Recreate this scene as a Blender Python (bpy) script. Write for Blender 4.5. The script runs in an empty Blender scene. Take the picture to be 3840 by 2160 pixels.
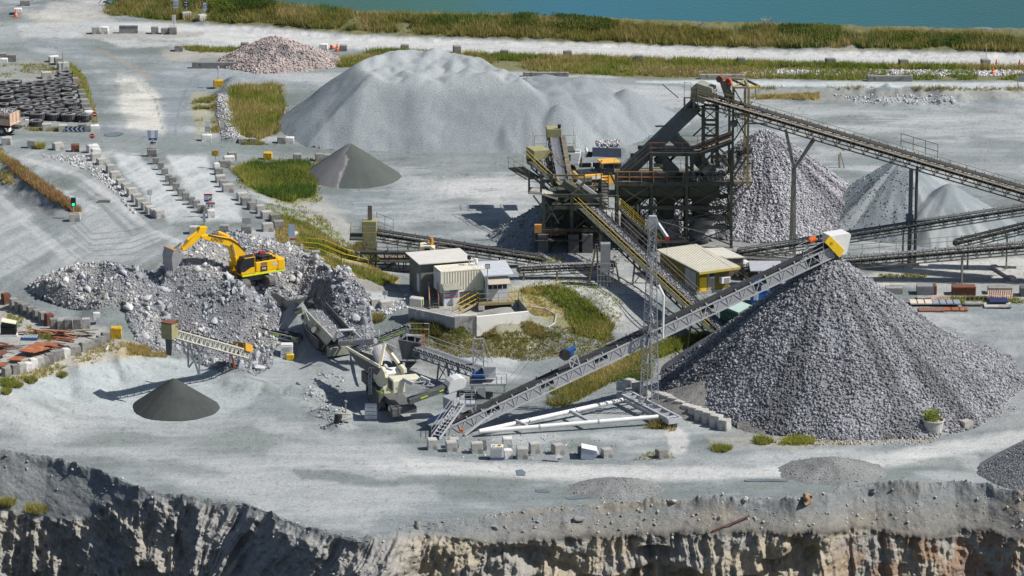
import bpy, bmesh, math, random
import numpy as np
from mathutils import Vector, Matrix
random.seed(7); RNG = np.random.default_rng(7)
R = math.radians
scene = bpy.context.scene
COL = scene.collection
F, TH, CH = 17280.0, R(15.0), 121.7
CT, ST = math.cos(TH), math.sin(TH)
cam = bpy.data.cameras.new('camera'); co = bpy.data.objects.new('camera', cam); COL.objects.link(co)
co.location = (0, 0, CH); co.rotation_euler = (math.pi/2 - TH, 0, 0)
cam.sensor_width = 36.0; cam.lens = 36.0*F/3840.0; cam.clip_start = 1.0; cam.clip_end = 3000.0
scene.camera = co
def T(c, r, x, y): return (960*c + x*0.37267, 540*r + y*0.37267)
def D(x, y): return (x*1.49068, y*1.49068)
def dirv(px, py):
 u = (px-1920)/F; v = (py-1080)/F
 return (u, CT - v*ST, -ST - v*CT)
def P(px, py, z=0.0):
 d = dirv(px, py); t = (z-CH)/d[2]
 return Vector((d[0]*t, d[1]*t, z))
def Q(px, py, Y):
 d = dirv(px, py); t = Y/d[1]
 return Vector((d[0]*t, Y, CH + d[2]*t))
def proj(x, y, z):
 zz = z-CH; dep = y*CT - zz*ST; up = y*ST + zz*CT
 return 1920 + F*x/dep, 1080 - F*up/dep
def scl(py): return F/CH*(ST + CT*(py-1080)/F)
def _hash(ix, iy, s):
 h = (ix.astype(np.int64)*374761393 + iy.astype(np.int64)*668265263 + s*974711) & 0x7fffffff
 h = ((h ^ (h >> 13))*1274126177) & 0x7fffffff
 h = h ^ (h >> 16)
 return (h & 0xffff)/65535.0
def vnoise(x, y, s=0):
 x = np.asarray(x, float); y = np.asarray(y, float)
 ix = np.floor(x); iy = np.floor(y); fx = x-ix; fy = y-iy
 fx = fx*fx*(3-2*fx); fy = fy*fy*(3-2*fy)
 a = _hash(ix, iy, s); b = _hash(ix+1, iy, s); c = _hash(ix, iy+1, s); d = _hash(ix+1, iy+1, s)
 return (a*(1-fx)+b*fx)*(1-fy) + (c*(1-fx)+d*fx)*fy
def fbm(x, y, s=0, o=4):
 v = 0; a = 0.5; n = 0
 for i in range(o):
  v = v + a*vnoise(x, y, s+i*17); n += a; a *= 0.5; x = x*2.03+5.1; y = y*2.03+3.7
 return v/n
def sstep(a, b, x):
 t = np.clip((x-a)/(b-a), 0, 1); return t*t*(3-2*t)
def seg_dist(X, Y, pts):
 best = np.full(np.shape(X), 1e9)
 for (x0, y0), (x1, y1) in zip(pts[:-1], pts[1:]):
  dx, dy = x1-x0, y1-y0; L = dx*dx+dy*dy+1e-9
  t = np.clip(((X-x0)*dx + (Y-y0)*dy)/L, 0, 1)
  best = np.minimum(best, np.hypot(X-x0-t*dx, Y-y0-t*dy))
 return best
def poly_in(X, Y, pts):
 ins = np.zeros(np.shape(X), bool); n = len(pts)
 for i in range(n):
  x0, y0 = pts[i]; x1, y1 = pts[(i+1) % n]
  c = ((y0 > Y) != (y1 > Y)) & (X < (x1-x0)*(Y-y0)/((y1-y0) if y1 != y0 else 1e-9)+x0)
  ins ^= c
 return ins
def poly_sd(X, Y, pts):
 d = seg_dist(X, Y, list(pts)+[pts[0]])
 return np.where(poly_in(X, Y, pts), d, -d)
CP = []
for x, y, z in [(0,20,1),(120,60,1),(300,40,1),(560,90,1),(0,130,1),(300,130,1),(900,120,.8),(1500,140,.8),(2100,150,.8),(2576,165,.8),
(900,40,0),(1500,30,0),(2100,40,0),(2576,40,0),(0,-30,1),(700,-20,0),(2576,-30,0),(-80,100,1),(2660,150,.8),(-80,-20,1),(2660,-20,0),
(0,240,1),(200,250,1),(330,250,.8),(500,200,.6),(600,260,.6),(0,330,1.4),(200,335,1.3),(370,345,1.2),(540,355,.8),(700,380,.3),(900,390,0),
(1200,400,0),(1500,380,0),(1900,300,0),(2300,300,0),(2576,300,0),(2576,240,.3),(2000,215,.4),(1000,480,0),(1250,520,0),(850,490,0),(880,570,-.2),(1100,580,0),
(2100,420,0),(2576,420,0),(1750,500,0),(1500,560,0),(2000,560,0),(2576,560,0),(2660,400,0),
(60,370,1.8),(220,385,1.9),(300,440,2.3),(390,400,1.9),(500,400,1.7),(390,500,2.7),(480,470,2.4),(560,400,1.4),(530,540,3),(620,480,2.4),(700,545,2.7),
(0,430,2.1),(150,500,2.5),(0,520,2.5),(150,620,3),(350,620,3),(0,640,2.9),(480,600,3),(620,590,3),(720,600,3.),(-80,500,2.3),(-80,660,2.7),
(640,420,.5),(760,410,.2),(690,480,1.2),(790,500,.1),(740,520,1.2),(790,570,.9),(760,610,2.9),(830,600,.7),(860,660,1.4),(900,660,.4),(960,690,.5),(1000,715,.2),
(800,660,2.6),(870,700,2.),(960,740,.6),(1000,760,0),(1100,700,0),(1200,640,0),
(450,700,3),(600,720,2.6),(750,740,2.),(250,740,2.6),(100,720,2.4),(0,720,2.3),(850,760,.2),(930,800,-.6),(700,800,-1.5),(500,800,0),(350,790,1.2),
(0,780,1),(100,800,.9),(200,800,.8),(0,880,.7),(150,880,.6),(260,860,.4),(300,900,.1),(200,920,.2),(60,940,.3),(0,975,.1),(-80,960,.2),(-80,820,.8),
(400,880,-1.2),(520,870,-1.8),(620,880,-2.6),(740,890,-3),(800,960,-3),(950,1080,-3),(480,930,-2.2),(380,930,-1.6),(300,950,-1.7),(180,990,-1.8),(80,1030,-1.5),(0,1020,-1.),
(0,1090,-2.6),(150,1090,-3),(300,1080,-3),(450,1060,-3),(650,1000,-2.8),(650,1060,-3),(600,1200,-3),(900,1200,-3),(-80,1100,-2.7),
(1000,1250,-3),(1300,1200,-3),(1600,1150,-3),(1400,1100,-3),(1650,1060,-3),(1200,1060,-3),(1300,1000,-3),(1000,950,-3),(1000,860,-2.),(1100,870,-2),
(1040,790,-.2),(1160,810,-.3),(1300,780,-.1),(1400,740,0),(1340,800,-.5),(1200,860,-2.3),(1350,870,-2.4),(1300,910,-3),(1450,840,-1.6),(1500,780,-.6),(1560,760,-.4),
(1420,930,-2.9),(1530,860,-2.2),(1560,940,-2.6),(1500,1000,-3),(1600,860,-1.8),(1680,860,-1.4),(1650,960,-2.4),(1700,920,-2.2),(1700,1000,-2.7),
(1750,740,0),(1900,720,0),(2200,700,0),(2450,700,0),(2576,700,0),(2300,800,-.2),(2450,850,-.5),(2576,900,-.8),(2660,700,0),(2500,960,-1.6),(2576,1010,-2.),(2660,950,-1.4),
(2000,900,-1),(2000,1050,-2.8),(2300,1100,-3),(2450,1080,-2.9),(2576,1110,-2.8),(2576,1180,-3),(1800,1110,-3),(2000,1180,-3),(2300,1200,-3),(2660,1150,-2.9),(2660,1250,-3),
(748,800,-2.4),(800,832,-2.8),(735,776,-1.2),(1060,768,.0),(1150,785,.0),(1250,792,.0),(1330,782,.0),(1100,745,.0),(1250,750,0),(1100,812,-.3),(1165,822,-.3),(1250,822,-.3),(1340,804,-.2),(1100,852,-1.4),(1180,852,-1.2),(1290,846,-1.1),(1040,800,-.4),(300,1180,-3),(0,1140,-3),(-80,1160,-3)]:
 p = P(*D(x, y), z); CP.append((p.x, p.y, z))
CP = np.array(CP)
_A = np.hypot(CP[:, 0][:, None]-CP[:, 0][None], (CP[:, 1][:, None]-CP[:, 1][None])*.6)
_A = np.block([[_A + .02*np.eye(len(CP)), np.ones((len(CP), 1))], [np.ones((1, len(CP))), np.zeros((1, 1))]])
_w = np.linalg.solve(_A, np.append(CP[:, 2], 0))
def W(pts, z): return [tuple(P(*D(x, y), z)[:2]) for x, y in pts]
BUMPS = []
def bump(pts, z, h, w, n=.3): BUMPS.append((W(pts, z), h, w, n))
bump([(-60,392),(40,440),(100,486),(172,536)], 2.4, 1.3, 3.2)
bump([(450,8),(600,40),(900,66),(1290,72),(1650,88),(1900,98),(2170,106),(2660,116)], 0.5, 2.0, 10, .25)
bump([(1960,238),(2100,236),(2300,236),(2500,240)], .3, .7, 4, .5)
bump([(2220,252),(2300,250),(2390,256)], .1, 1.1, 3, .8)
bump([(590,205),(560,260),(585,330),(590,352)], .8, .8, 2.2, .4)
bump([(310,912),(420,902)], -1.6, .5, 3); bump([(560,925),(640,960)], -2.2, .9, 3.4)
bump([(820,1042),(850,1046)], -3, .9, 2.2); bump([(740,985),(780,990)], -3, .7, 2)
bump([(850,1075),(862,1072)], -3, .6, 1.6)
bump([(1940,1040),(1990,1050)], -2.8, 1.1, 4); bump([(1800,1000),(1850,1010)], -2.7, 1.0, 3.4)
bump([(930,560),(980,588)], 0, .6, 3, .5); bump([(820,560),(850,565)], 0, .6, 3)
bump([(1520,775),(1500,760)], -.3, .8, 2.5)
bump([(1040,880),(1100,905)], -2.4, .5, 2)
bump([(150,-5),(130,20),(60,30)], 1, .5, 6)
def _rbf(x, y):
 out = np.zeros(x.shape)
 for i in range(0, x.size, 20000):
  xs, ys = x[i:i+20000], y[i:i+20000]
  K = np.hypot(xs[:, None]-CP[:, 0][None], (ys[:, None]-CP[:, 1][None])*.6)
  out[i:i+20000] = K @ _w[:-1] + _w[-1]
 return out
def terr(x, y):
 x = np.asarray(x, float).ravel(); y = np.asarray(y, float).ravel()
 z = _rbf(x, y)
 for pts, h, w, n in BUMPS:
  xs = [p[0] for p in pts]; ys = [p[1] for p in pts]
  m = (x > min(xs)-w) & (x < max(xs)+w) & (y > min(ys)-w) & (y < max(ys)+w)
  if not m.any(): continue
  X, Y = x[m], y[m]
  d = seg_dist(X, Y, pts)*(1 + n*(fbm(X*.6, Y*.6, 5)-.5)*2)
  t = np.clip(1-d/w, 0, 1)
  z[m] += h*(t*t*(3-2*t))*(1+n*(fbm(X*.9, Y*.5, 9)-.5))
 z += .10*(fbm(x*.22, y*.10, 3)-.5) + .05*(fbm(x*1.1, y*.5, 4)-.5)
 return z
NXG = 620
YG = np.concatenate([np.arange(368.0, 470, .30), np.arange(470, 650, .42)])
HWg = 48 + (YG-368)*.115 + 4
UG = np.linspace(-1, 1, NXG)
GX = UG[None]*HWg[:, None]; GY = np.repeat(YG[:, None], NXG, 1)
GZ = terr(GX, GY).reshape(GX.shape)
def hgt(x, y):
 y = np.asarray(y, float); x = np.asarray(x, float)
 j = np.clip(np.searchsorted(YG, y)-1, 0, len(YG)-2)
 fy = np.clip((y-YG[j])/(YG[j+1]-YG[j]), 0, 1)
 u = np.clip(x/(HWg[j]*(1-fy)+HWg[j+1]*fy), -1, 1)*.5+.5
 k = np.clip((u*(NXG-1)).astype(int), 0, NXG-2); fx = u*(NXG-1)-k
 a = GZ[j, k]*(1-fx)+GZ[j, k+1]*fx; b = GZ[j+1, k]*(1-fx)+GZ[j+1, k+1]*fx
 return a*(1-fy)+b*fy
def H(x, y): return float(hgt(np.array([x]), np.array([y]))[0])
def GA(px, py):
 px = np.asarray(px, float); py = np.asarray(py, float)
 u = (px-1920)/F; v = (py-1080)/F; dy = CT-v*ST; dz = -ST-v*CT
 hi = np.full(px.shape, 6.0); live = np.ones(px.shape, bool)
 for k in range(36):
  zn = hi-.4; t = (zn-CH)/dz; live &= hgt(u*t, dy*t) < zn
  hi = np.where(live, zn, hi)
  if not live.any(): break
 lo = hi-.4
 for _ in range(6):
  m = (lo+hi)/2; t = (m-CH)/dz; ab = hgt(u*t, dy*t) < m; hi = np.where(ab, m, hi); lo = np.where(ab, lo, m)
 t = (lo-CH)/dz
 return u*t, dy*t, hgt(u*t, dy*t)
def G(px, py):
 x, y, z = GA(np.array([px]), np.array([py])); return Vector((float(x[0]), float(y[0]), float(z[0])))
def at(base, py):
 d = dirv(0, py); Y = base.y; return CH + d[2]*Y/d[1]
MATS = {}
def nd(nt, typ, **kw):
 n = nt.nodes.new(typ)
 for k, v in kw.items():
  if k in n.inputs: n.inputs[k].default_value = v
  else: setattr(n, k, v)
 return n
def mat(name, c1, c2=None, scale=1.5, rough=.8, metal=0.0, bump=0.0, bscale=8.0, vary=.12, c3=None, s3=.6, w3=.5, coords='Object', stretch=None, spec=.3, thr=(.35, .65)):
 if name in MATS: return MATS[name]
 m = bpy.data.materials.new(name); m.use_nodes = True; nt = m.node_tree
 b = nt.nodes['Principled BSDF']; b.inputs['Roughness'].default_value = rough; b.inputs['Metallic'].default_value = metal
 b.inputs['Specular IOR Level'].default_value = spec
 tc = nd(nt, 'ShaderNodeTexCoord'); vec = tc.outputs[coords]
 if stretch:
  mp = nd(nt, 'ShaderNodeMapping'); mp.inputs['Scale'].default_value = stretch
  nt.links.new(vec, mp.inputs['Vector']); vec = mp.outputs['Vector']
 c2 = c2 or tuple(c*.8 for c in c1)
 nz = nd(nt, 'ShaderNodeTexNoise', Scale=scale, Detail=6.0, Roughness=.65); nt.links.new(vec, nz.inputs['Vector'])
 rp = nd(nt, 'ShaderNodeValToRGB'); rp.color_ramp.elements[0].position = thr[0]; rp.color_ramp.elements[1].position = thr[1]
 rp.color_ramp.elements[0].color = (*c1, 1); rp.color_ramp.elements[1].color = (*c2, 1)
 nt.links.new(nz.outputs['Fac'], rp.inputs['Fac']); col = rp.outputs['Color']
 if c3:
  n3 = nd(nt, 'ShaderNodeTexNoise', Scale=s3, Detail=5.0, Roughness=.6); nt.links.new(vec, n3.inputs['Vector'])
  r3 = nd(nt, 'ShaderNodeValToRGB'); r3.color_ramp.elements[0].position = w3; r3.color_ramp.elements[1].position = min(1, w3+.12)
  nt.links.new(n3.outputs['Fac'], r3.inputs['Fac'])
  mx = nd(nt, 'ShaderNodeMix', data_type='RGBA'); nt.links.new(r3.outputs['Color'], mx.inputs[0])
  nt.links.new(col, mx.inputs[6]); mx.inputs[7].default_value = (*c3, 1); col = mx.outputs[2]
 if vary:
  oi = nd(nt, 'ShaderNodeObjectInfo'); mr = nd(nt, 'ShaderNodeMapRange'); mr.inputs['To Min'].default_value = 1-vary; mr.inputs['To Max'].default_value = 1+vary
  nt.links.new(oi.outputs['Random'], mr.inputs['Value'])
  vm = nd(nt, 'ShaderNodeVectorMath', operation='SCALE'); nt.links.new(col, vm.inputs[0]); nt.links.new(mr.outputs['Result'], vm.inputs['Scale']); col = vm.outputs[0]
 nt.links.new(col, b.inputs['Base Color'])
 if bump:
  n2 = nd(nt, 'ShaderNodeTexNoise', Scale=bscale, Detail=5.0, Roughness=.7); nt.links.new(vec, n2.inputs['Vector'])
  bp = nd(nt, 'ShaderNodeBump', Strength=min(1, bump), Distance=.1); nt.links.new(n2.outputs['Fac'], bp.inputs['Height']); nt.links.new(bp.outputs['Normal'], b.inputs['Normal'])
 MATS[name] = m; return m
def attr_mat(name, rough=.95, nscale=6.0, namt=.25, bump=.6, bscale=9.0, bdist=.08, fine=40.0):
 """colour from the mesh's own 'tint' attribute, broken up by two scales of grain"""
 m = bpy.data.materials.new(name); m.use_nodes = True; nt = m.node_tree
 b = nt.nodes['Principled BSDF']; b.inputs['Roughness'].default_value = rough; b.inputs['Specular IOR Level'].default_value = .15
 a = nd(nt, 'ShaderNodeAttribute', attribute_name='tint'); tc = nd(nt, 'ShaderNodeTexCoord')
 n1 = nd(nt, 'ShaderNodeTexNoise', Scale=nscale, Detail=8.0, Roughness=.75); nt.links.new(tc.outputs['Object'], n1.inputs['Vector'])
 mr = nd(nt, 'ShaderNodeMapRange'); mr.inputs['From Min'].default_value = .25; mr.inputs['From Max'].default_value = .75
 mr.inputs['To Min'].default_value = 1-namt; mr.inputs['To Max'].default_value = 1+namt
 nt.links.new(n1.outputs['Fac'], mr.inputs['Value'])
 vm = nd(nt, 'ShaderNodeVectorMath', operation='SCALE'); nt.links.new(a.outputs['Color'], vm.inputs[0]); nt.links.new(mr.outputs['Result'], vm.inputs['Scale'])
 nt.links.new(vm.outputs[0], b.inputs['Base Color'])
 n2 = nd(nt, 'ShaderNodeTexNoise', Scale=bscale, Detail=8.0, Roughness=.75); nt.links.new(tc.outputs['Object'], n2.inputs['Vector'])
 bp = nd(nt, 'ShaderNodeBump', Strength=bump, Distance=bdist); nt.links.new(n2.outputs['Fac'], bp.inputs['Height']); nt.links.new(bp.outputs['Normal'], b.inputs['Normal'])
 MATS[name] = m; return m
def np_mesh(name, V, Fc, m, smooth=False, tint=None):
 """mesh from numpy arrays; Fc is an int array (n,3) or (n,4)"""
 V = np.asarray(V, np.float32); Fc = np.asarray(Fc, np.int32); k = Fc.shape[1]
 me = bpy.data.meshes.new(name)
 me.vertices.add(len(V)); me.vertices.foreach_set('co', V.ravel())
 me.loops.add(Fc.size); me.loops.foreach_set('vertex_index', Fc.ravel())
 me.polygons.add(len(Fc)); me.polygons.foreach_set('loop_start', np.arange(0, Fc.size, k, dtype=np.int32))
 if smooth: me.polygons.foreach_set('use_smooth', np.ones(len(Fc), bool))
 if tint is not None:
  at_ = me.color_attributes.new('tint', 'FLOAT_COLOR', 'POINT')
  c = np.ones((len(V), 4), np.float32); c[:, :3] = tint; at_.data.foreach_set('color', c.ravel())
 me.update(calc_edges=True); me.materials.append(m)
 o = bpy.data.objects.new(name, me); COL.objects.link(o); return o
def grid_faces(nr, nc):
 i = np.arange((nr-1)*(nc-1)); r = i//(nc-1); c = i % (nc-1); a = r*nc+c
 return np.stack([a, a+1, a+1+nc, a+nc], 1)
def tag(o, label=None, cat=None, group=None, kind=None):
 if label: o['label'] = label
 if cat: o['category'] = cat
 if group: o['group'] = group
 if kind: o['kind'] = kind
 return o
def thing(name, label, cat, loc=(0, 0, 0), group=None, rz=0.0):
 o = bpy.data.objects.new(name, None); COL.objects.link(o); o.location = loc; o.rotation_euler = (0, 0, rz); o.empty_display_size = .3
 return tag(o, label, cat, group)
class MB:
 def __init__(s): s.v = []; s.f = []
 def add(s, vs, fs):
  n = len(s.v); s.v += [tuple(v) for v in vs]; s.f += [tuple(i+n for i in f) for f in fs]; return s
 def hexa(s, p):
  return s.add(p, [(3, 2, 1, 0), (4, 5, 6, 7), (0, 1, 5, 4), (1, 2, 6, 5), (2, 3, 7, 6), (3, 0, 4, 7)])
 def box(s, c, d, rz=0.0, m=None):
  x, y, z = d[0]/2, d[1]/2, d[2]/2; ca, sa = math.cos(rz), math.sin(rz)
  pts = []
  for dz in (-z, z):
   for dx, dy in ((-x, -y), (x, -y), (x, y), (-x, y)):
    q = Vector((dx*ca-dy*sa, dx*sa+dy*ca, dz))
    pts.append(Vector(c)+q)
  if m: pts = [m @ p for p in pts]
  return s.hexa(pts)
 def beam(s, a, b, w, h=None, up=(0, 0, 1)):
  a = Vector(a); b = Vector(b); h = h or w; d = (b-a)
  if d.length < 1e-6: return s
  d.normalize(); u = Vector(up)
  if abs(d.dot(u)) > .98: u = Vector((1, 0, 0))
  r = d.cross(u).normalized(); u = r.cross(d)
  r *= w/2; u *= h/2
  return s.hexa([a-r-u, b-r-u, b+r-u, a+r-u, a-r+u, b-r+u, b+r+u, a+r+u])
 def tube(s, a, b, r, n=8, r2=None, cap=True):
  a = Vector(a); b = Vector(b); r2 = r if r2 is None else r2; d = (b-a).normalized()
  u = Vector((0, 0, 1)) if abs(d.z) < .9 else Vector((1, 0, 0))
  x = d.cross(u).normalized(); y = d.cross(x)
  vs = [a+(x*math.cos(2*math.pi*i/n)+y*math.sin(2*math.pi*i/n))*r for i in range(n)] + [b+(x*math.cos(2*math.pi*i/n)+y*math.sin(2*math.pi*i/n))*r2 for i in range(n)]
  fs = [(i, (i+1) % n, n+(i+1) % n, n+i) for i in range(n)]
  if cap: fs += [tuple(range(n-1, -1, -1)), tuple(range(n, 2*n))]
  return s.add(vs, fs)
 def path(s, pts, r, n=6):
  for a, b in zip(pts[:-1], pts[1:]): s.tube(a, b, r, n)
  return s
 def prism(s, pts, ext):
  pts = [Vector(p) for p in pts]; e = Vector(ext); n = len(pts)
  return s.add(pts+[p+e for p in pts], [tuple(range(n-1, -1, -1)), tuple(range(n, 2*n))]+[(i, (i+1) % n, n+(i+1) % n, n+i) for i in range(n)])
 def sheet(s, pts, t=.04):
  pts = [Vector(p) for p in pts]; nrm = (pts[1]-pts[0]).cross(pts[2]-pts[0]).normalized()
  return s.prism([p-nrm*t/2 for p in pts], nrm*t)
 def lathe(s, c, prof, n=20, axis='z'):
  c = Vector(c); vs = []; k = len(prof)
  for i in range(n):
   a = 2*math.pi*i/n
   for r, h in prof:
    if axis == 'z': vs.append(c+Vector((r*math.cos(a), r*math.sin(a), h)))
    elif axis == 'y': vs.append(c+Vector((r*math.cos(a), h, r*math.sin(a))))
    else: vs.append(c+Vector((h, r*math.cos(a), r*math.sin(a))))
  fs = [(i*k+j, ((i+1) % n)*k+j, ((i+1) % n)*k+j+1, i*k+j+1) for i in range(n) for j in range(k-1)]
  return s.add(vs, fs)
 def build(s, name, m, parent=None, smooth=False, bevel=0.0):
  me = bpy.data.meshes.new(name)
  off = Vector((0, 0, 0))
  if parent is not None and parent.get('_world'):
   q = parent
   while q is not None: off = off + Vector(q.location); q = q.parent
  elif parent is None and s.v and s.__dict__.get('centre'):
   off = Vector(s.centre)
  me.from_pydata([tuple(Vector(v)-off) for v in s.v], [], s.f); me.materials.append(m)
  bm = bmesh.new(); bm.from_mesh(me); bmesh.ops.recalc_face_normals(bm, faces=bm.faces); bm.to_mesh(me); bm.free()
  if smooth:
   for p in me.polygons: p.use_smooth = True
  o = bpy.data.objects.new(name, me); COL.objects.link(o)
  if parent is not None:
   o.parent = parent
   if parent.get('_world'): o['_world'] = 1
  else: o.location = off
  if bevel:
   md = o.modifiers.new('edge', 'BEVEL'); md.width = bevel; md.segments = 2; md.limit_method = 'ANGLE'
  return o
def wthing(name, label, cat, loc, group=None):
 o = thing(name, label, cat, loc, group); o['_world'] = 1; return o
def clone(o, parent=None):
 c = o.copy(); COL.objects.link(c)
 if parent: c.parent = parent
 for ch in list(o.children): clone(ch, c)
 return c
def ico(sub):
 bm = bmesh.new(); bmesh.ops.create_icosphere(bm, subdivisions=sub, radius=1)
 v = np.array([x.co[:] for x in bm.verts]); f = np.array([[w.index for w in p.verts] for p in bm.faces]); bm.free(); return v, f
ICO1, ICOF1 = ico(1); ICO2, ICOF2 = ico(2)
def rock_var(v, seed, amt=.28):
 r = np.random.default_rng(seed); w = v.copy()
 for _ in range(9):
  n = r.normal(size=3); n /= np.linalg.norm(n); d = w@n; lim = r.uniform(.28, .62)
  w = w - np.maximum(d-lim, 0)[:, None]*n[None]*.95
 w = w/np.linalg.norm(w, axis=1).mean()*.86
 return w*(1+r.normal(size=(len(v), 1))*amt*.35)*r.uniform(.75, 1.35, 3)
RV1 = [rock_var(ICO1, i) for i in range(10)]; RV2 = [rock_var(rock_var(ICO2, 50+i, .03), 80+i, .10) for i in range(8)]
def rand_rot(n):
 q = RNG.normal(size=(n, 4)); q /= np.linalg.norm(q, axis=1)[:, None]; w, x, y, z = q.T
 return np.stack([np.stack([1-2*(y*y+z*z), 2*(x*y-w*z), 2*(x*z+w*y)], -1), np.stack([2*(x*y+w*z), 1-2*(x*x+z*z), 2*(y*z-w*x)], -1), np.stack([2*(x*z-w*y), 2*(y*z+w*x), 1-2*(x*x+y*y)], -1)], 1)
def rocks_np(pos, size, big=False, tint=None):
 pos = np.asarray(pos, float); n = len(pos); RV, FF = (RV2, ICOF2) if big else (RV1, ICOF1)
 if n == 0: return np.zeros((0, 3)), np.zeros((0, 3), int), np.zeros((0, 3))
 var = RNG.integers(0, len(RV), n); B = np.array(RV)[var]
 V = np.einsum('nij,nkj->nki', rand_rot(n), B)*np.asarray(size)[:, None, None] + pos[:, None]
 k = B.shape[1]; Fc = (FF[None]+(np.arange(n)*k)[:, None, None]).reshape(-1, 3)
 t = None if tint is None else np.repeat(tint, k, 0)
 return V.reshape(-1, 3), Fc, t
def join_np(parts):
 V = []; Fc = []; C = []; o = 0
 for v, f, c in parts:
  f = np.asarray(f)
  if f.shape[1] == 4: f = np.concatenate([f[:, [0, 1, 2]], f[:, [0, 2, 3]]])
  V.append(v); Fc.append(f+o); C.append(c); o += len(v)
 return np.concatenate(V), np.concatenate(Fc), np.concatenate(C)
# ================================================================== light, sky
SUN_EL = R(47); SUN_AZ = R(-8)
sdir = Vector((math.cos(SUN_EL)*math.cos(SUN_AZ), math.cos(SUN_EL)*math.sin(SUN_AZ), math.sin(SUN_EL)))
sl = bpy.data.lights.new('sun', 'SUN'); sl.energy = 4.9; sl.angle = R(.53); sl.color = (1.0, .955, .89)
so = bpy.data.objects.new('sun', sl); COL.objects.link(so); so.location = (60, 400, 150)
so.rotation_euler = (-sdir).to_track_quat('-Z', 'Y').to_euler()
wd = bpy.data.worlds.new('World'); scene.world = wd; wd.use_nodes = True
sk = nd(wd.node_tree, 'ShaderNodeTexSky', sky_type='NISHITA', sun_disc=False); sk.sun_elevation = SUN_EL; sk.sun_rotation = R(90)-SUN_AZ
bg = wd.node_tree.nodes['Background']; wd.node_tree.links.new(sk.outputs['Color'], bg.inputs['Color']); bg.inputs['Strength'].default_value = .07
scene.view_settings.view_transform = 'Standard'; scene.view_settings.look = 'None'; scene.view_settings.exposure = .2
scene.cycles.max_bounces = 5; scene.cycles.diffuse_bounces = 3; scene.cycles.glossy_bounces = 3
# ================================================================== ground colour (dust, gravel, wet, soil)
PX, PY = proj(GX, GY, GZ); PX = PX/1.49068; PY = PY/1.49068
C_BASE = np.array((.222, .249, .258)); C_PALE = np.array((.36, .38, .386)); C_WHITE = np.array((.50, .505, .50)); C_GREEN = np.array((.160, .186, .180)); C_DARK = np.array((.135, .152, .158))
C_BROWN = np.array((.27, .24, .19)); C_OLIVE = np.array((.17, .165, .075)); C_STRAW = np.array((.38, .31, .17)); C_BLUE = np.array((.225, .265, .29))
n_big = fbm(GX*.045, GY*.035, 21); n_mid = fbm(GX*.16, GY*.10, 22); n_str = fbm(GX*.09+n_mid*.6, GY*.24+n_mid*.8, 23, 5); n_fine = fbm(GX*1.3, GY*.9, 24)
ux = GX*.93-GY*.36; uy = GX*.36+GY*.93
n_dia = fbm(ux*.75+n_mid*1.0, uy*.055, 25, 5)
left = sstep(640, 420, PX)*sstep(330, 420, PY)*sstep(760, 690, PY)
s = np.where(left > .01, n_dia*left + n_str*(1-left), n_str)
k = (.55*s+.3*n_mid+.15*n_big)
ground_c = C_GREEN[None, None]*(1-sstep(.34, .50, k))[..., None] + C_BASE[None, None]*sstep(.34, .50, k)[..., None]
kp = sstep(.50, .64, k)[..., None]; ground_c = ground_c*(1-kp)+C_PALE*kp
WOB = (fbm(GX*.35, GY*.22, 31)-.5); WOB2 = (fbm(GX*1.5, GY*.8, 32)-.5)
def paint(pts, col, s=1.0, soft=8, wob=14, grain=0.0):
 global ground_c
 xs = [p[0] for p in pts]; ys = [p[1] for p in pts]; e = soft+wob
 m = (PX > min(xs)-e) & (PX < max(xs)+e) & (PY > min(ys)-e) & (PY < max(ys)+e)
 if not m.any(): return
 d = poly_sd(PX[m], PY[m], pts) + WOB[m]*wob*2 + WOB2[m]*wob
 w = sstep(-soft, soft, d)*s
 if grain: w = w*np.clip(1-grain + grain*2*sstep(.38, .6, k[m]), 0, 1)
 ground_c[m] = ground_c[m]*(1-w[:, None]) + np.asarray(col)*w[:, None]
def stroke(pts, wd_, col, s=.8, soft=3, wob=3, grain=.4):
 global ground_c
 xs = [p[0] for p in pts]; ys = [p[1] for p in pts]; e = wd_+soft+wob
 m = (PX > min(xs)-e) & (PX < max(xs)+e) & (PY > min(ys)-e) & (PY < max(ys)+e)
 if not m.any(): return
 d = seg_dist(PX[m], PY[m]*1.6, [(a, b*1.6) for a, b in pts]) + WOB[m]*wob*2 + WOB2[m]*wob
 w = sstep(wd_+soft, wd_-soft, d)*s*np.clip(1-grain+grain*2*sstep(.36, .6, k[m]), 0, 1)
 ground_c[m] = ground_c[m]*(1-w[:, None]) + np.asarray(col)*w[:, None]
paint([(230,52),(430,60),(644,68),(900,90),(1288,103),(1640,114),(1930,126),(2580,134),(2580,168),(2240,166),(1930,160),(1640,150),(1288,138),(950,125),(640,112),(420,100),(250,96),(60,95),(40,60)], C_WHITE, .92, 6, 4)
paint([(-20,60),(230,40),(300,52),(180,90),(-20,110)], C_PALE, .7, 14, 10)
paint([(60,30),(280,25),(300,45),(100,60)], (.52,.49,.42), .6, 14, 12)
paint([(250,96),(640,112),(640,122),(300,118)], C_WHITE, .7, 5, 6)
paint([(120,5),(260,-5),(265,28),(110,30)], (.42,.40,.40), .7, 8, 8)
paint([(200,80),(520,78),(500,96),(210,98)], (.30,.30,.28), .75, 5, 6)
paint([(400,120),(600,125),(590,150),(430,150)], (.36,.35,.30), .7, 8, 10)
paint([(235,150),(310,155),(375,200),(405,250),(412,300),(400,345),(290,325),(280,275),(262,210)], C_PALE, .8, 18, 22, .7)
paint([(300,190),(360,200),(400,250),(405,330),(320,325),(300,260)], (.66,.63,.56), .6, 12, 14, .5)
paint([(0,100),(200,115),(380,190),(480,160),(640,185),(720,210),(560,220),(470,260),(470,340),(430,345),(410,240),(330,160),(180,125)], C_BLUE, .6, 10, 14)
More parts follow.
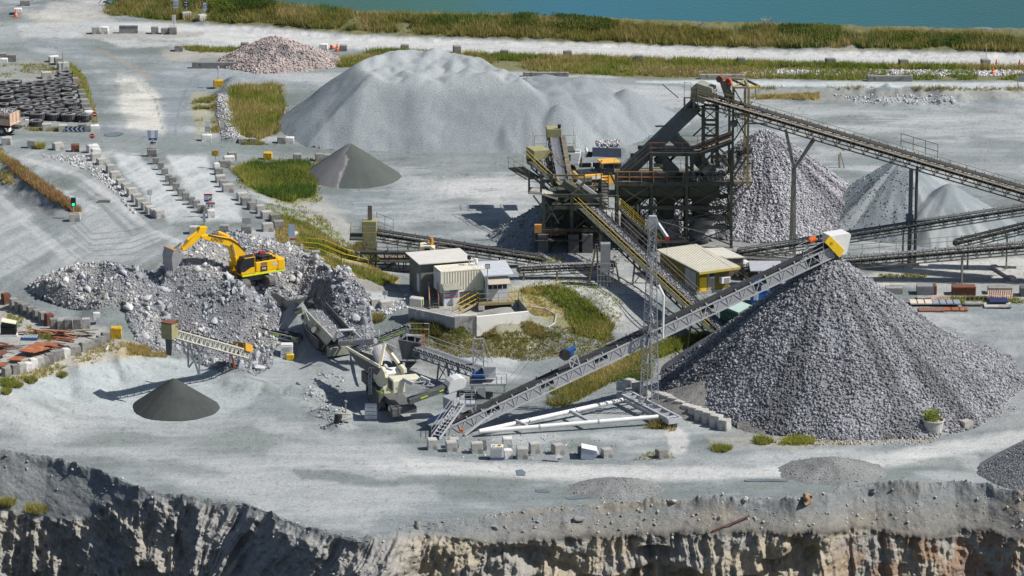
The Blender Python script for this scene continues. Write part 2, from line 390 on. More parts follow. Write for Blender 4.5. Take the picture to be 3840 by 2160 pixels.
stroke([(190,165),(225,220),(250,280),(265,330)], 8, C_DARK*1.3, .5)
stroke([(240,125),(300,150),(345,170),(380,200)], 9, C_BROWN*1.1, .55)
paint([(0,160),(110,150),(160,170),(150,200),(60,210),(-10,210)], (.30,.31,.28), .7, 8, 10)
paint([(-20,325),(230,335),(560,350),(700,372),(720,392),(480,392),(230,372),(-20,352)], C_GREEN*1.15, .6, 8, 8)
paint([(290,388),(345,392),(430,470),(510,550),(430,560),(370,500),(300,420)], (.50,.53,.54), .8, 8, 8, .3)
paint([(420,388),(520,395),(545,460),(600,520),(620,560),(520,560),(470,480)], (.50,.53,.54), .8, 8, 8, .3)
stroke([(300,400),(370,470),(440,540)], 6, C_WHITE, .7); stroke([(330,392),(420,480),(500,552)], 6, C_WHITE, .7); stroke([(425,395),(480,460),(545,545)], 6, C_WHITE, .7); stroke([(470,395),(540,480),(600,555)], 6, C_WHITE, .6)
paint([(20,388),(110,392),(230,420),(310,480),(350,540),(430,580),(500,600),(420,670),(250,660),(150,600),(230,520),(180,450),(60,410)], C_PALE, .75, 16, 18, .6)
stroke([(60,400),(200,440),(300,510),(380,580),(480,620)], 9, C_WHITE, .6); stroke([(150,440),(260,520),(330,590)], 7, C_GREEN, .6); stroke([(0,500),(100,590),(190,650),(240,690)], 14, C_WHITE, .6)
paint([(-20,520),(80,560),(180,640),(300,690),(240,720),(60,710),(-20,680)], C_PALE, .7, 18, 20, .6)
for r in range(5): stroke([(170+r*6,600-r*13),(230,645-r*14),(330,640-r*15),(400,610-r*12)], 2.5, C_GREEN*.95, .55, 2, 2, .5)
paint([(225,380),(270,395),(290,430),(330,480),(360,520),(330,530),(290,480),(250,430),(180,400)], (.36,.37,.37), .7, 5, 6)
paint([(0,455),(60,490),(165,540),(180,560),(100,545),(30,500)], (.19,.20,.205), .8, 5, 5)
paint([(50,210),(130,180),(220,240),(235,330),(140,330),(-10,330),(-10,200)], (.25,.26,.24), .8, 6, 6)
paint([(1010,470),(1280,440),(1340,470),(1320,560),(1150,570),(1020,535),(960,510)], C_PALE, .85, 16, 22, .55)
paint([(1080,455),(1330,445),(1340,490),(1200,510)], C_WHITE, .6, 14, 22, .6)
paint([(1040,400),(1300,385),(1340,425),(1150,440),(1040,425)], C_GREEN*1.1, .6, 14, 14)
paint([(880,490),(1000,470),(1060,500),(980,560),(900,580)], C_BLUE*.95, .5, 14, 16)
paint([(730,515),(830,500),(880,560),(900,640),(850,620),(780,560)], (.33,.33,.31), .8, 10, 14)
for yy in (478, 506, 520, 534): stroke([(890,yy+4),(980,yy),(1060,yy+3)], 2.2, C_PALE, .7, 1.5, 2, .6)
stroke([(990,412),(1060,398),(1120,398)], 2, C_DARK*1.2, .7, 1.5, 2, .5); stroke([(1040,440),(1130,432),(1160,436)], 2.5, C_DARK*1.2, .6, 2, 2, .6); stroke([(1050,425),(1150,415)], 2, C_DARK*1.3, .6, 2, 2, .6)
paint([(1750,255),(2300,262),(2580,270),(2580,330),(2200,330),(2000,300)], C_PALE, .7, 12, 14, .6)
paint([(1680,290),(1760,310),(1740,330),(1600,330)], C_GREEN, .5, 8, 8)
paint([(2050,300),(2250,290),(2330,296),(2200,312),(2060,316)], C_GREEN*1.05, .7, 6, 8)
paint([(2080,385),(2576,350),(2576,440),(2300,420)], C_BASE, .5, 14, 14, .5)
paint([(1780,202),(2580,208),(2580,224),(1950,219),(1600,206)], (.50,.54,.55), .8, 3, 3)
paint([(1880,221),(2580,225),(2580,250),(2060,255),(1880,245)], (.27,.28,.26), .8, 4, 6)
paint([(1890,236),(2060,232),(2060,250),(1890,250)], C_STRAW*.75, .5, 5, 8)
paint([(2150,246),(2390,240),(2420,262),(2150,258)], (.42,.44,.46), .5, 4, 4)
paint([(2300,660),(2580,650),(2580,700),(2200,720),(2170,700)], (.55,.54,.50), .7, 8, 8)
paint([(2290,690),(2580,700),(2580,760),(2440,765),(2330,760)], (.36,.37,.36), .7, 8, 8)
paint([(2400,800),(2580,780),(2580,900),(2500,870)], C_BASE, .6, 14, 14)
paint([(2440,985),(2600,960),(2600,1075),(2440,1085),(2410,1050)], (.30,.315,.32), .85, 8, 10)
def tracks(pts, dark=.82, gap=2.4):
 for k_ in (-1, 1): stroke([(a, b+k_*gap) for a, b in pts], 1.3, C_DARK*1.25 if dark < 1 else C_WHITE, .55, 1.2, 1.5, .5)
for pts in ([(640,1120),(800,1150),(1000,1165),(1300,1178),(1700,1190)],[(560,1090),(760,1140),(1000,1185),(1300,1200)],[(1100,1235),(1500,1240),(1900,1225),(2250,1170),(2500,1110)],[(1300,1255),(1700,1245),(2100,1215),(2400,1160)],[(480,1190),(700,1230),(900,1275),(1050,1290)],[(700,1060),(760,1000),(790,940)],[(640,1060),(700,990),(720,930)],[(300,1100),(450,1120),(620,1130)],[(2576,1180),(2450,1170),(2300,1190),(2200,1215)],[(2576,1205),(2430,1185),(2320,1200)],
[(960,520),(1060,495),(1200,480),(1330,470)],[(980,545),(1100,530),(1250,520)],[(1000,420),(1100,405),(1250,410)],[(1900,300),(2100,310),(2350,320),(2576,325)],[(2000,330),(2250,345),(2576,350)],[(2100,390),(2350,385),(2576,395)],[(1800,270),(2000,290),(2200,295)],
[(20,470),(100,560),(180,640),(250,690)],[(60,460),(160,560),(260,650)],[(120,420),(220,470),(320,550),(420,640)],[(250,620),(340,640),(430,630)],[(40,640),(120,690),(170,715)],[(330,180),(390,250),(410,330)],[(200,110),(290,150),(350,200)],[(60,130),(180,150),(250,220),(280,310)],[(560,160),(480,200),(450,270),(440,340)]): tracks(pts)
for pts in ([(700,1110),(900,1150),(1200,1185)],[(1000,1150),(1300,1165),(1600,1175)],[(60,560),(160,650),(220,700)],[(420,590),(330,600),(250,570)],[(1100,480),(1250,465)],[(2100,300),(2400,300)]): tracks(pts, 2, 3.0)
paint([(255,30),(300,-30),(720,-30),(735,-20),(930,20),(1290,30),(1640,45),(1930,50),(2160,62),(2580,74),(2580,132),(1930,122),(1640,112),(1288,100),(900,86),(640,64),(400,52)], C_OLIVE*.9, .95, 4, 5)
paint([(2115,88),(2190,88),(2180,125),(2060,124)], (.34,.32,.29), .8, 6, 8)
paint([(840,140),(960,127),(1300,142),(1500,146),(2000,162),(2580,172),(2580,203),(2100,203),(1700,197),(1500,190),(1290,180),(1000,155),(850,172)], C_OLIVE*1.05, .9, 4, 6)
paint([(575,222),(700,218),(712,270),(695,335),(650,350),(600,342),(580,290)], C_OLIVE*1.3, .9, 6, 8)
paint([(480,230),(545,238),(556,338),(490,345)], (.33,.32,.22), .7, 8, 10)
paint([(583,425),(640,412),(770,412),(795,440),(785,505),(720,515),(640,480)], C_OLIVE*1.2, .9, 6, 10)
paint([(700,545),(760,570),(840,615),(895,655),(880,672),(800,640),(730,580)], C_OLIVE*1.3, .9, 8, 8)
paint([(690,575),(760,590),(760,615),(700,610)], C_STRAW, .7, 8, 8)
paint([(750,640),(850,648),(1010,700),(1000,718),(900,702),(800,672)], C_STRAW*.85, .9, 5, 5)
paint([(900,700),(1000,716),(1010,735),(930,735),(860,715)], C_BROWN*.6, .6, 5, 5)
paint([(1285,735),(1400,722),(1475,760),(1545,820),(1520,860),(1430,840),(1340,790)], C_OLIVE*1.3, .9, 10, 10)
paint([(1290,740),(1360,745),(1420,790),(1360,800)], C_STRAW, .7, 10, 8)
paint([(1120,815),(1340,798),(1390,830),(1370,870),(1300,880),(1180,870)], (.24,.235,.16), .85, 10, 10)
paint([(1080,850),(1180,860),(1380,870),(1420,900),(1340,905),(1200,895),(1090,890)], (.27,.275,.25), .7, 10, 10)
paint([(1390,985),(1540,925),(1610,880),(1680,850),(1790,838),(1690,900),(1600,935),(1500,980),(1440,1010)], C_OLIVE*1.1, .85, 10, 10)
paint([(1030,830),(1130,800),(1130,860),(1060,880)], (.14,.14,.12), .6, 10, 8)
paint([(-10,375),(60,425),(150,488),(210,535),(190,540),(130,500),(30,430),(-10,400)], C_STRAW*.8, .9, 4, 5)
paint([(-20,770),(120,790),(270,820),(280,850),(170,880),(-20,930)], (.36,.36,.34), .85, 6, 8)
paint([(-20,720),(40,760),(60,800),(-20,800)], (.40,.36,.29), .6, 8, 8)
paint([(-20,930),(100,895),(280,850),(330,860),(420,890),(300,900),(180,930),(90,960),(-20,985)], (.40,.375,.32), .8, 8, 10)
paint([(420,880),(330,870),(280,890),(300,900)], C_STRAW*.8, .6, 8, 8)
paint([(-20,985),(100,955),(200,925),(330,905),(460,900),(560,930),(660,960),(640,1010),(560,1050),(330,1045),(200,1010),(60,1000)], (.36,.40,.41), .8, 8, 8)
for a, b in (((30,1000),(190,1090)), ((80,980),(210,1060)), ((10,1040),(150,1110))): stroke([a, b], 5, C_PALE, .5, 3, 3, .4)
paint([(0,1080),(300,1060),(640,1040),(760,1080),(980,1110),(1100,1150),(1100,1260),(900,1330),(700,1290),(500,1240),(300,1170),(0,1110)], C_PALE, .7, 18, 20, .6)
paint([(1000,1150),(1500,1175),(1900,1180),(2200,1150),(2400,1110),(2590,1080),(2590,1120),(2400,1150),(2150,1190),(1800,1210),(1400,1210),(1050,1190)], C_WHITE, .8, 10, 8, .35)
paint([(900,1160),(1500,1172),(1900,1176),(2200,1146),(2400,1106),(2590,1078),(2590,1112),(2400,1142),(2150,1182),(1800,1203),(1400,1203),(950,1185)], (.50,.51,.505), .55, 8, 5)
paint([(2290,1170),(2420,1172),(2480,1195),(2590,1240),(2590,1215),(2470,1165),(2460,1140)], (.46,.47,.47), .5, 8, 6)
paint([(1350,1225),(1800,1215),(2150,1200),(2400,1150),(2420,1170),(2200,1215),(2050,1240),(1700,1260),(1400,1270)], C_GREEN*1.1, .75, 12, 12, .3)
paint([(740,1185),(830,1183),(960,1205),(1100,1200),(1290,1205),(1400,1212),(1290,1228),(1100,1222),(960,1222),(760,1205)], C_GREEN*1.0, .75, 6, 10)
paint([(1100,1240),(1290,1235),(1280,1256),(1140,1262)], C_GREEN, .5, 10, 12)
paint([(270,1150),(480,1165),(560,1190),(470,1190),(300,1175)], C_GREEN*1.0, .55, 12, 14)
paint([(2300,1190),(2480,1180),(2590,1230),(2590,1260),(2400,1215)], C_PALE, .8, 10, 10, .3)
paint([(760,890),(960,890),(1000,1030),(1050,1090),(930,1060),(800,960),(690,905)], (.30,.325,.33), .8, 14, 12)
paint([(620,880),(760,890),(840,1000),(820,1060),(700,990),(640,930)], (.33,.36,.365), .7, 14, 12)
paint([(980,830),(1110,860),(1160,920),(1100,950),(1000,900)], (.24,.245,.24), .7, 12, 12)
paint([(1650,900),(1720,890),(1760,960),(1850,1040),(1840,1060),(1700,1000),(1640,960)], (.27,.275,.27), .8, 10, 10)
paint([(1870,1030),(1990,1015),(2020,1060),(1990,1110),(1850,1100)], (.25,.255,.25), .85, 8, 8)
paint([(1780,1100),(2030,1095),(2350,1090),(2340,1110),(1990,1128),(1790,1125)], (.33,.32,.28), .7, 8, 8)
paint([(1675,1075),(1700,1070),(1735,1105),(1730,1140),(1700,1148),(1680,1140)], (.50,.50,.495), .8, 6, 12)
paint([(1100,1130),(1560,1135),(1560,1165),(1320,1168),(1100,1150)], C_BASE*.95, .5, 8, 8)
paint([(1030,760),(1320,770),(1330,795),(1180,800),(1040,790)], (.33,.32,.30), .8, 5, 5)
paint([(1470,740),(1640,760),(1640,830),(1560,840),(1500,790)], (.40,.41,.40), .8, 10, 10)
paint([(1280,690),(1660,700),(1660,745),(1460,735),(1300,720)], (.46,.47,.46), .6, 8, 8)
paint([(1330,560),(1480,550),(1900,560),(1900,680),(1330,660)], (.26,.26,.25), .6, 10, 10)
n_hi = fbm(GX*.22+n_mid*2, GY*1.5+n_mid*3, 26, 5); n_hd = fbm(ux*1.5+n_mid*2, uy*.16, 27, 5)
ground_c *= (1+.16*(n_fine-.5) + .32*((n_hi*(1-left)+n_hd*left)-.5))[..., None]
dots = fbm(GX*2.6, GY*2.2, 28, 2); ground_c *= (1-.25*sstep(.72, .82, dots))[..., None]
gm = attr_mat('ground_dust', nscale=3.0, namt=.26, bump=.8, bscale=3.2, bdist=.16)
gv = np.stack([GX.ravel(), GY.ravel(), GZ.ravel()], 1)
EDGE_D = [(-140,1118),(-50,1128),(0,1137),(120,1150),(240,1182),(350,1231),(420,1244),(480,1254),(560,1262),(610,1266),(690,1300),(780,1332),(840,1342),(900,1356),(960,1347),(1000,1335),(1060,1318),(1150,1312),(1300,1292),(1480,1274),(1560,1268),(1700,1264),(1900,1258),(2000,1262),(2080,1250),(2130,1232),(2200,1222),(2300,1226),(2400,1216),(2480,1222),(2560,1240),(2720,1252)]
EP = np.array([P(*D(x, y), -3.0)[:2] for x, y in EDGE_D])
def edge_y(x): return np.interp(x, EP[:, 0], EP[:, 1])
Fg = grid_faces(len(YG), NXG)
cy = GY.ravel()[Fg].mean(1); cx = GX.ravel()[Fg].mean(1)
inlake = poly_in(*[q.ravel() for q in (PX, PY)], [(0,0)]) if False else None
keep = (cy > edge_y(cx)-.25)
Fg = Fg[keep]
ground = np_mesh('ground', gv, Fg, gm, True, ground_c.reshape(-1, 3)); tag(ground, 'pale dusty quarry floor with haul roads and gravel pads', 'ground', kind='structure')
wm = bpy.data.materials.new('lake_water'); wm.use_nodes = True; nt = wm.node_tree; b = nt.nodes['Principled BSDF']
b.inputs['Roughness'].default_value = .12; b.inputs['IOR'].default_value = 1.33
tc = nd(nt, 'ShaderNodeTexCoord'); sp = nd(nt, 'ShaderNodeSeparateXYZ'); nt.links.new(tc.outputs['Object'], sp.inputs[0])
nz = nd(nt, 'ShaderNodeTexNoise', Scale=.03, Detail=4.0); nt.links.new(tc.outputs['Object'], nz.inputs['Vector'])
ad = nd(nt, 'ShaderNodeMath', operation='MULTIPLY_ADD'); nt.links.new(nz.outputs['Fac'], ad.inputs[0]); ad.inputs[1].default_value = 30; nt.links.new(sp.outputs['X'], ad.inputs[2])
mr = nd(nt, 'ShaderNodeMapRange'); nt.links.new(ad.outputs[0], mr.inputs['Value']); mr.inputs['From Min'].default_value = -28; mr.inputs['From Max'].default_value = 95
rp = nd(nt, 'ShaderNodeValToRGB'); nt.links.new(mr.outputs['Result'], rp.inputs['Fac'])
e = rp.color_ramp.elements; e[0].position = 0; e[0].color = (.012, .055, .014, 1); e[1].position = .24; e[1].color = (.02, .095, .055, 1)  # green left end: the bank's reflection put into the water colour
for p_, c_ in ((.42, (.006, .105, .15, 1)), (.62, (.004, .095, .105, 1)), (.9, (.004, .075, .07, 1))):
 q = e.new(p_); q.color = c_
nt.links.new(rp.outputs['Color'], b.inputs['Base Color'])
n2 = nd(nt, 'ShaderNodeTexNoise', Scale=1.6, Detail=3.0); nt.links.new(tc.outputs['Object'], n2.inputs['Vector'])
bp = nd(nt, 'ShaderNodeBump', Strength=.35, Distance=.10); nt.links.new(n2.outputs['Fac'], bp.inputs['Height']); nt.links.new(bp.outputs['Normal'], b.inputs['Normal'])
LAKE_D = [(716,-160),(722,22),(930,52),(1054,56),(1288,60),(1459,64),(1638,78),(1805,90),(1932,86),(2162,94),(2332,96),(2700,104),(2700,-160)]
lk = W([(690,2),(760,30),(930,54),(1288,60),(1640,80),(1930,86),(2162,96),(2700,106)], .8)
far = [(lk[0][0]-6, lk[0][1]+14), (lk[0][0]-22, 700), (250, 1100), (250, lk[-1][1])]
lp = lk+[far[3], far[2], far[1], far[0]]
sd = poly_sd(GX, GY, lp); drop = sstep(-.3, 2.2, sd)*6.0
ground.data.vertices.foreach_get
gv[:, 2] -= drop.ravel(); ground.data.vertices.foreach_set('co', gv.astype(np.float32).ravel()); ground.data.update()
GZ = gv[:, 2].reshape(GX.shape)
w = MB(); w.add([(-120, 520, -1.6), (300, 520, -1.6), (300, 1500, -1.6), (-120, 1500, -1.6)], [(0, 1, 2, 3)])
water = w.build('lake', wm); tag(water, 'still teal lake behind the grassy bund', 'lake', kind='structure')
fl = MB(); fl.add([(-600, 648, .6), (-48, 648, .6), (-60, 1500, 2), (-600, 1500, 2)], [(0, 1, 2, 3)])
fl.add([(-600, 300, -1), (-57, 300, -1), (-86, 649, .6), (-600, 649, .6)], [(0, 1, 2, 3)]); fl.add([(57, 300, -3), (600, 300, -3), (600, 649, -1), (86, 649, -1)], [(0, 1, 2, 3)])
tag(fl.build('outer_ground', mat('outer_soil', (.33, .35, .33), (.25, .26, .2), .1, bump=.2)), 'gravel land beyond the quarry pads', 'ground', kind='structure')
NU, NV = 1500, 300
xs = np.linspace(-50, 50, NU); L1 = np.interp(xs, P(0,0,0).x*0 + np.array([P(*D(x, 1290), -3).x for x in (-140,0,60,130,200,250,310,370,480,620,800,960,1060,1150,1250,1400,1600,1750,1900,2050,2130,2250,2350,2500,2620,2720)]),
 np.array([5.4,6.0,5.9,5.4,4.2,2.6,1.4,.5,.5,.5,.5,.4,.7,1.5,2.0,2.5,2.6,2.4,2.4,2.8,3.5,4.1,4.2,4.0,3.9,3.9]))
sv = np.linspace(0, 1, NV)**1.0
X2 = np.repeat(xs[None], NV, 0); top_y = edge_y(xs); rt = sstep(-8, 6, xs)
lf = sstep(-31, -25, xs)*(1-sstep(-12, -6, xs))
L1n = L1*(1+.35*(fbm(xs*.45, xs*0, 41)-.5))
arc = sv*17.0
A = np.maximum(arc[:, None]-.9, 0); Lb = L1n[None]
sl1 = .70 + .12*(fbm(X2*.3, A*.2, 42)-.5)
t1 = np.minimum(A, Lb*1.22); t2 = np.maximum(A-Lb*1.22, 0)
steep = .32 + .38*lf[None] + .25*(1-sstep(-33, -26, xs))[None] + .12*rt[None]
Yf = top_y[None]+.9 - np.minimum(arc[:, None], .9) - t1*.82 - t2*steep*.9
crest = .75*fbm(xs*.9, xs*0+1, 43, 5) + .4*sstep(.5, .75, fbm(xs*.28, xs*0+7, 44, 3))*sstep(-5, 5, xs)
gz0 = hgt(xs, top_y+.3)
lip = np.exp(-((arc[:, None]-1.1)/.6)**2)*crest[None]*.8
Zf = gz0[None]+.03 - t1*.575 - t2*(1-.22*steep) + lip*np.minimum(1, arc[:, None]/.6)*(.2+1.6*fbm(X2*1.6, A*1.4, 57, 4))
wall = sstep(-.35, .6, A-Lb*1.22); mid = sstep(0, 1.2, A)
sh = X2 + A*(.55*lf[None]+.12)
def ridged(a, b, s, o=3):
 v = 0; am = .6
 for i in range(o):
  v = v + am*(1-np.abs(2*vnoise(a*2**i, b*2**i, s+i)-1)); am *= .5
 return v
wx = .5*fbm(X2*.5, A*.5, 45)
rv = ridged(sh*.30+wx, A*.05+wx*.4, 46)
rv2 = ridged(sh*.85+wx*1.4, A*.16+wx, 47)
col_ = ridged(X2*.8+wx*1.6, A*.12+wx*.9, 48, 4)
kn = fbm(X2*1.4, A*1.4, 49, 5); kn2 = fbm(X2*.45, A*.45, 50, 4)
disp = wall*(rt[None]*(1.5*(col_-.55)+.55*(kn2-.5)+.85*(kn-.5)) + lf[None]*(3.2*(rv-.6)+2.0*(rv2-.6)+.8*(kn-.5)) + (1-rt-lf).clip(0)[None]*(2.6*(kn2-.5)+1.7*(rv2-.6)+1.6*(kn-.5)))
disp += mid*(1-wall)*(.28*(fbm(X2*.6, A*.6, 51)-.5)*2 + .10*(kn-.5) + .35*np.maximum(0, ridged(X2*.55+wx, A*.08, 52)-.72)*rt[None])
lip2 = np.exp(-((A-Lb*1.22-.15)/.35)**2)*rt[None]*.22*(.4+kn2)
Yf = Yf - disp*.9 - lip2; Zf = Zf + disp*.30
cave = sstep(.60, .72, fbm(X2*.16, A*.22+3, 53, 3))*wall*sstep(.4, 1.4, A-Lb*1.22)*rt[None]; Yf += cave*2.0
gslope = np.array((.20,.215,.22)); tan_ = np.array((.365,.325,.255)); ochre = np.array((.38,.31,.20)); rust = np.array((.25,.16,.11)); greyr = np.array((.30,.29,.265)); seam = np.array((.10,.095,.085)); duny = np.array((.25,.225,.185))
cw = fbm(X2*.22, A*.5, 54, 5); cw2 = fbm(X2*.9, A*.7, 55, 5)
rock = greyr*(1-sstep(.40,.56,cw))[..., None] + tan_*sstep(.40,.56,cw)[..., None]
o_ = sstep(.62,.76,cw2)*.7*rt[None]; rock = rock*(1-.7*o_[..., None]) + ochre*.7*o_[..., None]
lg = (1-sstep(-24, -12, xs))[None, :, None]*.65*np.ones_like(A)[..., None]; rock = rock*(1-lg)+np.array((.29,.285,.27))*lg
xr = sstep(24, 34, xs)[None]*sstep(.42,.6,cw2); rock = rock*(1-.75*xr[..., None]) + rust*.75*xr[..., None]
lm = (lf[None]*.75*np.ones_like(A))[..., None]; rock = rock*(1-lm)+np.array((.29,.295,.30))*lm
slope_c = gslope*(1-sstep(.5,.75,cw)*rt[None]*.8)[..., None] + duny*(sstep(.5,.75,cw)*rt[None]*.8)[..., None]
br = rt[None]*sstep(.2, .9, A/np.maximum(Lb, .1))*.55; slope_c = slope_c*(1-br[..., None])+duny*.85*br[..., None]
lip_shade = np.exp(-((A-Lb*1.22-.15)/.40)**2)*(rt*.8)[None]*(.5+kn2)  # dark band under the lip: the overhang's shade put into the colour
face_c = slope_c*(1-wall[..., None])+rock*wall[..., None]; face_c = face_c*(1-np.clip(lip_shade, 0, .9)[..., None])+seam*np.clip(lip_shade, 0, .9)[..., None]
face_c *= (1+.35*(fbm(X2*3, A*3, 56)-.5))[..., None]
fm = attr_mat('quarry_rock', nscale=3.0, namt=.28, bump=.8, bscale=4.0, bdist=.16)
face = np_mesh('quarry_face', np.stack([X2.ravel(), Yf.ravel(), Zf.ravel()], 1), grid_faces(NV, NU)[:, ::-1], fm, True, face_c.reshape(-1, 3))
tag(face, 'eroded gravel bank and tan rock wall below the haul road', 'rock face', kind='structure')
FACE = (xs, Yf, Zf, Lb, A)
for i, (pts, lab) in enumerate(((((1935,1765),(1958,1762),(1972,1772),(1968,1785),(1940,1784)),''),(((2005,1838),(2040,1835),(2070,1842),(2060,1848),(2012,1847)),''),(((2120,1868),(2190,1852),(2240,1850),(2243,1862),(2180,1872),(2130,1874)),''),(((2790,1803),(2840,1796),(2960,1800),(2950,1808),(2800,1808)),''),(((390,505),(440,498),(468,503),(440,512),(400,513)),''))):
 q_ = [G(*p_)+Vector((0,0,.035)) for p_ in pts]; zz = max(p_.z for p_ in q_)
 pm_ = MATS.get('puddle') or mat('puddle', (.16,.19,.20), (.13,.155,.165), .8, .06, vary=0, spec=.6)
 pud = MB(); pud.add([(p_.x, p_.y, zz) for p_ in q_], [tuple(range(len(q_)))]); tag(pud.build('puddle', pm_), 'shallow puddle lying on the haul road', 'puddle', kind='structure')
# ================================================================== heaps
HEAPS = []
def heap(name, label, cat, hf, bb, res, tint, m, group=None, stones=None, kind=None, edge=.05):
 """one heap: a surface over the terrain plus its loose stones, all in one mesh"""
 x0, x1, y0, y1 = bb; nx = int((x1-x0)/res)+1; ny = int((y1-y0)/(res*1.3))+1
 X, Y = np.meshgrid(np.linspace(x0, x1, nx), np.linspace(y0, y1, ny)); g = hgt(X.ravel(), Y.ravel()).reshape(X.shape)
 Z = hf(X, Y, g); C = tint(X, Y, Z-g)*np.ones(X.shape+(3,))
 Fc = grid_faces(ny, nx); ok = (Z-g).ravel() > edge-.25; Fc = Fc[(ok[Fc]).all(1)]
 V = np.stack([X.ravel(), Y.ravel(), Z.ravel()], 1); parts = [(V, Fc, C.reshape(-1, 3))]
 if stones:
  for n, lo, hi, pw, big, tone, rng in stones:
   px = RNG.uniform(x0, x1, n*3); py = RNG.uniform(y0, y1, n*3); gg = hgt(px, py); zz = hf(px[None], py[None], gg[None])[0]
   k_ = (zz-gg > edge);
   if rng is not None: k_ &= rng(px, py, zz)
   px, py, zz, gg = [q[k_][:n] for q in (px, py, zz, gg)]
   sz = lo+(hi-lo)*RNG.random(len(px))**pw
   tt = tint(px[None], py[None], (zz-gg)[None])[0]*tone*np.ones((len(px), 3))*RNG.uniform(.62, 1.45, len(px))[:, None]
   parts.append(rocks_np(np.stack([px, py, zz+sz*.15], 1), sz, big, tt))
 v, f, c = join_np(parts)
 cx, cyy = (x0+x1)/2, (y0+y1)/2; cz = H(cx, cyy); v = v-np.array([cx, cyy, cz])
 used = np.zeros(len(v), bool); used[f.ravel()] = True; idx = np.cumsum(used)-1
 o = np_mesh(name, v[used], idx[f], m, False, np.clip(c[used], 0, 1)); o.location = (cx, cyy, cz)
 if not stones or True:
  pass
 HEAPS.append((bb, hf)); tag(o, label, cat, group, kind); return o
def hz(x, y):
 z = H(x, y)
 for bb, hf in HEAPS:
  if bb[0] <= x <= bb[1] and bb[2] <= y <= bb[3]: z = max(z, float(hf(np.array([[x]]), np.array([[y]]), np.array([[H(x, y)]]))[0, 0]))
 return z
def Gh(px, py):
 d = dirv(px, py); t0 = (14-CH)/d[2]; t1 = (-6-CH)/d[2]; n = 240
 for i in range(n):
  t = t0+(t1-t0)*i/n
  if CH+d[2]*t <= hz(d[0]*t, d[1]*t): break
 return Vector((d[0]*t, d[1]*t, hz(d[0]*t, d[1]*t)))
def solve_cone(apex, foot, slope):
 f = G(*foot); r = 1.0
 for _ in range(80):
  y = f.y + r*math.sqrt(max(0, 1)); a = Q(*apex, y); hh = a.z-f.z
  r = r*.7+.3*hh/slope
 return a.x, y, a.z, r
def cone_h(cx, cy, za, slope, round_=.5, seed=0, rough=.25, flute=.3, sx=1.0):
 def hf(X, Y, g):
  dx, dy = (X-cx)/sx, Y-cy; r = np.hypot(dx, dy); th = np.arctan2(dy, dx)
  fl = (fbm(th*5, r*.12, seed)-.5)*flute*np.minimum(r/3, 1.6)
  return za - slope*(np.sqrt(r*r+round_*round_)-round_) + fl + rough*(fbm(X*.9, Y*.9, seed+3)-.5)
 return hf
grit = attr_mat('pile_grit', nscale=7.0, namt=.45, bump=.9, bscale=6.0, bdist=.14, rough=1.0)
gravel = attr_mat('crushed_stone', nscale=5.0, namt=.35, bump=.9, bscale=6.0, bdist=.12, rough=.95)
sand = attr_mat('quarry_sand', nscale=3.5, namt=.12, bump=.35, bscale=7.0, bdist=.06, rough=1.0)
rockm = attr_mat('blasted_rock', nscale=4.0, namt=.25, bump=.5, bscale=5.0, bdist=.08, rough=.9)
def cbox(cx, cy, r): return (cx-r, cx+r, cy-r, cy+r)
def toning(base, amt=.3, sc=.35, seed=60, alt=None, thr=(.45, .6), th=None, cen=None):
 base = np.asarray(base)
 def fn(X, Y, h):
  n = fbm(X*sc, Y*sc, seed); c = base*(1+amt*(n-.5)*2)[..., None]
  if alt is not None:
   if cen is not None:
    a = np.arctan2(Y-cen[1], X-cen[0]); n2 = fbm(a*6, np.hypot(X-cen[0], Y-cen[1])*.05, seed+1)
   else: n2 = fbm(X*sc*.6, Y*sc*.6, seed+1)
   w = sstep(thr[0], thr[1], n2)[..., None]; c = c*(1-w)+np.asarray(alt)*w
  return c
 return fn
KX, KY, KZ, KR = solve_cone((3123, 962), (3160, 1652), .745)
_k0 = cone_h(KX, KY, KZ, .745, .5, 70, .3, .55)
def hf(X, Y, g):
 th = np.arctan2(Y-KY, X-KX); c = np.clip(np.cos(th+2.55), 0, 1)**2; r = np.hypot(X-KX, Y-KY)
 return _k0(X, Y, g) + .26*np.clip(np.cos(th-.15), 0, 1)**3*np.clip(r-11, 0, 20) - .13*c*np.clip(r-7, 0, 20) + .35*sstep(13, 19, r)*(fbm(X*.4, Y*.4, 69)-.3)
heap('gravel_stockpile', 'huge cone of coarse grey crushed rock under the white stacking conveyor', 'stockpile', hf, (KX-KR*1.2, KX+KR*1.75, KY-KR*1.2, KY+KR*1.2), .35,
 toning((.25,.255,.275), .3, .25, 71, (.15,.155,.165), (.50,.62), cen=(KX, KY)), gravel,
 stones=[(30000,.08,.20,1.5,False,1.12,lambda x, y, z: y < KY+3)])
sx_, sy_, sz_, sr_ = solve_cone((650, 1419), (640, 1578), .70)
SMALL = (sx_, sy_, sz_, sr_)
heap('sand_stockpile', 'small dark grey cone of fine crusher dust below the short conveyor', 'stockpile', cone_h(sx_, sy_, sz_, .70, .2, 73, .03, .12), cbox(sx_, sy_, sr_*1.25), .12,
 toning((.058,.065,.063), .25, .8, 74), sand)
ax_, ay_, az_, ar_ = solve_cone((1313, 538), (1345, 707), .70)
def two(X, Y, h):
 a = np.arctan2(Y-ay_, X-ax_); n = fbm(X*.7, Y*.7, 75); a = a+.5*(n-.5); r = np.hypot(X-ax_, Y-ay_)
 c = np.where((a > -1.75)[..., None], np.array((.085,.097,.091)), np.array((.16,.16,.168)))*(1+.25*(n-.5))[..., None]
 w = (.7*np.exp(-((a+1.75+.25*(n-.5))/.045)**2)*sstep(.5,2.5,r))[..., None]; return c*(1-w)+np.array((.38,.37,.385))*w
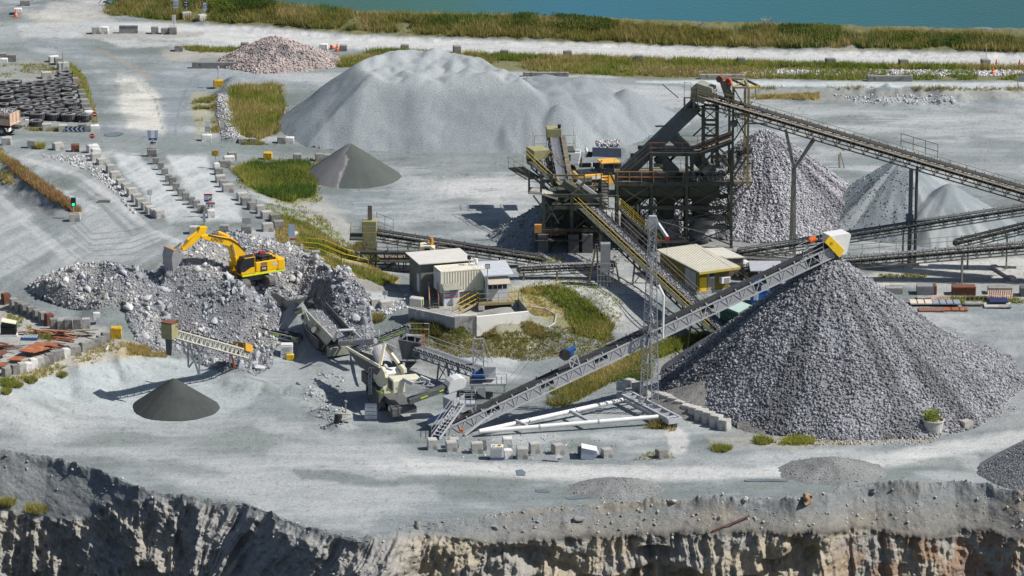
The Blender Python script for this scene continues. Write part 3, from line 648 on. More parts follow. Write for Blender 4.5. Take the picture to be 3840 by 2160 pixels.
heap('dust_stockpile', 'pointed grey-green heap of fine dust beside the tall green grass', 'stockpile', cone_h(ax_, ay_, az_, .70, .25, 76, .05, .08), cbox(ax_, ay_, ar_*1.3), .16, two, sand)
bx_, by_, bz_, br_ = solve_cone((2868, 492), (2950, 905), .74)
heap('rock_stockpile', 'tall pile of pale coarse rock standing behind the screening plant', 'stockpile', cone_h(bx_, by_, bz_, .74, .8, 77, .35, .7), cbox(bx_, by_, br_*1.25), .3,
 toning((.34,.34,.365), .25, .3, 78, (.20,.20,.225), (.52,.64), cen=(bx_, by_)), gravel, stones=[(17000,.09,.2,1.4,False,1.1,lambda x, y, z: y < by_+2)])
cx_, cy_, cz_, cr_ = solve_cone((3384, 598), (3425, 905), .70)
heap('fines_stockpile', 'blue-grey heap of dusty fines behind the tall steel conveyor post', 'stockpile', lambda X, Y, g: np.maximum(cone_h(cx_, cy_, cz_, .70, 1.2, 79, .15, .5)(X, Y, g), cone_h(cx_+4.6, cy_-4.5, cz_-1.6, .68, .5, 80, .1, .5)(X, Y, g)), cbox(cx_+1, cy_-1, cr_*1.5), .22,
 toning((.215,.245,.262), .3, .5, 81, (.33,.355,.365), (.56,.64), cen=(cx_, cy_)), sand, stones=[(2600,.05,.12,2,False,.95,lambda x, y, z: x < cx_+1)])
ex_, ey_, ez_, er_ = solve_cone((2085, 745), (2070, 935), .66)
heap('waste_stockpile', 'grey heap of spilled stone in the shadow of the crusher tower', 'stockpile', cone_h(ex_, ey_, ez_, .66, .8, 82, .12, .4), cbox(ex_, ey_, er_*1.3), .22,
 toning((.24,.255,.26), .25, .4, 83), sand, stones=[(1500,.06,.18,2,False,1.0,None)])
px_, py_, pz_, pr_ = solve_cone((1045, 140), (1070, 268), .60)
heap('rubble_stockpile', 'pinkish brown heap of broken concrete rubble beside the far road', 'stockpile', lambda X, Y, g: np.maximum(cone_h(px_-.4, py_, pz_, .62, 1.3, 84, .35, .5, 1.15)(X, Y, g), cone_h(px_+3, py_, pz_-1.1, .55, 1.2, 85, .3, .4)(X, Y, g)), cbox(px_, py_, pr_*1.6), .25,
 toning((.36,.31,.295), .25, .7, 86, (.22,.20,.20), (.58,.7)), gravel, stones=[(5000,.06,.17,1.5,False,1.2,None)])
fx_, fy_, fz_, fr_ = P(3965, 1765, -3).x, P(3965, 1765, -3).y, 1.2, 6
heap('chip_stockpile', 'heap of fine grey chippings beside the bend of the front road', 'stockpile', cone_h(fx_, fy_, fz_, .66, .8, 87, .05, .2), cbox(fx_, fy_, 8.5), .2, toning((.22,.228,.235), .12, .6, 88), gravel, stones=[(7000,.035,.08,1,False,1.3,lambda x, y, z: (x < fx_) & (y < fy_+1))])
fr = W([(701,300),(712,342),(780,372),(880,381),(1050,384),(1180,384),(1300,383),(1400,380),(1480,376)], 0)
bk = [tuple(P(*D(x, y), 6.6)[:2]) for x, y in ((1490,225),(1360,166),(1190,136),(1000,134),(905,142))]
main_poly = fr + [(bk[0][0]+1, bk[0][1]+7)] + [(x, y+9) for x, y in bk[1:4]] + [(bk[4][0]-4, bk[4][1]+7)]
fr2 = W([(1180,384),(1300,383),(1420,379),(1560,366),(1650,335),(1720,292)], 0)
bk2 = [tuple(P(*D(x, y), 4.2)[:2]) for x, y in ((1640,240),(1560,205),(1400,190),(1160,188))]
side_poly = fr2 + [(bk2[0][0]+4, bk2[0][1]+3)] + [(x, y+6) for x, y in bk2[1:]]
def mount(X, Y, g):
 d1 = poly_sd(X, Y, main_poly); d2 = poly_sd(X, Y, side_poly)
 w1 = (fbm(X*.16, Y*.16, 90)-.5)*3.2; w2 = (fbm(X*.2, Y*.2, 91)-.5)*3.4
 bumps = 1.9*np.abs(fbm(X*.22, Y*.13, 92, 3)-.5)*2 + .7*np.abs(fbm(X*.55, Y*.35, 93)-.5)
 t1 = 6.1+1.0*sstep(-20, 6, X-main_poly[3][0])*0 + bumps + .05*(Y-main_poly[3][1]-9).clip(0, 14)
 t2 = 4.0 + .5*bumps - .09*np.maximum(X-side_poly[1][0]-6, 0)
 s1 = np.minimum((d1+w1*.6)*.72, t1); s2 = np.minimum((d2+w2)*.64, t2)
 a = (d1+w1*.6)*.72; kk = .16; h1 = -kk*np.log(np.exp(-a/kk)+np.exp(-t1/kk));
 a2 = (d2+w2*1.3)*.64; h2 = -.2*np.log(np.exp(-a2/.2)+np.exp(-t2/.2))
 lobes = [cone_h(*q, 94, .05, .4)(X, Y, g)-g for q in LOBES]
 return g + np.maximum.reduce([h1, h2]+lobes)
_l = lambda x, y, z: (P(*D(x, y), z).x, P(*D(x, y), z).y, z)
LOBES = [_l(1575,222,4.4)+(.62,.25), _l(1495,243,4.2)+(.62,.25), _l(1620,250,2.9)+(.6,.6), _l(1405,262,4.3)+(.66,.3), _l(1320,252,4.6)+(.68,.8)]
mb = [min(p[0] for p in main_poly)-2, max(p[0] for p in side_poly)+3, min(p[1] for p in main_poly)-2, max(p[1] for p in main_poly)+2]
def mtint(X, Y, h):
 n = fbm(X*.12, Y*.10, 95); n2 = fbm(X*.45, Y*.05, 96); c = np.array((.25,.28,.30))*(1+.2*(n-.5)*2)[..., None]
 w = (sstep(.50,.64, n2)*.35+sstep(4.6, 6.2, h)*.55)[..., None].clip(0, .8); c = c*(1-w)+np.array((.37,.40,.41))*w
 dk = sstep(-38, -48, X)*sstep(6, 3, h)*.0; return c
heap('sand_mountain', 'huge flat-topped stockpile of pale grey manufactured sand', 'stockpile', mount, mb, .30, mtint, grit, stones=None)
RK = [(36,748),(120,718),(190,700),(270,688),(330,712),(348,742),(372,738),(350,704),(400,676),(470,645),(560,608),(680,606),(760,645),(860,692),(940,745),(945,815),(900,836),(850,812),(790,792),(748,765),(716,800),(700,850),(640,852),(560,828),(470,850),(430,872),(375,872),(330,848),(300,800),(240,795),(130,776)]
rk_poly = W(RK, .8)
for _ in range(2):
 rk_poly = [tuple(P(*D(x, y), H(*q)+.2)[:2]) for (x, y), q in zip(RK, rk_poly)]
RB = []
for pts, z, h, w in (([(480,690),(540,655),(600,640),(690,650),(800,700)], 2.6, 1.7, 5.0), ([(120,752),(200,728),(265,715),(320,738)], 2.0, 1.6, 4.6), ([(500,745),(600,742),(720,730)], 2.4, .5, 4), ([(880,740),(920,800)], .3, 1.0, 4.5)):
 RB.append((W(pts, z), h, w))
def rkh(X, Y, g):
 d = poly_sd(X, Y, rk_poly); z = g-.35+np.minimum(.6, (d+1.0*(fbm(X*.5, Y*.5, 100)-.5))*.6)
 for pts, h, w in RB:
  t = np.clip(1-seg_dist(X, Y, pts)/w, 0, 1); z = z+h*np.minimum(1, np.clip(d+.3, 0, 9)/1.2)*(t*t*(3-2*t))
 return z + .30*(fbm(X*.8, Y*.8, 101)-.5)*np.minimum(1, np.clip(d, 0, 9))
rx = [p[0] for p in rk_poly]; ry = [p[1] for p in rk_poly]
ROCKB = (min(rx)-1, max(rx)+1, min(ry)-1, max(ry)+1)
heap('rock_feed_pile', 'long bank of blasted grey rock and boulders the yellow excavator stands on', 'rock pile', rkh, ROCKB, .22,
 toning((.165,.172,.185), .3, .4, 102, (.24,.24,.24), (.5,.6)), rockm,
 stones=[(26000,.04,.12,1.8,False,1.35,None), (3200,.10,.26,2.2,False,1.75,None), (420,.25,.6,3.0,True,1.75,None)], edge=.02)
for (dx, dy, r_, h_, lab) in ((1548,1264,3.4,1.0,'low smooth gravel mound at the road edge right of the puddles'),(2100,1228,4.2,1.35,'gravel mound on the crest behind the orange-brown boulder'),(1800,1010,4.6,1.9,'brown earth mound behind the pale wall at the rock cone'),(1965,1052,3.0,1.25,'small earth mound at the front foot of the rock cone')):
 oy = .8 if dx in (1800,1965) else r_*1.15; p_ = G(*D(dx, dy)); z_ = hz(p_.x, p_.y+.8) if dx in (1800,1965) else p_.z
 _c = cone_h(p_.x, p_.y+oy, p_.z+h_, h_/r_*1.25, .9, 110+dx, .25, .3, 1.25)
 heap('soil_mound', lab, 'mound', lambda X, Y, g, _c=_c: np.where(Y > edge_y(X)+.25, _c(X, Y, g), g-1), cbox(p_.x, p_.y+oy, r_*1.4), .2, toning((.215,.22,.22) if dx not in (1800,1965) else (.20,.195,.185), .25, .6, 111), gravel, group='low mounds by the road and cone', stones=[(700,.03,.09,2,False,1.3,None)])
def scatter(name, label, areas, m, kind='stuff'):
 ps = []
 for poly, n, lo, hi, tone in areas:
  xs_ = [p[0] for p in poly]; ys_ = [p[1] for p in poly]
  x = RNG.uniform(min(xs_), max(xs_), n*4); y = RNG.uniform(min(ys_), max(ys_), n*4); k_ = poly_in(x, y, poly); x, y = x[k_][:n], y[k_][:n]
  wx_, wy_, wz_ = GA(x*1.49068, y*1.49068); s_ = lo+(hi-lo)*RNG.random(len(x))**2.2
  ps.append(rocks_np(np.stack([wx_, wy_, wz_+s_*.2], 1), s_, False, np.asarray(tone)*RNG.uniform(.6, 1.35, len(x))[:, None]))
 v, f, c = join_np(ps); o = np_mesh(name, v, f, m, False, c); return tag(o, label, 'stones', kind=kind)
scatter('loose_stones', 'loose stones lying along the road edges and berms', [
 ([(545,235),(572,240),(605,345),(560,350),(545,290)], 2600, .05, .16, (.42,.42,.43)),
 ([(1560,168),(1700,172),(2050,176),(2580,178),(2580,192),(2240,192),(1900,186),(1560,180)], 1700, .08, .24, (.45,.44,.45)),
 ([(1860,180),(2000,178),(2150,180),(2150,192),(1860,192)], 700, .1, .26, (.5,.49,.5)),
 ([(2240,178),(2580,180),(2580,192),(2250,192)], 900, .1, .26, (.5,.49,.5)),
 ([(100,390),(220,392),(260,430),(300,470),(330,500),(280,480),(220,430)], 800, .05, .2, (.48,.48,.48)),
 ([(260,440),(300,470),(345,545),(300,500)], 260, .06, .22, (.48,.48,.48)),
 ([(1690,900),(1770,860),(1780,930),(1900,1040),(1850,1060),(1700,980)], 1500, .06, .2, (.36,.36,.37)),
 ([(2010,1080),(2200,1100),(2400,1090),(2330,1120),(2010,1120)], 700, .05, .16, (.42,.41,.4)),
 ([(2400,1000),(2500,985),(2570,1030),(2420,1080)], 700, .04, .12, (.36,.36,.36)),
 ([(800,930),(870,950),(870,1070),(810,1080),(760,1000)], 500, .04, .18, (.36,.36,.37)),
 ([(1100,1090),(1200,1080),(1560,1110),(1500,1160),(1100,1150)], 250, .04, .15, (.45,.45,.44)),
 ([(0,850),(280,840),(200,900),(0,940)], 260, .03, .1, (.4,.4,.38)),
 ([(1030,740),(1060,760),(960,800),(930,780)], 200, .05, .25, (.5,.5,.5)),
 ([(2100,240),(2400,240),(2400,262),(2150,262)], 300, .06, .22, (.45,.46,.48)),
 ([(0,1080),(640,1060),(1000,1100),(2300,1200),(1000,1300),(0,1120)], 500, .02, .07, (.4,.4,.4)),
 ([(1320,620),(1760,600),(1760,660),(1320,680)], 800, .05, .18, (.3,.3,.31))], rockm)
xs_f, Yf_, Zf_, Lb_, A_ = FACE
def face_pt(dx, dy):
 gx, gy = D(dx, dy); pxs, pys = proj(X2, Yf_, Zf_); i = np.argmin((pxs-gx)**2+(pys-gy)**2); i = np.unravel_index(i, X2.shape)
 return Vector((X2[i], Yf_[i], Zf_[i]))
ps = []
for _ in range(2600):
 i = int(RNG.integers(0, NU)); j = int(RNG.random()**1.4*90)
 if xs_f[i] < -20 and RNG.random() < .7: continue
 sz = .03+.16*RNG.random()**5; ps.append((X2[j, i], Yf_[j, i], Zf_[j, i]+sz*.2, sz))
ps = np.array(ps); v, f, c = rocks_np(ps[:, :3], ps[:, 3], False, np.array((.40,.39,.37))*RNG.uniform(.55, 1.3, len(ps))[:, None])
tag(np_mesh('bank_stones', v, f, rockm, False, c), 'stones scattered over the gravel bank above the rock wall', 'stones', kind='stuff')
def boulder(dx, dy, s, tone, label, name='boulder', face=True, seed=0):
 p = face_pt(dx, dy) if face else G(*D(dx, dy))
 w = RV2[seed % 8]*np.array((1.25, .9, .85))*s; o = np_mesh(name, w, ICOF2, mat('boulder_%d' % seed, tone, tuple(t*.7 for t in tone), 2.2, bump=.7, bscale=3, vary=0), False)
 o.location = (p.x, p.y, p.z+s*.42); o.rotation_euler = (.2*seed, .1, seed*1.3); return tag(o, label, 'boulder', 'boulders on the bank and pads')
boulder(2032,1262,.82,(.42,.29,.17),'big orange-brown boulder sitting on the gravel bank above the rock wall',seed=1)
boulder(2196,1242,.38,(.36,.36,.39),'blue-grey boulder half buried near the top of the right bank',seed=2)
boulder(1875,1262,.40,(.48,.47,.46),'pale boulder on the crest right of the front road puddles',seed=3)
boulder(1808,1304,.20,(.5,.48,.45),'small pale stone lower on the bank beneath the rusty bar',seed=4)
boulder(1690,1266,.30,(.45,.44,.43),'grey boulder on the crest near the middle of the bank',seed=5)
boulder(1455,1310,.42,(.27,.26,.27),'dark grey boulder at the foot of the low mound',seed=6)
boulder(1245,1330,.26,(.42,.41,.4),'rounded stone lying on the bank left of the low mound',seed=7)
boulder(1050,1326,.5,(.30,.285,.26),'rough dark lump of earth on the crest at the narrowest edge',seed=8)
boulder(750,968,.0001 if False else .3,(.33,.33,.34),'grey stone lying on the pad left of the tracked crusher',face=False,seed=9)
boulder(738,596,.62,(.55,.53,.5),'pale rock beside the tall white sign at the ramp edge',face=False,seed=10)
# ================================================================== shared materials
M_CONC = mat('concrete', (.30,.295,.28), (.21,.205,.195), 2.2, .9, bump=.5, bscale=7, vary=.18, c3=(.12,.115,.105), s3=1.4, w3=.56)
M_WHITE_B = mat('whitewashed_concrete', (.74,.735,.71), (.55,.545,.52), 2.0, .85, bump=.4, bscale=6, vary=.06, c3=(.16,.155,.15), s3=1.5, w3=.57)
M_YEL_B = mat('yellow_concrete', (.62,.40,.03), (.45,.28,.03), 2.5, .8, bump=.3, vary=.04, c3=(.3,.27,.22), s3=2.0, w3=.58)
M_RUSTB = mat('rusty_steel', (.22,.085,.05), (.12,.06,.045), 3, .85, bump=.3, vary=.1)
M_RUST = mat('orange_rust', (.36,.12,.05), (.22,.085,.05), 1.6, .85, bump=.3, vary=.15, c3=(.45,.2,.1), s3=2, w3=.55)
M_SIDEW = mat('dusty_sidewall', (.16,.16,.168), (.085,.086,.09), 2.5, .85, vary=.3, c3=(.26,.26,.265), s3=1.1, w3=.52)
M_BLACK = mat('black_paint', (.02,.02,.022), (.035,.035,.037), 3, .5)
M_RUBBER = mat('tyre_rubber', (.045,.046,.05), (.075,.076,.08), 3, .8, bump=.3, vary=.25, c3=(.14,.14,.145), s3=1.2, w3=.54)
M_GALV = mat('galvanised_steel', (.50,.515,.53), (.40,.41,.43), 3, .5, .35, vary=.05)
M_WHITE = mat('white_paint', (.74,.74,.73), (.66,.66,.65), 2.5, .45, vary=.03)
M_RED = mat('red_paint', (.50,.03,.03), (.42,.03,.03), 3, .45, vary=.0)
M_BLUE = mat('blue_paint', (.03,.06,.30), (.03,.05,.24), 3, .45, vary=.0)
M_NAVY = mat('navy_paint', (.025,.035,.10), (.03,.04,.11), 3, .45, vary=0)
M_LBLUE = mat('pale_blue_paint', (.42,.55,.72), (.36,.48,.66), 3, .5, vary=0)
M_GREENS = mat('green_sign_paint', (.02,.24,.14), (.02,.2,.12), 3, .45, vary=0)
M_YELLOW = mat('yellow_paint', (.78,.52,.02), (.70,.46,.02), 3, .42, vary=.02)
M_ORANGE = mat('orange_plastic', (.75,.16,.03), (.65,.13,.03), 3, .5, vary=.02)
M_TIMBER = mat('grey_timber', (.42,.38,.31), (.3,.27,.22), 4, .85, bump=.3, vary=.15, stretch=(1, 8, 1))
ORD = ['first','second','third','fourth','fifth','sixth','seventh','eighth','ninth','tenth','eleventh','twelfth','thirteenth','fourteenth','fifteenth','sixteenth','seventeenth','eighteenth','nineteenth','twentieth']
def text_obj(s, size, m, parent, loc, rot=(math.pi/2, 0, 0), name='lettering', ext=.006, w=None):
 cu = bpy.data.curves.new('txt', 'FONT'); cu.body = s; cu.size = size; cu.extrude = ext; cu.align_x = 'CENTER'; cu.align_y = 'CENTER'
 t = bpy.data.objects.new('txt', cu); COL.objects.link(t); bpy.context.view_layer.update()
 me = bpy.data.meshes.new_from_object(t.evaluated_get(bpy.context.evaluated_depsgraph_get())); bpy.data.objects.remove(t); bpy.data.curves.remove(cu)
 me.materials.clear(); me.materials.append(m)
 if w:
  xs_ = [v.co.x for v in me.vertices]; k_ = w/(max(xs_)-min(xs_))
  for v in me.vertices: v.co.x *= k_
 o = bpy.data.objects.new(name, me); COL.objects.link(o); o.parent = parent; o.location = loc; o.rotation_euler = rot; return o
def block_mesh(m, seed=0):
 bm = bmesh.new(); bmesh.ops.create_cube(bm, size=1.0); bmesh.ops.translate(bm, verts=bm.verts, vec=(0, 0, .5))
 bmesh.ops.subdivide_edges(bm, edges=bm.edges, cuts=2, use_grid_fill=True)
 bmesh.ops.bevel(bm, geom=[e for e in bm.edges if len(e.link_faces) == 2 and e.calc_face_angle(0) > .5], offset=.05, segments=2, affect='EDGES')
 r = random.Random(seed)
 for v in bm.verts: v.co += Vector((r.uniform(-.012, .012), r.uniform(-.012, .012), r.uniform(-.01, .012)))
 me = bpy.data.meshes.new('concrete_block'); bm.to_mesh(me); bm.free(); me.materials.append(m); return me
BLK = {'g': [block_mesh(M_CONC, i) for i in range(3)], 'w': [block_mesh(M_WHITE_B, i) for i in range(2)], 'y': [block_mesh(M_YEL_B)], 'r': [block_mesh(M_RUSTB)]}
M_WTOP = mat('pale_stained_concrete', (.50,.49,.46), (.34,.33,.31), 2.2, .9, bump=.5, bscale=6, vary=.12, c3=(.19,.185,.175), s3=1.2, w3=.56)
BLK['p'] = [block_mesh(M_WTOP, 8), block_mesh(M_WTOP, 9)]
BCOL = {'g': 'grey', 'w': 'white painted', 'y': 'yellow', 'r': 'rusty brown', 'p': 'pale stained'}
def block(px, py, w, kind, label, group, rz=None, h=None, d=None, z=None, name='concrete_block'):
 wm_ = min(1.35, w/scl(py)); dd = d or min(1.0, wm_)
 p = G(px, py); r = RNG.uniform(-.12, .12) if rz is None else rz
 me = BLK[kind][int(RNG.integers(0, len(BLK[kind])))]
 o = bpy.data.objects.new(name, me); COL.objects.link(o); o.location = (p.x, p.y+dd*.5, (p.z if z is None else z)-.04); o.rotation_euler = (RNG.normal()*.02, RNG.normal()*.02, r+RNG.normal()*.05); o.scale = (wm_*RNG.uniform(.93,1.05), dd*RNG.uniform(.9,1.05), (h or .84)*RNG.uniform(.88,1.1))
 tag(o, label, 'concrete block', group); return o
def brow(pts, r, c, kinds, what, group, rz=None, h=None):
 out = []
 for i, (x, y, w) in enumerate(pts):
  k_ = kinds[i % len(kinds)]; px, py = T(c, r, x, y)
  out.append(block(px, py, w*.37267, k_, '%s concrete block, %s %s' % (BCOL[k_], ORD[i], what), group, rz, h))
 return out
brow([(560,588,76),(1278,632,76),(2305,655,75)], 0, 2, 'g', 'along the middle of the far white road', 'blocks along the far road', .06)
brow([(1495,515,80),(2020,537,80),(2498,570,85)], 0, 1, 'g', 'along the far road above the pale sand mountain', 'blocks along the far road', .06)
brow([(630,662,98),(1363,675,85),(2190,672,85)], 0, 3, 'g', 'along the right end of the far white road', 'blocks along the far road', .2)
brow([(680,518,82),(877,518,78)], 0, 1, 'wg', 'of the pair beside the small orange cone on the far road', 'blocks along the far road', .05)
brow([(1797,522,80),(2460,500,85)], 0, 0, 'g', 'left of the pinkish rubble heap', 'blocks along the far road', .05)
brow([(962,345,78),(1050,342,76)], 0, 0, 'pw', 'of the joined pair left of the two-tone barrier', 'blocks in the far traffic island', .03)
brow([(1555,345,70),(1658,347,80),(1738,350,75)], 0, 0, 'g', 'of the three right of the two-tone barrier', 'blocks in the far traffic island', .03)
brow([(250,62,100),(325,20,45),(178,148,85)], 0, 0, 'gww', 'on the grassy strip in the top left corner', 'blocks by the top left track', .1)
brow([(1765,142,62),(1875,188,100),(2033,212,80)], 0, 0, 'gpw', 'under the three notice signs on the grass bank', 'sign base blocks on the bank', .25)
brow([(35,665,78),(112,625,92),(25,600,70)], 0, 0, 'wgg', 'at the left frame edge above the tyre yard', 'blocks around the tyre yard', .1)
brow([(540,628,100),(588,655,80),(630,705,112)], 0, 0, 'wgp', 'down the corner line above the heap of tyres', 'blocks around the tyre yard', .3)
brow([(755,835,62),(812,945,75),(825,990,70),(845,1045,80),(855,1095,90),(882,1138,92),(890,1172,90)], 0, 0, 'ggggggw', 'down the right side of the tyre heap', 'blocks around the tyre yard', .35, .55)
brow([(465,795,95),(270,1275,40),(468,1320,92),(627,1328,88),(825,1330,80),(880,1330,70),(945,1328,96)], 0, 0, 'pwppggw', 'in front of the tyre heap beside the haul road', 'blocks around the tyre yard', .1)
for i, (x, y, w, k_) in enumerate([(165,1115,250,'p'),(830,1192,225,'g'),(1550,1245,255,'p'),(2010,1290,215,'r')]):
 block(x/7.155, 390+y/7.155, w/7.155, k_, '%s block, %s from the left below the haul road by the truck' % (BCOL[k_], ORD[i]), 'blocks below the haul road', .08 if i != 2 else .5)
L = [(932,92,112),(962,130,90),(958,172,90),(1022,216,95),(1110,297,88),(1155,355,95),(1215,432,92),(1270,476,92),(1328,532,98),(1375,588,98),(1415,632,96),(1468,667,95),(1512,707,100),(1558,732,95),(1600,750,95)]
brow(L, 1, 0, 'wwpppppppppppppp', 'from the back in the pale left-hand lane row', 'blocks of the left lane divider', .38)
Mr = [(1525,130,90),(1568,207,62),(1618,264,62),(1658,317,62),(1695,380,66),(1735,422,68),(1772,477,66),(1820,527,68),(1868,572,68),(1930,612,66),(1975,647,70),(2018,692,66),(2075,702,60),(2120,747,72)]
brow(Mr, 1, 0, ['g']*11+['p','g','w'], 'from the back in the grey middle lane row', 'blocks of the middle lane divider', .12)
Rr = [(2333,162,85),(2305,202,105),(2258,240,105),(2178,262,60),(2198,318,82),(2218,392,95),(2250,440,92),(2292,490,118)]
brow(Rr, 1, 0, 'gwgwgpgp', 'from the back in the right-hand lane edge row', 'blocks of the right lane edge', .2)
brow([(2437,577,110),(2470,622,95),(2537,667,95)], 1, 0, 'pgg', 'where the right-hand lane edge bends toward the slope', 'blocks of the right lane edge', .3)
brow([(45,707,80),(100,757,105),(190,792,95),(225,852,100),(115,887,112)], 1, 1, 'ppggp', 'down the edge of the green slope above the yard', 'blocks of the right lane edge', .3)
brow([(1950,912,90),(2255,892,95),(2478,905,98)], 1, 0, 'pgg', 'from the left behind the excavator boom', 'blocks behind the excavator', .06)
brow([(118,167,85),(412,173,85),(635,180,82),(715,177,80)], 1, 1, 'yggg', 'from the left on the road edge above the tall green grass', 'blocks above the tall grass', .05)
brow([(250,1450,80),(338,1450,88)], 0, 1, 'gw', 'of the pair at the foot of the pale sand mountain', 'blocks above the tall grass', .05)
brow([(2430,1450,70),(2540,1446,72)], 0, 0, 'g', 'of the dark pair at the end of the stony windrow', 'blocks above the tall grass', .1, .6)
brow([(2075,1427,105)], 0, 0, 'w', 'and only one under the double white sign by the windrow', 'sign base blocks on the bank', .1)
brow([(2195,885,95)], 0, 0, 'y', 'carrying the lamp post at the head of the windrow', 'blocks along the far road', .1)
brow([(370,1140,115),(500,1188,112),(600,1168,95)], 1, 1, 'g', 'near the top of the yellow handrail', 'blocks at the stair head', .1)
brow([(750,782,112)], 1, 0, 'p', 'holding the red and white notice below the traffic light', 'blocks behind the excavator', .05)
brow([(1195,192,105),(1300,222,128)], 2, 1, 'pp', 'at the end of the rock pile by the control cabin', 'blocks at the rock pile end', .3)
FB = [(1770,185,105,'p'),(1965,202,108,'p'),(1990,165,100,'p'),(2225,222,125,'p'),(2280,190,80,'g'),(2530,160,100,'w'),(2535,272,92,'w')]
for i, (x, y, w, k_) in enumerate(FB):
 block(*T(1,3,x,y), w*.37267, k_, '%s block, %s from the left in the row below the stacker tail' % (BCOL[k_], ORD[i]), 'blocks along the front road', .15, .95)
for i, (x, y, w, k_) in enumerate([(100,277,118,'p'),(225,224,105,'p'),(462,234,112,'p'),(700,240,80,'g'),(955,267,108,'p'),(1505,272,98,'g')]):
 block(*T(2,3,x,y), w*.37267, k_, '%s block, %s right of the caged white tank on the road edge' % (BCOL[k_], ORD[i]), 'blocks along the front road', .1+.15*(i % 3), .95)
block(*T(3,2,1870,1412), 32, 'p', 'small broken grey block between the planter and the sign base', 'blocks by the planter', .3, .6)
block(*T(3,2,1997,1432), 44, 'p', 'pale block with a small sign right of the concrete planter', 'blocks by the planter', .5)
bw = [(60,165,'r'),(140,215,'g'),(192,245,'g'),(250,268,'g'),(310,300,'g'),(370,325,'g'),(430,355,'g'),(490,385,'r'),(540,432,'g'),(612,440,'g'),(690,442,'g'),(775,440,'g'),(862,432,'p')]
for i, (x, y, k_) in enumerate(bw):
 block(*T(0,2,x,y), 30, k_, '%s block, %s from the left in the wall under the blasted rock' % (BCOL[k_], ORD[i]), 'retaining wall blocks', .5 if i < 8 else .1, 1.15)
fw = [(1060,560,'g'),(1015,580,'g'),(968,602,'g'),(905,622,'g'),(842,645,'g'),(745,682,'g'),(660,705,'w'),(600,722,'g'),(545,745,'g'),(492,770,'g'),(442,788,'g'),(395,803,'p'),(330,822,'w'),(275,848,'w'),(215,862,'p'),(150,875,'g'),(62,895,'g')]
for i, (x, y, k_) in enumerate(fw):
 block(*T(0,2,x,y), 30 if i != 5 else 40, k_, '%s block, %s from the right in the low wall round the scrap yard' % (BCOL[k_], ORD[i]), 'scrap yard wall blocks', .45, .95)
block(*T(0,2,1165,512), 44, 'y', 'bright yellow block closing the right end of the scrap yard wall', 'scrap yard wall blocks', .05, 1.05)
block(*T(0,2,968,375), 26, 'w', 'white painted block half buried in the blasted rock', 'retaining wall blocks', .1, .8, z=G(*T(0,2,968,375)).z+.5)
ws = [(1490,1165),(1560,1190),(1630,1218),(1700,1250),(1770,1282),(1840,1315),(1910,1345),(1980,1376),(2060,1410),(2140,1440)]
for i, (x, y) in enumerate(ws): block(*T(2,2,x,y), 42, 'p', 'pale block, %s from the left in the wall holding back the huge rock cone' % ORD[i], 'stockpile wall blocks', -.55, 1.1)
brow([(1185,1000,90),(1265,1045,90),(1345,1090,90)], 2, 2, 'p', 'of the wall blocks behind the base of the lattice mast', 'stockpile wall blocks', -.55)
def barrier(x0, x1, y, c, r, hpx, label, mk=None):
 a = G(*T(c,r,x0,y)); b = G(*T(c,r,x1,y)); hh = hpx*.37267/scl(T(c,r,x0,y)[1])/.97; ln = (b-a).length
 t = wthing('concrete_barrier', label, 'barrier', (a+b)/2, 'long concrete barriers')
 MB().beam(a+Vector((0,.3,hh*.5-.03)), b+Vector((0,.3,hh*.5-.03)), .6, hh).build('beam', mk or M_CONC, t, bevel=.03)
 return t, a, b, hh
barrier(1932,2400,690,0,0,62,'long grey concrete barrier between the yellow lamp block and the rubble heap')
barrier(110,572,772,2,0,42,'long grey concrete barrier just behind the top of the sand mountain')
barrier(1885,2343,800,2,0,48,'long grey concrete barrier behind the head of the tall conveyor')
barrier(1000,1456,822,3,0,58,'long grey concrete barrier with joints on the right grass verge')
t_, a_, b_, h_ = barrier(1198,1386,338,0,0,58,'short thick two-tone concrete barrier in the far traffic island')
MB().beam(a_+Vector((0,.3,h_+.08)), b_+Vector((0,.3,h_+.08)), .66, .22).build('coping', mat('dark_concrete',(.15,.15,.16),(.11,.11,.12)), t_)
barrier(990,1110,592,0,1,30,'short weathered kerb beam at the left shoulder of the sand mountain')
def tyre_proto(r=.92, w=.50):
 m = MB(); m.lathe((0,0,0), [(r*.50,.10*w),(r*.56,0),(r*.86,0),(r*.97,.12*w),(r*.97,.88*w),(r*.86,w),(r*.56,w),(r*.50,.9*w),(r*.46,.5*w),(r*.50,.10*w)], 32)
 for i in range(22):
  a = 2*math.pi*i/22
  for s_, z0 in ((.08, .05), (-.08, .52)):
   c, s = math.cos(a+(.14 if z0 > .3 else 0)), math.sin(a+(.14 if z0 > .3 else 0))
   m.beam((r*.985*c, r*.985*s, w*z0), (r*.985*math.cos(a+s_+(.14 if z0 > .3 else 0)), r*.985*math.sin(a+s_+(.14 if z0 > .3 else 0)), w*(z0+.44)), .10, .09, (c, s, 0))
 t = thing('tyre', 'x', 'tyre'); m.build('tread', M_RUBBER, t)
 for z in (-.004, w+.004): MB().lathe((0,0,0), [(r*.52,z-(.02 if z > .1 else -.02)),(r*.57,z),(r*.86,z),(r*.95,z-(.05 if z > .1 else -.05))], 32).build('sidewall', M_SIDEW, t)
 return t
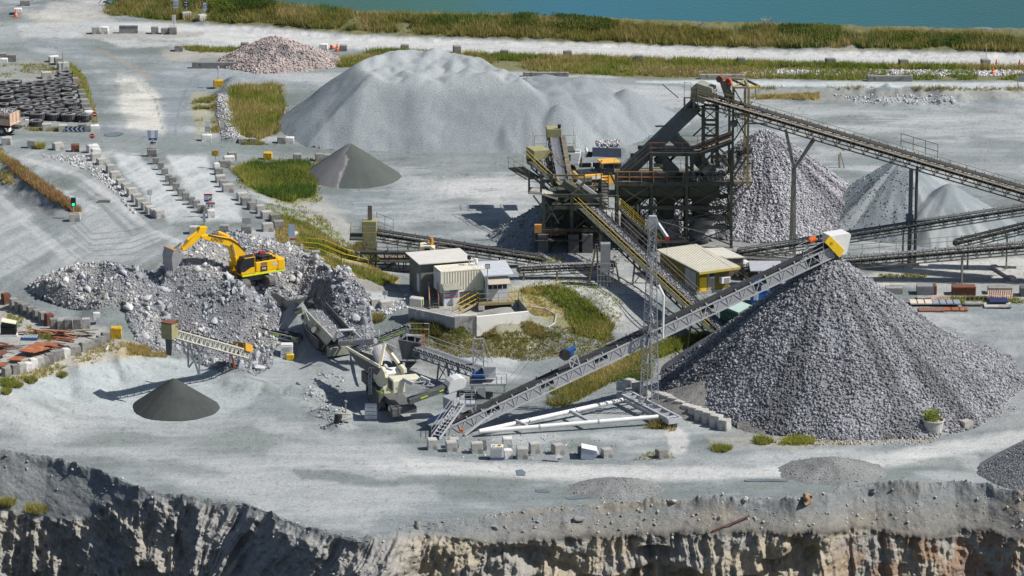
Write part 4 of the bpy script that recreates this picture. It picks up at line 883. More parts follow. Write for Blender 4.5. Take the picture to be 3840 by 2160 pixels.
TY = [(20,825,120),(148,815,140),(285,822,90),(400,832,150),(655,728,150),(655,766,150),(630,800,158),(512,818,150),(660,826,140),(15,860,90),(122,866,150),(285,850,150),(375,884,132),(512,874,146),(572,844,140),(722,862,150),(670,890,118),(45,890,115),(70,922,140),(225,902,150),(377,926,156),(525,914,146),(70,980,150),(215,962,150),(375,962,155),(525,958,150),(677,944,140),(697,992,152),(235,1008,150),(385,1008,142),(542,1000,155),(35,1040,120),(165,1038,142),(322,1045,160),(482,1035,140),(715,1038,168),(130,1082,120),(260,1080,140),(437,1072,120),(577,1066,146),(472,1106,150),(622,1106,132),(780,1120,140),(745,1080,120),(295,1130,120),(380,1172,160),(535,1170,160),(692,1182,152),(845,1186,146),(362,1232,140),(795,1146,138),(400,1128,92),(200,1135,110),(90,1090,90)]
ty0 = tyre_proto()
rows_ = {}
TY.sort(key=lambda q: q[1])
for i, (x, y, w) in enumerate(TY):
 px, py = T(0,0,x,y+34); s_ = w*.37267/scl(py)/(2*.985*.92); p = G(px, py)
 o = ty0 if i == 0 else clone(ty0)
 up = 0.0
 if (x, y) in ((400,1128),): up = .62
 if y in (1172,1170,1182,1186): up = .12;
 o.location = (p.x, p.y, p.z+up); o.scale = (s_, s_, s_*(1.05 if y < 1165 else 1.5)); o.rotation_euler = (RNG.uniform(-.07, .07), RNG.uniform(-.07, .07), RNG.uniform(0, 6))
 rank = i//9; inrow = sorted([q for q in TY[rank*9:rank*9+9]]).index((x, y, w))
 tag(o, 'black tyre lying flat, %s from the left in the %s' % (ORD[inrow], ['back row of the heap','second row of the heap','third row of the heap','fourth row of the heap','second nearest row','nearest row'][rank]), 'tyre', 'old tyres heaped by the haul road')
def sign(label, c, r, base, panels, poles=None, cat='sign', group=None, name='road_sign', tile=None):
 """base/top readings in a tile; panels: (x0,y0,x1,y1,material[,detail])"""
 tf = (lambda x, y: T(c, r, x, y)); bp_ = G(*tf(*base)); s_ = scl(tf(*base)[1]); t = wthing(name, label, cat, bp_, group)
 Y = bp_.y+.5
 ytop = min(p[1] for p in panels)
 for px_ in (poles or [base[0]]):
  a = Q(*tf(px_, base[1]), Y); b_ = Q(*tf(px_, ytop+4), Y); MB().tube((a.x, Y+.06, bp_.z), (b_.x, Y+.06, b_.z), .045, 8).build('pole', M_GALV, t)
 for k_, pn in enumerate(panels):
  x0, y0, x1, y1, m = pn[:5]; Y = Y-.03*(k_ > 0); a = Q(*tf(x0, y1), Y-.0); b_ = Q(*tf(x1, y0), Y)
  ce = (a+b_)/2; MB().box((ce.x, Y-.02, ce.z), (b_.x-a.x, .04, b_.z-a.z)).build('panel', m, t)
  for dt in pn[5:]:
   typ = dt[0]; w_, h_ = b_.x-a.x, b_.z-a.z
   loc = (ce.x-bp_.x, Y-.055-bp_.y, ce.z-bp_.z)
   if typ == 'text': text_obj(dt[1], h_*dt[2], dt[3], t, (loc[0]+w_*(dt[4] if len(dt) > 4 else 0), loc[1], loc[2]+h_*(dt[5] if len(dt) > 5 else 0)), w=w_*dt[6] if len(dt) > 6 else None)
   elif typ == 'bar': MB().box((ce.x+w_*dt[1], Y-.05, ce.z+h_*dt[2]), (w_*dt[3], .02, h_*dt[4])).build(dt[6] if len(dt) > 6 else 'band', dt[5], t)
   elif typ == 'arrow':
    ang, sz, m2, ox, oz = dt[1:6]; ca, sa = math.cos(ang), math.sin(ang); sz *= min(w_, h_)
    pts = [(-.5,-.09),(.05,-.09),(.05,-.3),(.5,0),(.05,.3),(.05,.09),(-.5,.09)]
    MB().prism([(ce.x+ox*w_+sz*(x*ca-z*sa), Y-.045, ce.z+oz*h_+sz*(x*sa+z*ca)) for x, z in pts], (0,-.02,0)).build('arrow', m2, t)
 return t
def round_sign(label, c, r, base, cx, cy, rad, m, n=32, rot=0.0, txt=None, bar=False):
 tf = (lambda x, y: T(c, r, x, y)); bp_ = G(*tf(*base)); t = wthing('road_sign', label, 'sign', bp_, 'round and stop signs'); Y = bp_.y+.5
 ce = Q(*tf(cx, cy), Y); rr = rad*.37267/scl(tf(*base)[1])
 MB().tube((ce.x, Y+.06, bp_.z), (ce.x, Y+.06, ce.z), .045, 8).build('pole', M_GALV, t)
 pts = lambda q: [(ce.x+q*math.cos(rot+2*math.pi*i/n), Y, ce.z+q*math.sin(rot+2*math.pi*i/n)) for i in range(n)]
 MB().prism(pts(rr*1.12), (0,-.03,0)).build('rim', M_WHITE, t); MB().prism([Vector(p)-Vector((0,.03,0)) for p in pts(rr)], (0,-.02,0)).build('disc', m, t)
 if txt: text_obj(txt, rr*.72, M_WHITE, t, (ce.x-bp_.x, Y-.065-bp_.y, ce.z-bp_.z), w=rr*1.7)
 if bar: MB().box((ce.x, Y-.06, ce.z), (rr*1.5, .02, rr*.36)).build('band', M_WHITE, t)
sign('green direction sign with white lines in front of the dark machine in the top left', 0, 0, (1110,122), [(1075,-30,1147,42,M_GREENS,('bar',0,.28,.7,.07,M_WHITE),('bar',0,.1,.6,.07,M_WHITE),('bar',-.05,-.1,.7,.07,M_WHITE),('bar',0,-.3,.5,.07,M_WHITE))])
MB().box(G(*T(0,0,1107,135))+Vector((0,.4,.16)), (1.1,.8,.34)).build('footing', M_CONC, bpy.data.objects['road_sign'])
sign('pale blue and white notice sign, leftmost of the three on the grass bank', 0, 0, (1770,142), [(1742,-12,1797,66,M_LBLUE,('bar',0,.3,.8,.1,M_WHITE),('bar',0,.1,.7,.06,M_WHITE),('bar',0,-.1,.75,.06,M_WHITE),('bar',0,-.3,.6,.06,M_WHITE))], group='notice signs on the bank')
sign('dark navy sign with a white arrow, middle of the three on the grass bank', 0, 0, (1878,188), [(1848,8,1894,66,M_NAVY,('arrow',0,.6,M_WHITE,0,-.2),('bar',0,.25,.7,.12,M_WHITE))], group='notice signs on the bank')
sign('narrow pale sign, rightmost of the three on the grass bank', 0, 0, (2058,212), [(2045,28,2076,106,M_LBLUE,('bar',0,.2,.6,.1,M_NAVY),('bar',0,-.1,.6,.06,M_NAVY))], group='notice signs on the bank')
sign('plain white double panel sign standing in the far traffic island', 0, 0, (1750,350), [(1732,150,1768,232,M_WHITE,('bar',0,0,.05,1,M_GALV))])
round_sign('round red no-entry sign with a white bar beside the tyre heap', 0, 0, (950,1328), 952, 1150, 25, M_RED, bar=True)
round_sign('red octagonal STOP sign on a thin pole at the haul road junction', 0, 1, (932,92), 928, -82, 27, M_RED, n=8, rot=math.pi/8, txt='STOP')
sign('tall exit sign with blue band and black left arrow between the lanes', 0, 1, (1525,128), [(1485,-139,1590,-62,M_LBLUE,('bar',0,0,.36,.98,M_WHITE),('bar',-.3,0,.12,.98,M_GALV),('bar',.3,0,.12,.98,M_GALV)),(1495,-60,1580,-37,M_BLUE,('text','Exit',.8,M_WHITE)),(1497,-36,1581,36,M_WHITE,('arrow',math.pi,.8,M_BLACK,0,.2))], poles=[1508,1568])
sign('white double sign on a grey pole beside the stony windrow', 0, 0, (2080,1425), [(2064,1213,2114,1270,M_WHITE),(2062,1272,2112,1328,M_GALV)])
sign('yellow roundabout sign with a black ring of arrows on a grey board', 0, 1, (2168,262), [(2128,62,2208,120,M_GALV),(2138,65,2193,118,M_YELLOW)])
for o_ in list(bpy.data.objects):
 if o_.get('label', '').startswith('yellow roundabout'): rs = o_
b0 = Vector(rs.location); Y_ = b0.y+.5; ce = Q(*T(0,1,2165,91), Y_)
for k_ in range(3):
 a0 = k_*2*math.pi/3; pp = [(ce.x+.26*math.cos(a0+.5+i*.2), Y_-.10, ce.z+.26*math.sin(a0+.5+i*.2)) for i in range(8)]
 mb_ = MB(); [mb_.beam(p, q, .03, .09, (0,1,0)) for p, q in zip(pp[:-1], pp[1:])]; mb_.beam(pp[0], (ce.x+.26*math.cos(a0+.2), Y_-.10, ce.z+.26*math.sin(a0+.2)), .03, .2, (0,1,0)); mb_.build('arrow', M_BLACK, rs)
sign('white split panel sign on a pole behind the pale lane divider row', 0, 1, (1512,662), [(1480,457,1505,515,M_WHITE),(1509,455,1533,513,M_WHITE)])
sign('red, white and blue notice over a two-way arrow board at the end of the middle lane row', 0, 1, (2098,745), [(2053,500,2137,582,M_WHITE,('bar',0,.4,1,.2,M_RED),('bar',-.22,.1,.5,.14,M_LBLUE),('bar',-.22,-.12,.5,.14,M_LBLUE),('bar',-.22,-.36,.5,.2,M_BLUE),('arrow',3.9,.5,M_BLACK,.25,-.15)),(2070,585,2163,643,M_WHITE,('bar',0,.36,1,.26,M_RED),('arrow',math.pi/2,.55,M_BLACK,-.16,-.15),('arrow',-math.pi/2,.55,M_BLACK,.18,-.15))])
sign('tall grey board seen nearly edge-on in front of the arrow board', 0, 1, (2055,822), [(2042,680,2068,785,M_GALV)])
sign('lime green marker post showing above the excavator boom', 0, 1, (2052,850), [(2045,795,2061,828,mat('lime_plastic',(.35,.62,.03),(.3,.55,.03),vary=0))], name='marker_post')
sign('pale round and square signs on one pole behind the excavator', 0, 1, (2480,905), [(2458,685,2508,742,M_WHITE),(2436,745,2524,800,M_GALV)])
sign('tall white board above a red and white notice at the slope edge', 1, 1, (372,1138), [(328,812,388,940,M_LBLUE),(346,945,393,996,M_WHITE,('bar',0,.3,1,.35,M_RED))])
sign('small narrow white notice at the head of the yellow handrail', 1, 1, (462,1112), [(450,1004,473,1056,M_WHITE)])
sign('small grey double sign on a block at the end of the rock pile', 1, 2, (1298,175), [(1273,28,1296,72,M_GALV),(1299,28,1326,74,M_GALV)])
sign('thin post with a faded yellow sign on the far road block', 3, 0, (2196,672), [(2183,440,2210,490,mat('faded_yellow',(.45,.40,.12),(.4,.36,.12)))])
sign('small white square sign right of the concrete planter', 3, 2, (2010,1400), [(1992,1240,2038,1288,M_GALV,('bar',0,0,.08,1,M_NAVY))])
sign('small white marker plate beyond the steel conveyor tower', 2, 0, (2442,1040), [(2434,980,2450,1016,M_WHITE)], name='marker_post')
sign('grey board on a leaning pink post at the right frame edge', 3, 0, (2512,895), [(2520,762,2590,822,mat('grey_board',(.3,.31,.33),(.25,.26,.28)))], poles=[2514])
cb = G(*T(0,0,750,1335)); t = wthing('chevron_board', 'black board with four white chevrons pointing left in front of the tyres', 'road sign', cb)
Yc = cb.y-.1; a = Q(*T(0,0,660,1322), Yc); b_ = Q(*T(0,0,838,1272), Yc)
MB().box(((a.x+b_.x)/2, Yc, (a.z+b_.z)/2), (b_.x-a.x, .05, b_.z-a.z)).build('board', M_BLACK, t)
for i in range(4):
 cxx = a.x+(i+.12)*(b_.x-a.x)/4; hh = (b_.z-a.z)*.46; zc = (a.z+b_.z)/2; ww = (b_.x-a.x)/4
 MB().prism([(cxx, Yc-.03, zc),(cxx+ww*.5, Yc-.03, zc+hh),(cxx+ww*.95, Yc-.03, zc+hh),(cxx+ww*.45, Yc-.03, zc),(cxx+ww*.95, Yc-.03, zc-hh),(cxx+ww*.5, Yc-.03, zc-hh)], (0,-.02,0)).build('chevron', M_LBLUE, t)
for q in (.15, .85): MB().beam((a.x+(b_.x-a.x)*q, Yc+.05, cb.z-.1), (a.x+(b_.x-a.x)*q, Yc+.05, b_.z), .06).build('post', M_GALV, t)
tb = G(*T(0,1,745,760)); Yt = tb.y+.6; t = wthing('traffic_light', 'traffic light showing green above the end of the grassy berm', 'traffic light', tb)
h0 = Q(*T(0,1,740,620), Yt); h1 = Q(*T(0,1,740,540), Yt); MB().tube((h0.x, Yt, tb.z), (h0.x, Yt, h0.z), .05).build('pole', M_GALV, t)
hd = MB().box((h0.x, Yt, (h0.z+h1.z)/2), (.5, .3, h1.z-h0.z)).build('housing', M_BLACK, t, bevel=.04)
gl = bpy.data.materials.new('green_lamp'); gl.use_nodes = True; pb = gl.node_tree.nodes['Principled BSDF']; pb.inputs['Base Color'].default_value = (.0,.5,.25,1); pb.inputs['Emission Color'].default_value = (.0,.9,.45,1); pb.inputs['Emission Strength'].default_value = 1.6
for i, m in enumerate((gl, M_BLACK, M_BLACK)):
 zz = h0.z+(h1.z-h0.z)*(.2+.3*i); MB().tube((h0.x, Yt-.15, zz), (h0.x, Yt-.2, zz), .15, 14).build('lens', m, hd)
sg = sign('red and white safety notice fixed to the block under the traffic light', 0, 1, (752,784), [(706,690,800,757,M_WHITE,('bar',0,.36,1,.24,M_RED),('bar',0,.05,.8,.08,M_LBLUE),('bar',0,-.18,.7,.08,M_LBLUE))])
sg.location.y -= 1.2 if False else 0
lp_ = G(*T(0,0,2195,885)); t = wthing('lamp_post', 'short grey lamp post rising from the yellow block by the windrow', 'lamp post', lp_); tz = at(lp_, T(0,0,0,715)[1])
MB().tube(lp_+Vector((0,.5,.8)), (lp_.x, lp_.y+.5, tz), .05).build('post', M_GALV, t); MB().tube((lp_.x, lp_.y+.5, tz), (lp_.x, lp_.y+.5, tz+.5), .16, 12, .12).build('lamp_head', M_GALV, t)
for i, x in enumerate((633, 640)):
 p = G(*T(0,0,x,706)); MB_ = MB(); MB_.tube(p, (p.x, p.y, at(p, T(0,0,0,515+12*i)[1])), .03); o = MB_.build('marker_rod', M_GALV); tag(o, '%s thin steel rod standing by the corner of the tyre yard' % ('taller' if i == 0 else 'shorter'), 'rod', 'rods by the tyre yard')
def cone(x, y, c, r, label, lie=False):
 p = G(*T(c,r,x,y)); t = thing('traffic_cone', label, 'traffic cone', p, 'orange traffic cones')
 MB().lathe((0,0,0), [(.0,.78),(.035,.78),(.19,.05),(.19,.04)], 16).build('cone_body', M_ORANGE, t); MB().box((0,0,.025), (.46,.46,.05)).build('foot', M_ORANGE, t); MB().lathe((0,0,0), [(.096,.48),(.142,.28)], 16).build('sleeve', M_WHITE, t)
 t.scale = (1.25,)*3
 if lie: t.rotation_euler = (0, 1.6, .6); t.location.z += .25
cone(157,170,0,0,'orange cone beside the white block in the top left corner'); cone(818,517,1,0,'orange cone upright by the grey block on the far road'); cone(757,497,1,0,'orange cone lying on its side on the far road', True)
cone(2297,676,3,0,'orange cone right of the far block with a thin post'); cone(2530,678,3,0,'orange cone at the right frame edge of the far road'); cone(2262,748,3,0,'faded orange cone down among the verge stones')
tp = G(22, 502); t = thing('dump_truck', 'tan dump truck loaded with stone leaving the picture past the tyre heap', 'truck', tp, rz=math.atan2(.40,-.92))
M_TAN = mat('tan_paint', (.58,.42,.31), (.50,.36,.26), 2, .6, bump=.1, vary=0, c3=(.36,.27,.2), s3=1.5, w3=.58)
M_UND = mat('chassis_black', (.04,.04,.042), (.06,.058,.055), 3, .7)
def tb_(nm, c, d, m, par=None, bv=.02): return MB().box(c, d).build(nm, m, par or t, bevel=bv)
tb_('chassis', (1.5,0,.95), (6.8,.9,.3), M_UND)
bd = MB(); bd.box((1.2,1.2,1.95), (4.6,.08,1.3)); bd.box((1.2,-1.2,1.95), (4.6,.08,1.3)); bd.box((1.2,0,1.35), (4.6,2.4,.1)); bd.box((3.5,0,2.0), (.08,2.4,1.5)); body = bd.build('tipper_body', M_TAN, t)
for i in range(4): MB().box((-.6+i*1.3,1.27,1.95), (.1,.06,1.3)).build('rib', M_TAN, body)
tg = MB().box((-1.16,0,1.98), (.08,2.42,1.35)).build('tailgate', M_TAN, t)
for q in (-1.15,-.38,.38,1.15): MB().box((-1.23,q,1.98), (.07,.09,1.35)).build('stiffener', M_TAN, tg)
MB().box((-1.24,0,1.36), (.1,2.44,.14)).build('bottom_rail', M_TAN, tg)
for q in (-1.1,1.1): MB().box((-1.27,q,1.2), (.05,.22,.12)).build('tail_light', M_RED, t)
MB().box((-1.0,0,.75), (.06,2.3,.4)).build('mudflap', M_WHITE, t)
for xx in (-.1,1.3,5.0):
 for yy in (-1.05,1.05):
  wh = MB().lathe((xx,yy,.5), [(.2,-.17),(.44,-.17),(.5,-.1),(.5,.1),(.44,.17),(.2,.17)], 20, 'y').build('wheel', M_RUBBER, t); MB().tube((xx,yy-.12,.5), (xx,yy+.12,.5), .24, 14).build('rim', M_GALV, wh)
cabm = MB().box((5.0,0,2.0), (1.9,2.3,2.0)).build('cab', M_TAN, t, bevel=.1); MB().box((5.3,1.17,2.4), (1.0,.04,.7)).build('side_window', M_BLACK, cabm)
v, f, c_ = rocks_np(np.stack([RNG.uniform(-1,3.4,500), RNG.uniform(-1.1,1.1,500), 2.45+.25*RNG.random(500)], 1), RNG.uniform(.05,.16,500), False, np.array((.33,.33,.34))*RNG.uniform(.6,1.3,500)[:, None])
o = np_mesh('load', v, f, rockm, False, c_); o.parent = t; o['kind'] = 'stuff'
text_obj('PER MINI', .50, M_NAVY, t, (.35,1.30,2.2), (math.pi/2, 0, math.pi), w=2.9)
mp = G(*T(0,0,1110,52)); t = wthing('screen_frame', 'dark spidery machine frame cut by the top edge behind the green sign', 'machine', mp)
for i, (x0, x1) in enumerate(((1060,1100),(1120,1080),(1180,1150),(1195,1200))):
 a = Q(*T(0,0,x0,50), mp.y+i*.3); b_ = Q(*T(0,0,x1,-40), mp.y+i*.3); MB().beam(a, b_, .12).build('leg', M_UND, t)
MB().beam(Q(*T(0,0,990,40), mp.y), Q(*T(0,0,1060,-60), mp.y), .07).build('hose_arm', M_UND, t); MB().beam(Q(*T(0,0,1040,20), mp.y), Q(*T(0,0,1200,5), mp.y), .2).build('cross_beam', M_UND, t)
# ================================================================== machines
M_YEL = mat('machine_yellow', (.80,.47,.015), (.72,.41,.012), 1.5, .45, bump=.05, vary=0, c3=(.55,.36,.10), s3=1.1, w3=.62)
M_GLASS = mat('dark_glass', (.018,.022,.026), (.03,.035,.04), 2, .12, vary=0, spec=.6)
M_STEELW = mat('worn_steel', (.36,.36,.38), (.27,.27,.29), 2.5, .55, .3, vary=0, bump=.15)
M_TRACK = mat('track_steel', (.21,.20,.19), (.13,.125,.12), 4, .75, .2, vary=0, bump=.3)
M_CHROME = mat('hydraulic_rod', (.6,.62,.65), (.55,.56,.6), 2, .25, .9, vary=0)
M_NEON = mat('lime_reflective_tape', (.55,.80,.02), (.5,.72,.02), 4, .5, vary=0)
M_CREAM = mat('cream_machine_paint', (.70,.66,.50), (.60,.565,.43), 2, .5, vary=.03, bump=.06, c3=(.42,.40,.33), s3=1.0, w3=.6)
M_OLIVE = mat('olive_grey_steel', (.29,.295,.245), (.22,.225,.19), 2, .65, vary=.05, bump=.15, c3=(.12,.115,.10), s3=1.5, w3=.57)
M_DGREY = mat('dark_machine_grey', (.085,.09,.095), (.13,.13,.13), 2.2, .7, vary=.06, bump=.15, c3=(.2,.195,.19), s3=1.6, w3=.6)
M_BELT = mat('conveyor_belt', (.030,.031,.034), (.055,.056,.058), 2, .75, vary=.1, bump=.1)
M_DUSTB = mat('dusty_belt', (.16,.165,.17), (.10,.105,.11), 2.5, .9, vary=.1, bump=.3, c3=(.26,.26,.26), s3=3, w3=.55)
M_WSTEEL = mat('pale_grey_steel', (.46,.475,.50), (.38,.395,.42), 2, .5, .1, vary=.03, bump=.05)
M_GUARD = mat('grey_mesh_guard', (.30,.31,.32), (.36,.37,.38), 6, .7, .1, vary=.05, bump=.4, bscale=25)
class Frame:
 def __init__(s, o, ang): s.o = Vector(o); s.u = Vector((math.cos(ang), math.sin(ang), 0)); s.l = Vector((-math.sin(ang), math.cos(ang), 0)); s.ang = ang
 def w(s, u, l, z): return s.o + s.u*u + s.l*l + Vector((0, 0, z))
 def pl(s, px, py, l=0.0):
  d = Vector(dirv(px, py)); c = Vector((0, 0, CH)); p0 = s.o+s.l*l; t = (p0-c).dot(s.l)/d.dot(s.l); return c+d*t
 def pu(s, px, py, u=0.0):
  d = Vector(dirv(px, py)); c = Vector((0, 0, CH)); p0 = s.o+s.u*u; t = (p0-c).dot(s.u)/d.dot(s.u); return c+d*t
 def loc(s, p): q = Vector(p)-s.o; return Vector((q.dot(s.u), q.dot(s.l), q.z))
def E(x, y): return (580+x/4.954, 830+y/4.954)
eb = Gh(*E(1775,1135)); eb.z -= .12
exc = wthing('excavator', 'yellow tracked excavator working on top of the blasted rock bank', 'excavator', eb)
EF = Frame(eb, math.atan2(-.55,-.84)); TF = Frame(eb, math.atan2(.88,-.46))
for sgn in (1, -1):
 mb = MB(); prof = []
 for i in range(9): a = math.pi/2+math.pi*i/8; prof.append((-2.05+.46*math.cos(a), .48+.46*math.sin(a)))
 for i in range(9): a = -math.pi/2+math.pi*i/8; prof.append((2.05+.46*math.cos(a), .48+.46*math.sin(a)))
 mb.prism([TF.w(u, sgn*1.37-.32, z) for u, z in prof], TF.l*.64); tr = mb.build('track', M_TRACK, exc)
 gr = MB(); n = 46; per = []
 for i in range(len(prof)):
  a, b = Vector(prof[i]), Vector(prof[(i+1) % len(prof)]); k_ = max(1, int((b-a).length/.19))
  for j in range(k_): per.append((a+(b-a)*(j/k_), (b-a).normalized()))
 for p, d in per:
  nrm = Vector((d.y, -d.x)); q = p+nrm*.02
  gr.beam(TF.w(q.x, sgn*1.37-.33, q.y), TF.w(q.x, sgn*1.37+.33, q.y), .11, .05, up=TF.u*nrm.x+Vector((0,0,nrm.y)))
 gr.build('track_shoes', M_TRACK, tr)
 fr_ = MB(); fr_.box((0,0,0),(.01,.01,.01)); fr_ = MB().hexa([TF.w(u, sgn*1.37+l, z) for z in (.28,.68) for u, l in ((-1.7,-.36),(1.7,-.36),(1.7,.36),(-1.7,.36))]); fr_.build('track_frame', M_DGREY, tr)
MB().hexa([TF.w(u, l, z) for z in (.55,1.05) for u, l in ((-1.0,-1.3),(1.0,-1.3),(1.0,1.3),(-1.0,1.3))]).build('undercarriage', M_DGREY, exc)
MB().tube(EF.w(0,0,1.0), EF.w(0,0,1.3), .75, 24).build('slew_ring', M_DGREY, exc)
def eh(u0, u1, l0, l1, z0, z1): return MB().hexa([EF.w(u, l, z) for z in (z0, z1) for u, l in ((u0,l0),(u1,l0),(u1,l1),(u0,l1))])
eh(-2.2, 1.75, -1.5, 1.5, 1.25, 1.5).build('deck', M_YEL, exc, bevel=.03)
bodyx = eh(-2.35, .15, -1.5, 1.5, 1.5, 2.5).build('engine_house', M_YEL, exc, bevel=.06)
eh(.15, 1.6, -1.5, -.55, 1.5, 2.3).build('fuel_tank', M_YEL, exc, bevel=.05)
cw = eh(-3.25, -2.35, -1.5, 1.5, 1.3, 2.55).build('counterweight', M_YEL, exc, bevel=.14)
eh(-3.26, 1.76, 1.5, 1.53, 1.24, 1.37).build('reflective_stripe', M_NEON, exc)
eh(-2.3, -.1, -1.3, 1.25, 2.5, 2.68).build('engine_deck', M_BLACK, exc, bevel=.03); eh(-1.9, -.5, .35, 1.25, 2.68, 2.95).build('air_intake', M_BLACK, exc, bevel=.04)
cab_ = MB().prism([EF.w(u, .55, z) for u, z in ((.25,1.5),(1.85,1.5),(2.0,2.1),(1.55,3.2),(.25,3.2))], EF.l*.95).build('cab', M_BLACK, exc, bevel=.05)
MB().prism([EF.w(u, 1.50, z) for u, z in ((.42,2.15),(1.05,2.15),(1.72,2.15),(1.45,3.0),(.42,3.0))], EF.l*.02).build('side_window', M_GLASS, cab_)
fw_ = MB(); fw_.beam(EF.w(.3,1.5,3.14), EF.w(1.5,1.5,3.14), .08); fw_.beam(EF.w(.3,1.5,1.5), EF.w(.3,1.5,3.14), .10); fw_.build('door_frame', M_YEL, cab_)
MB().prism([EF.w(u, 1.50, z) for u, z in ((.3,1.5),(1.85,1.5),(1.9,1.72),(1.5,1.72),(.75,2.1),(.3,2.1))], EF.l*.03).build('door_panel', M_YEL, cab_)
MB().tube(EF.w(.0,.6,3.05), EF.w(0,.6,3.25), .13, 12).build('beacon', M_ORANGE, cab_)
eh(-1.15,-.35,1.5,1.515,1.5,2.05).build('number_patch', M_BLACK, bodyx)
for i in range(3): eh(-1.12,-.4,1.5,1.515,2.12+i*.12,2.19+i*.12).build('stripe', M_NAVY, bodyx)
def side_text(s_, size, m, par, u, l, z, du, dz, w=None):
 xd = (EF.u*du+Vector((0,0,dz))).normalized(); n_ = EF.l; y_ = n_.cross(xd); Mx = Matrix((xd, y_, n_)).transposed().to_euler()
 return text_obj(s_, size, m, par, EF.w(u, l, z)-eb, Mx, w=w)
side_text('490', .36, M_WHITE, exc, -.75, 1.53, 1.78, -1, 0)
side_text('TONKINS', .14, M_NAVY, exc, -2.1, 1.53, 1.85, -1, 0) if False else None
eh(-2.35,-1.75,1.5,1.512,2.0,2.2).build('emblem_plate', M_LBLUE, bodyx)
rl = MB()
for q in ((-2.2,1.3),(-1.4,1.3),(-.6,1.3),(-2.2,-1.3),(-1.2,-1.3),(.1,-1.3)): rl.tube(EF.w(*q,2.5), EF.w(*q,3.35), .03, 6)
for z in (3.0,3.35): rl.path([EF.w(-.6,1.3,z), EF.w(-2.2,1.3,z), EF.w(-2.2,-1.3,z), EF.w(.1,-1.3,z)], .03)
rl.build('handrail', M_BLACK, exc)
MB().box(EF.w(-1.7,-.6,2.85), (.5,.4,.3), EF.ang).build('fire_bottle', M_RED, exc)
def bl(x, y, l=.0): return EF.pl(*E(x, y), l)
bw_ = .36
boom_o = [(1500,830),(1440,600),(1400,480),(1180,410),(1030,370),(880,325),(860,270),(930,250),(1130,270),(1390,300),(1490,335),(1590,440),(1700,610),(1650,700),(1590,800)]
bo = MB().prism([bl(x, y, bw_) for x, y in boom_o], -EF.l*2*bw_).build('boom', M_YEL, exc, bevel=.05)
ar = MB().prism([bl(x, y, .28) for x, y in [(850,110),(985,100),(975,170),(930,250),(860,300),(760,400),(600,520),(545,560),(520,520),(560,470),(690,330),(800,215)]], -EF.l*.56).build('arm', M_YEL, exc, bevel=.05)
def cyl(x0, y0, x1, y1, l, r_, frac, par, mt=M_YEL):
 a, b = bl(x0, y0, l), bl(x1, y1, l); m_ = a+(b-a)*frac; c = MB().tube(a, m_, r_, 12).build('hydraulic_cylinder', mt, par); MB().tube(m_, b, r_*.55, 10).build('piston_rod', M_CHROME, c)
cyl(1380,285,1040,140,.0,.15,.62,exc); cyl(800,190,545,390,.0,.15,.78,exc); cyl(1560,930,1440,420,.48,.14,.55,exc); cyl(1560,930,1440,420,-.48,.14,.55,exc)
MB().path([bl(490,400,.2), bl(430,460,.2), bl(370,500,.2)], .09).build('linkage', M_DGREY, exc); MB().beam(bl(500,430,.3), bl(540,560,.3), .12).build('linkage', M_YEL, exc)
hs = MB(); hs.path([bl(1690,600,.3), bl(1560,420,.42), bl(1400,330,.42), bl(1180,290,.42), bl(1000,250,.4)], .045); hs.build('hydraulic_hose', M_BLACK, bo)
bp_ = [(350,545),(440,540),(530,640),(500,730),(430,840),(375,940),(345,930),(320,700)]
bk_ = MB(); L_ = [bl(x, y, .95) for x, y in bp_]; W2 = -EF.l*1.9
bk_.prism(L_, -EF.l*.06); bk_.prism([p+W2 for p in L_], EF.l*.06)
for i in (0, 1, 2, 6, 7): bk_.sheet([L_[i], L_[(i+1) % 8], L_[(i+1) % 8]+W2, L_[i]+W2], .05)
bkt = bk_.build('bucket', M_STEELW, exc); MB().sheet([bl(350,545,.97), bl(440,540,.97), bl(440,540,.97)+W2*1.02, bl(350,545,.97)+W2*1.02], .08).build('bucket_top', mat('worn_orange_steel',(.50,.27,.08),(.35,.2,.1),3,.7,vary=0), bkt)
for i in range(5):
 o_ = L_[5]+W2*(.04+.92*i/4); MB().beam(o_+Vector((0,0,.12)), o_+Vector((0,0,-.3)), .13, .10).build('tooth', M_STEELW, bkt)
ctr = (bl(960,300,.37)+bl(1390,400,.37))/2; d_ = bl(1390,385,.37)-bl(960,305,.37); q_ = EF.loc(bl(1160,352,.37))
side_text('KOMATSU', .42, M_NAVY, exc, q_.x, .385, q_.z, d_.dot(EF.u), d_.z, w=1.45)
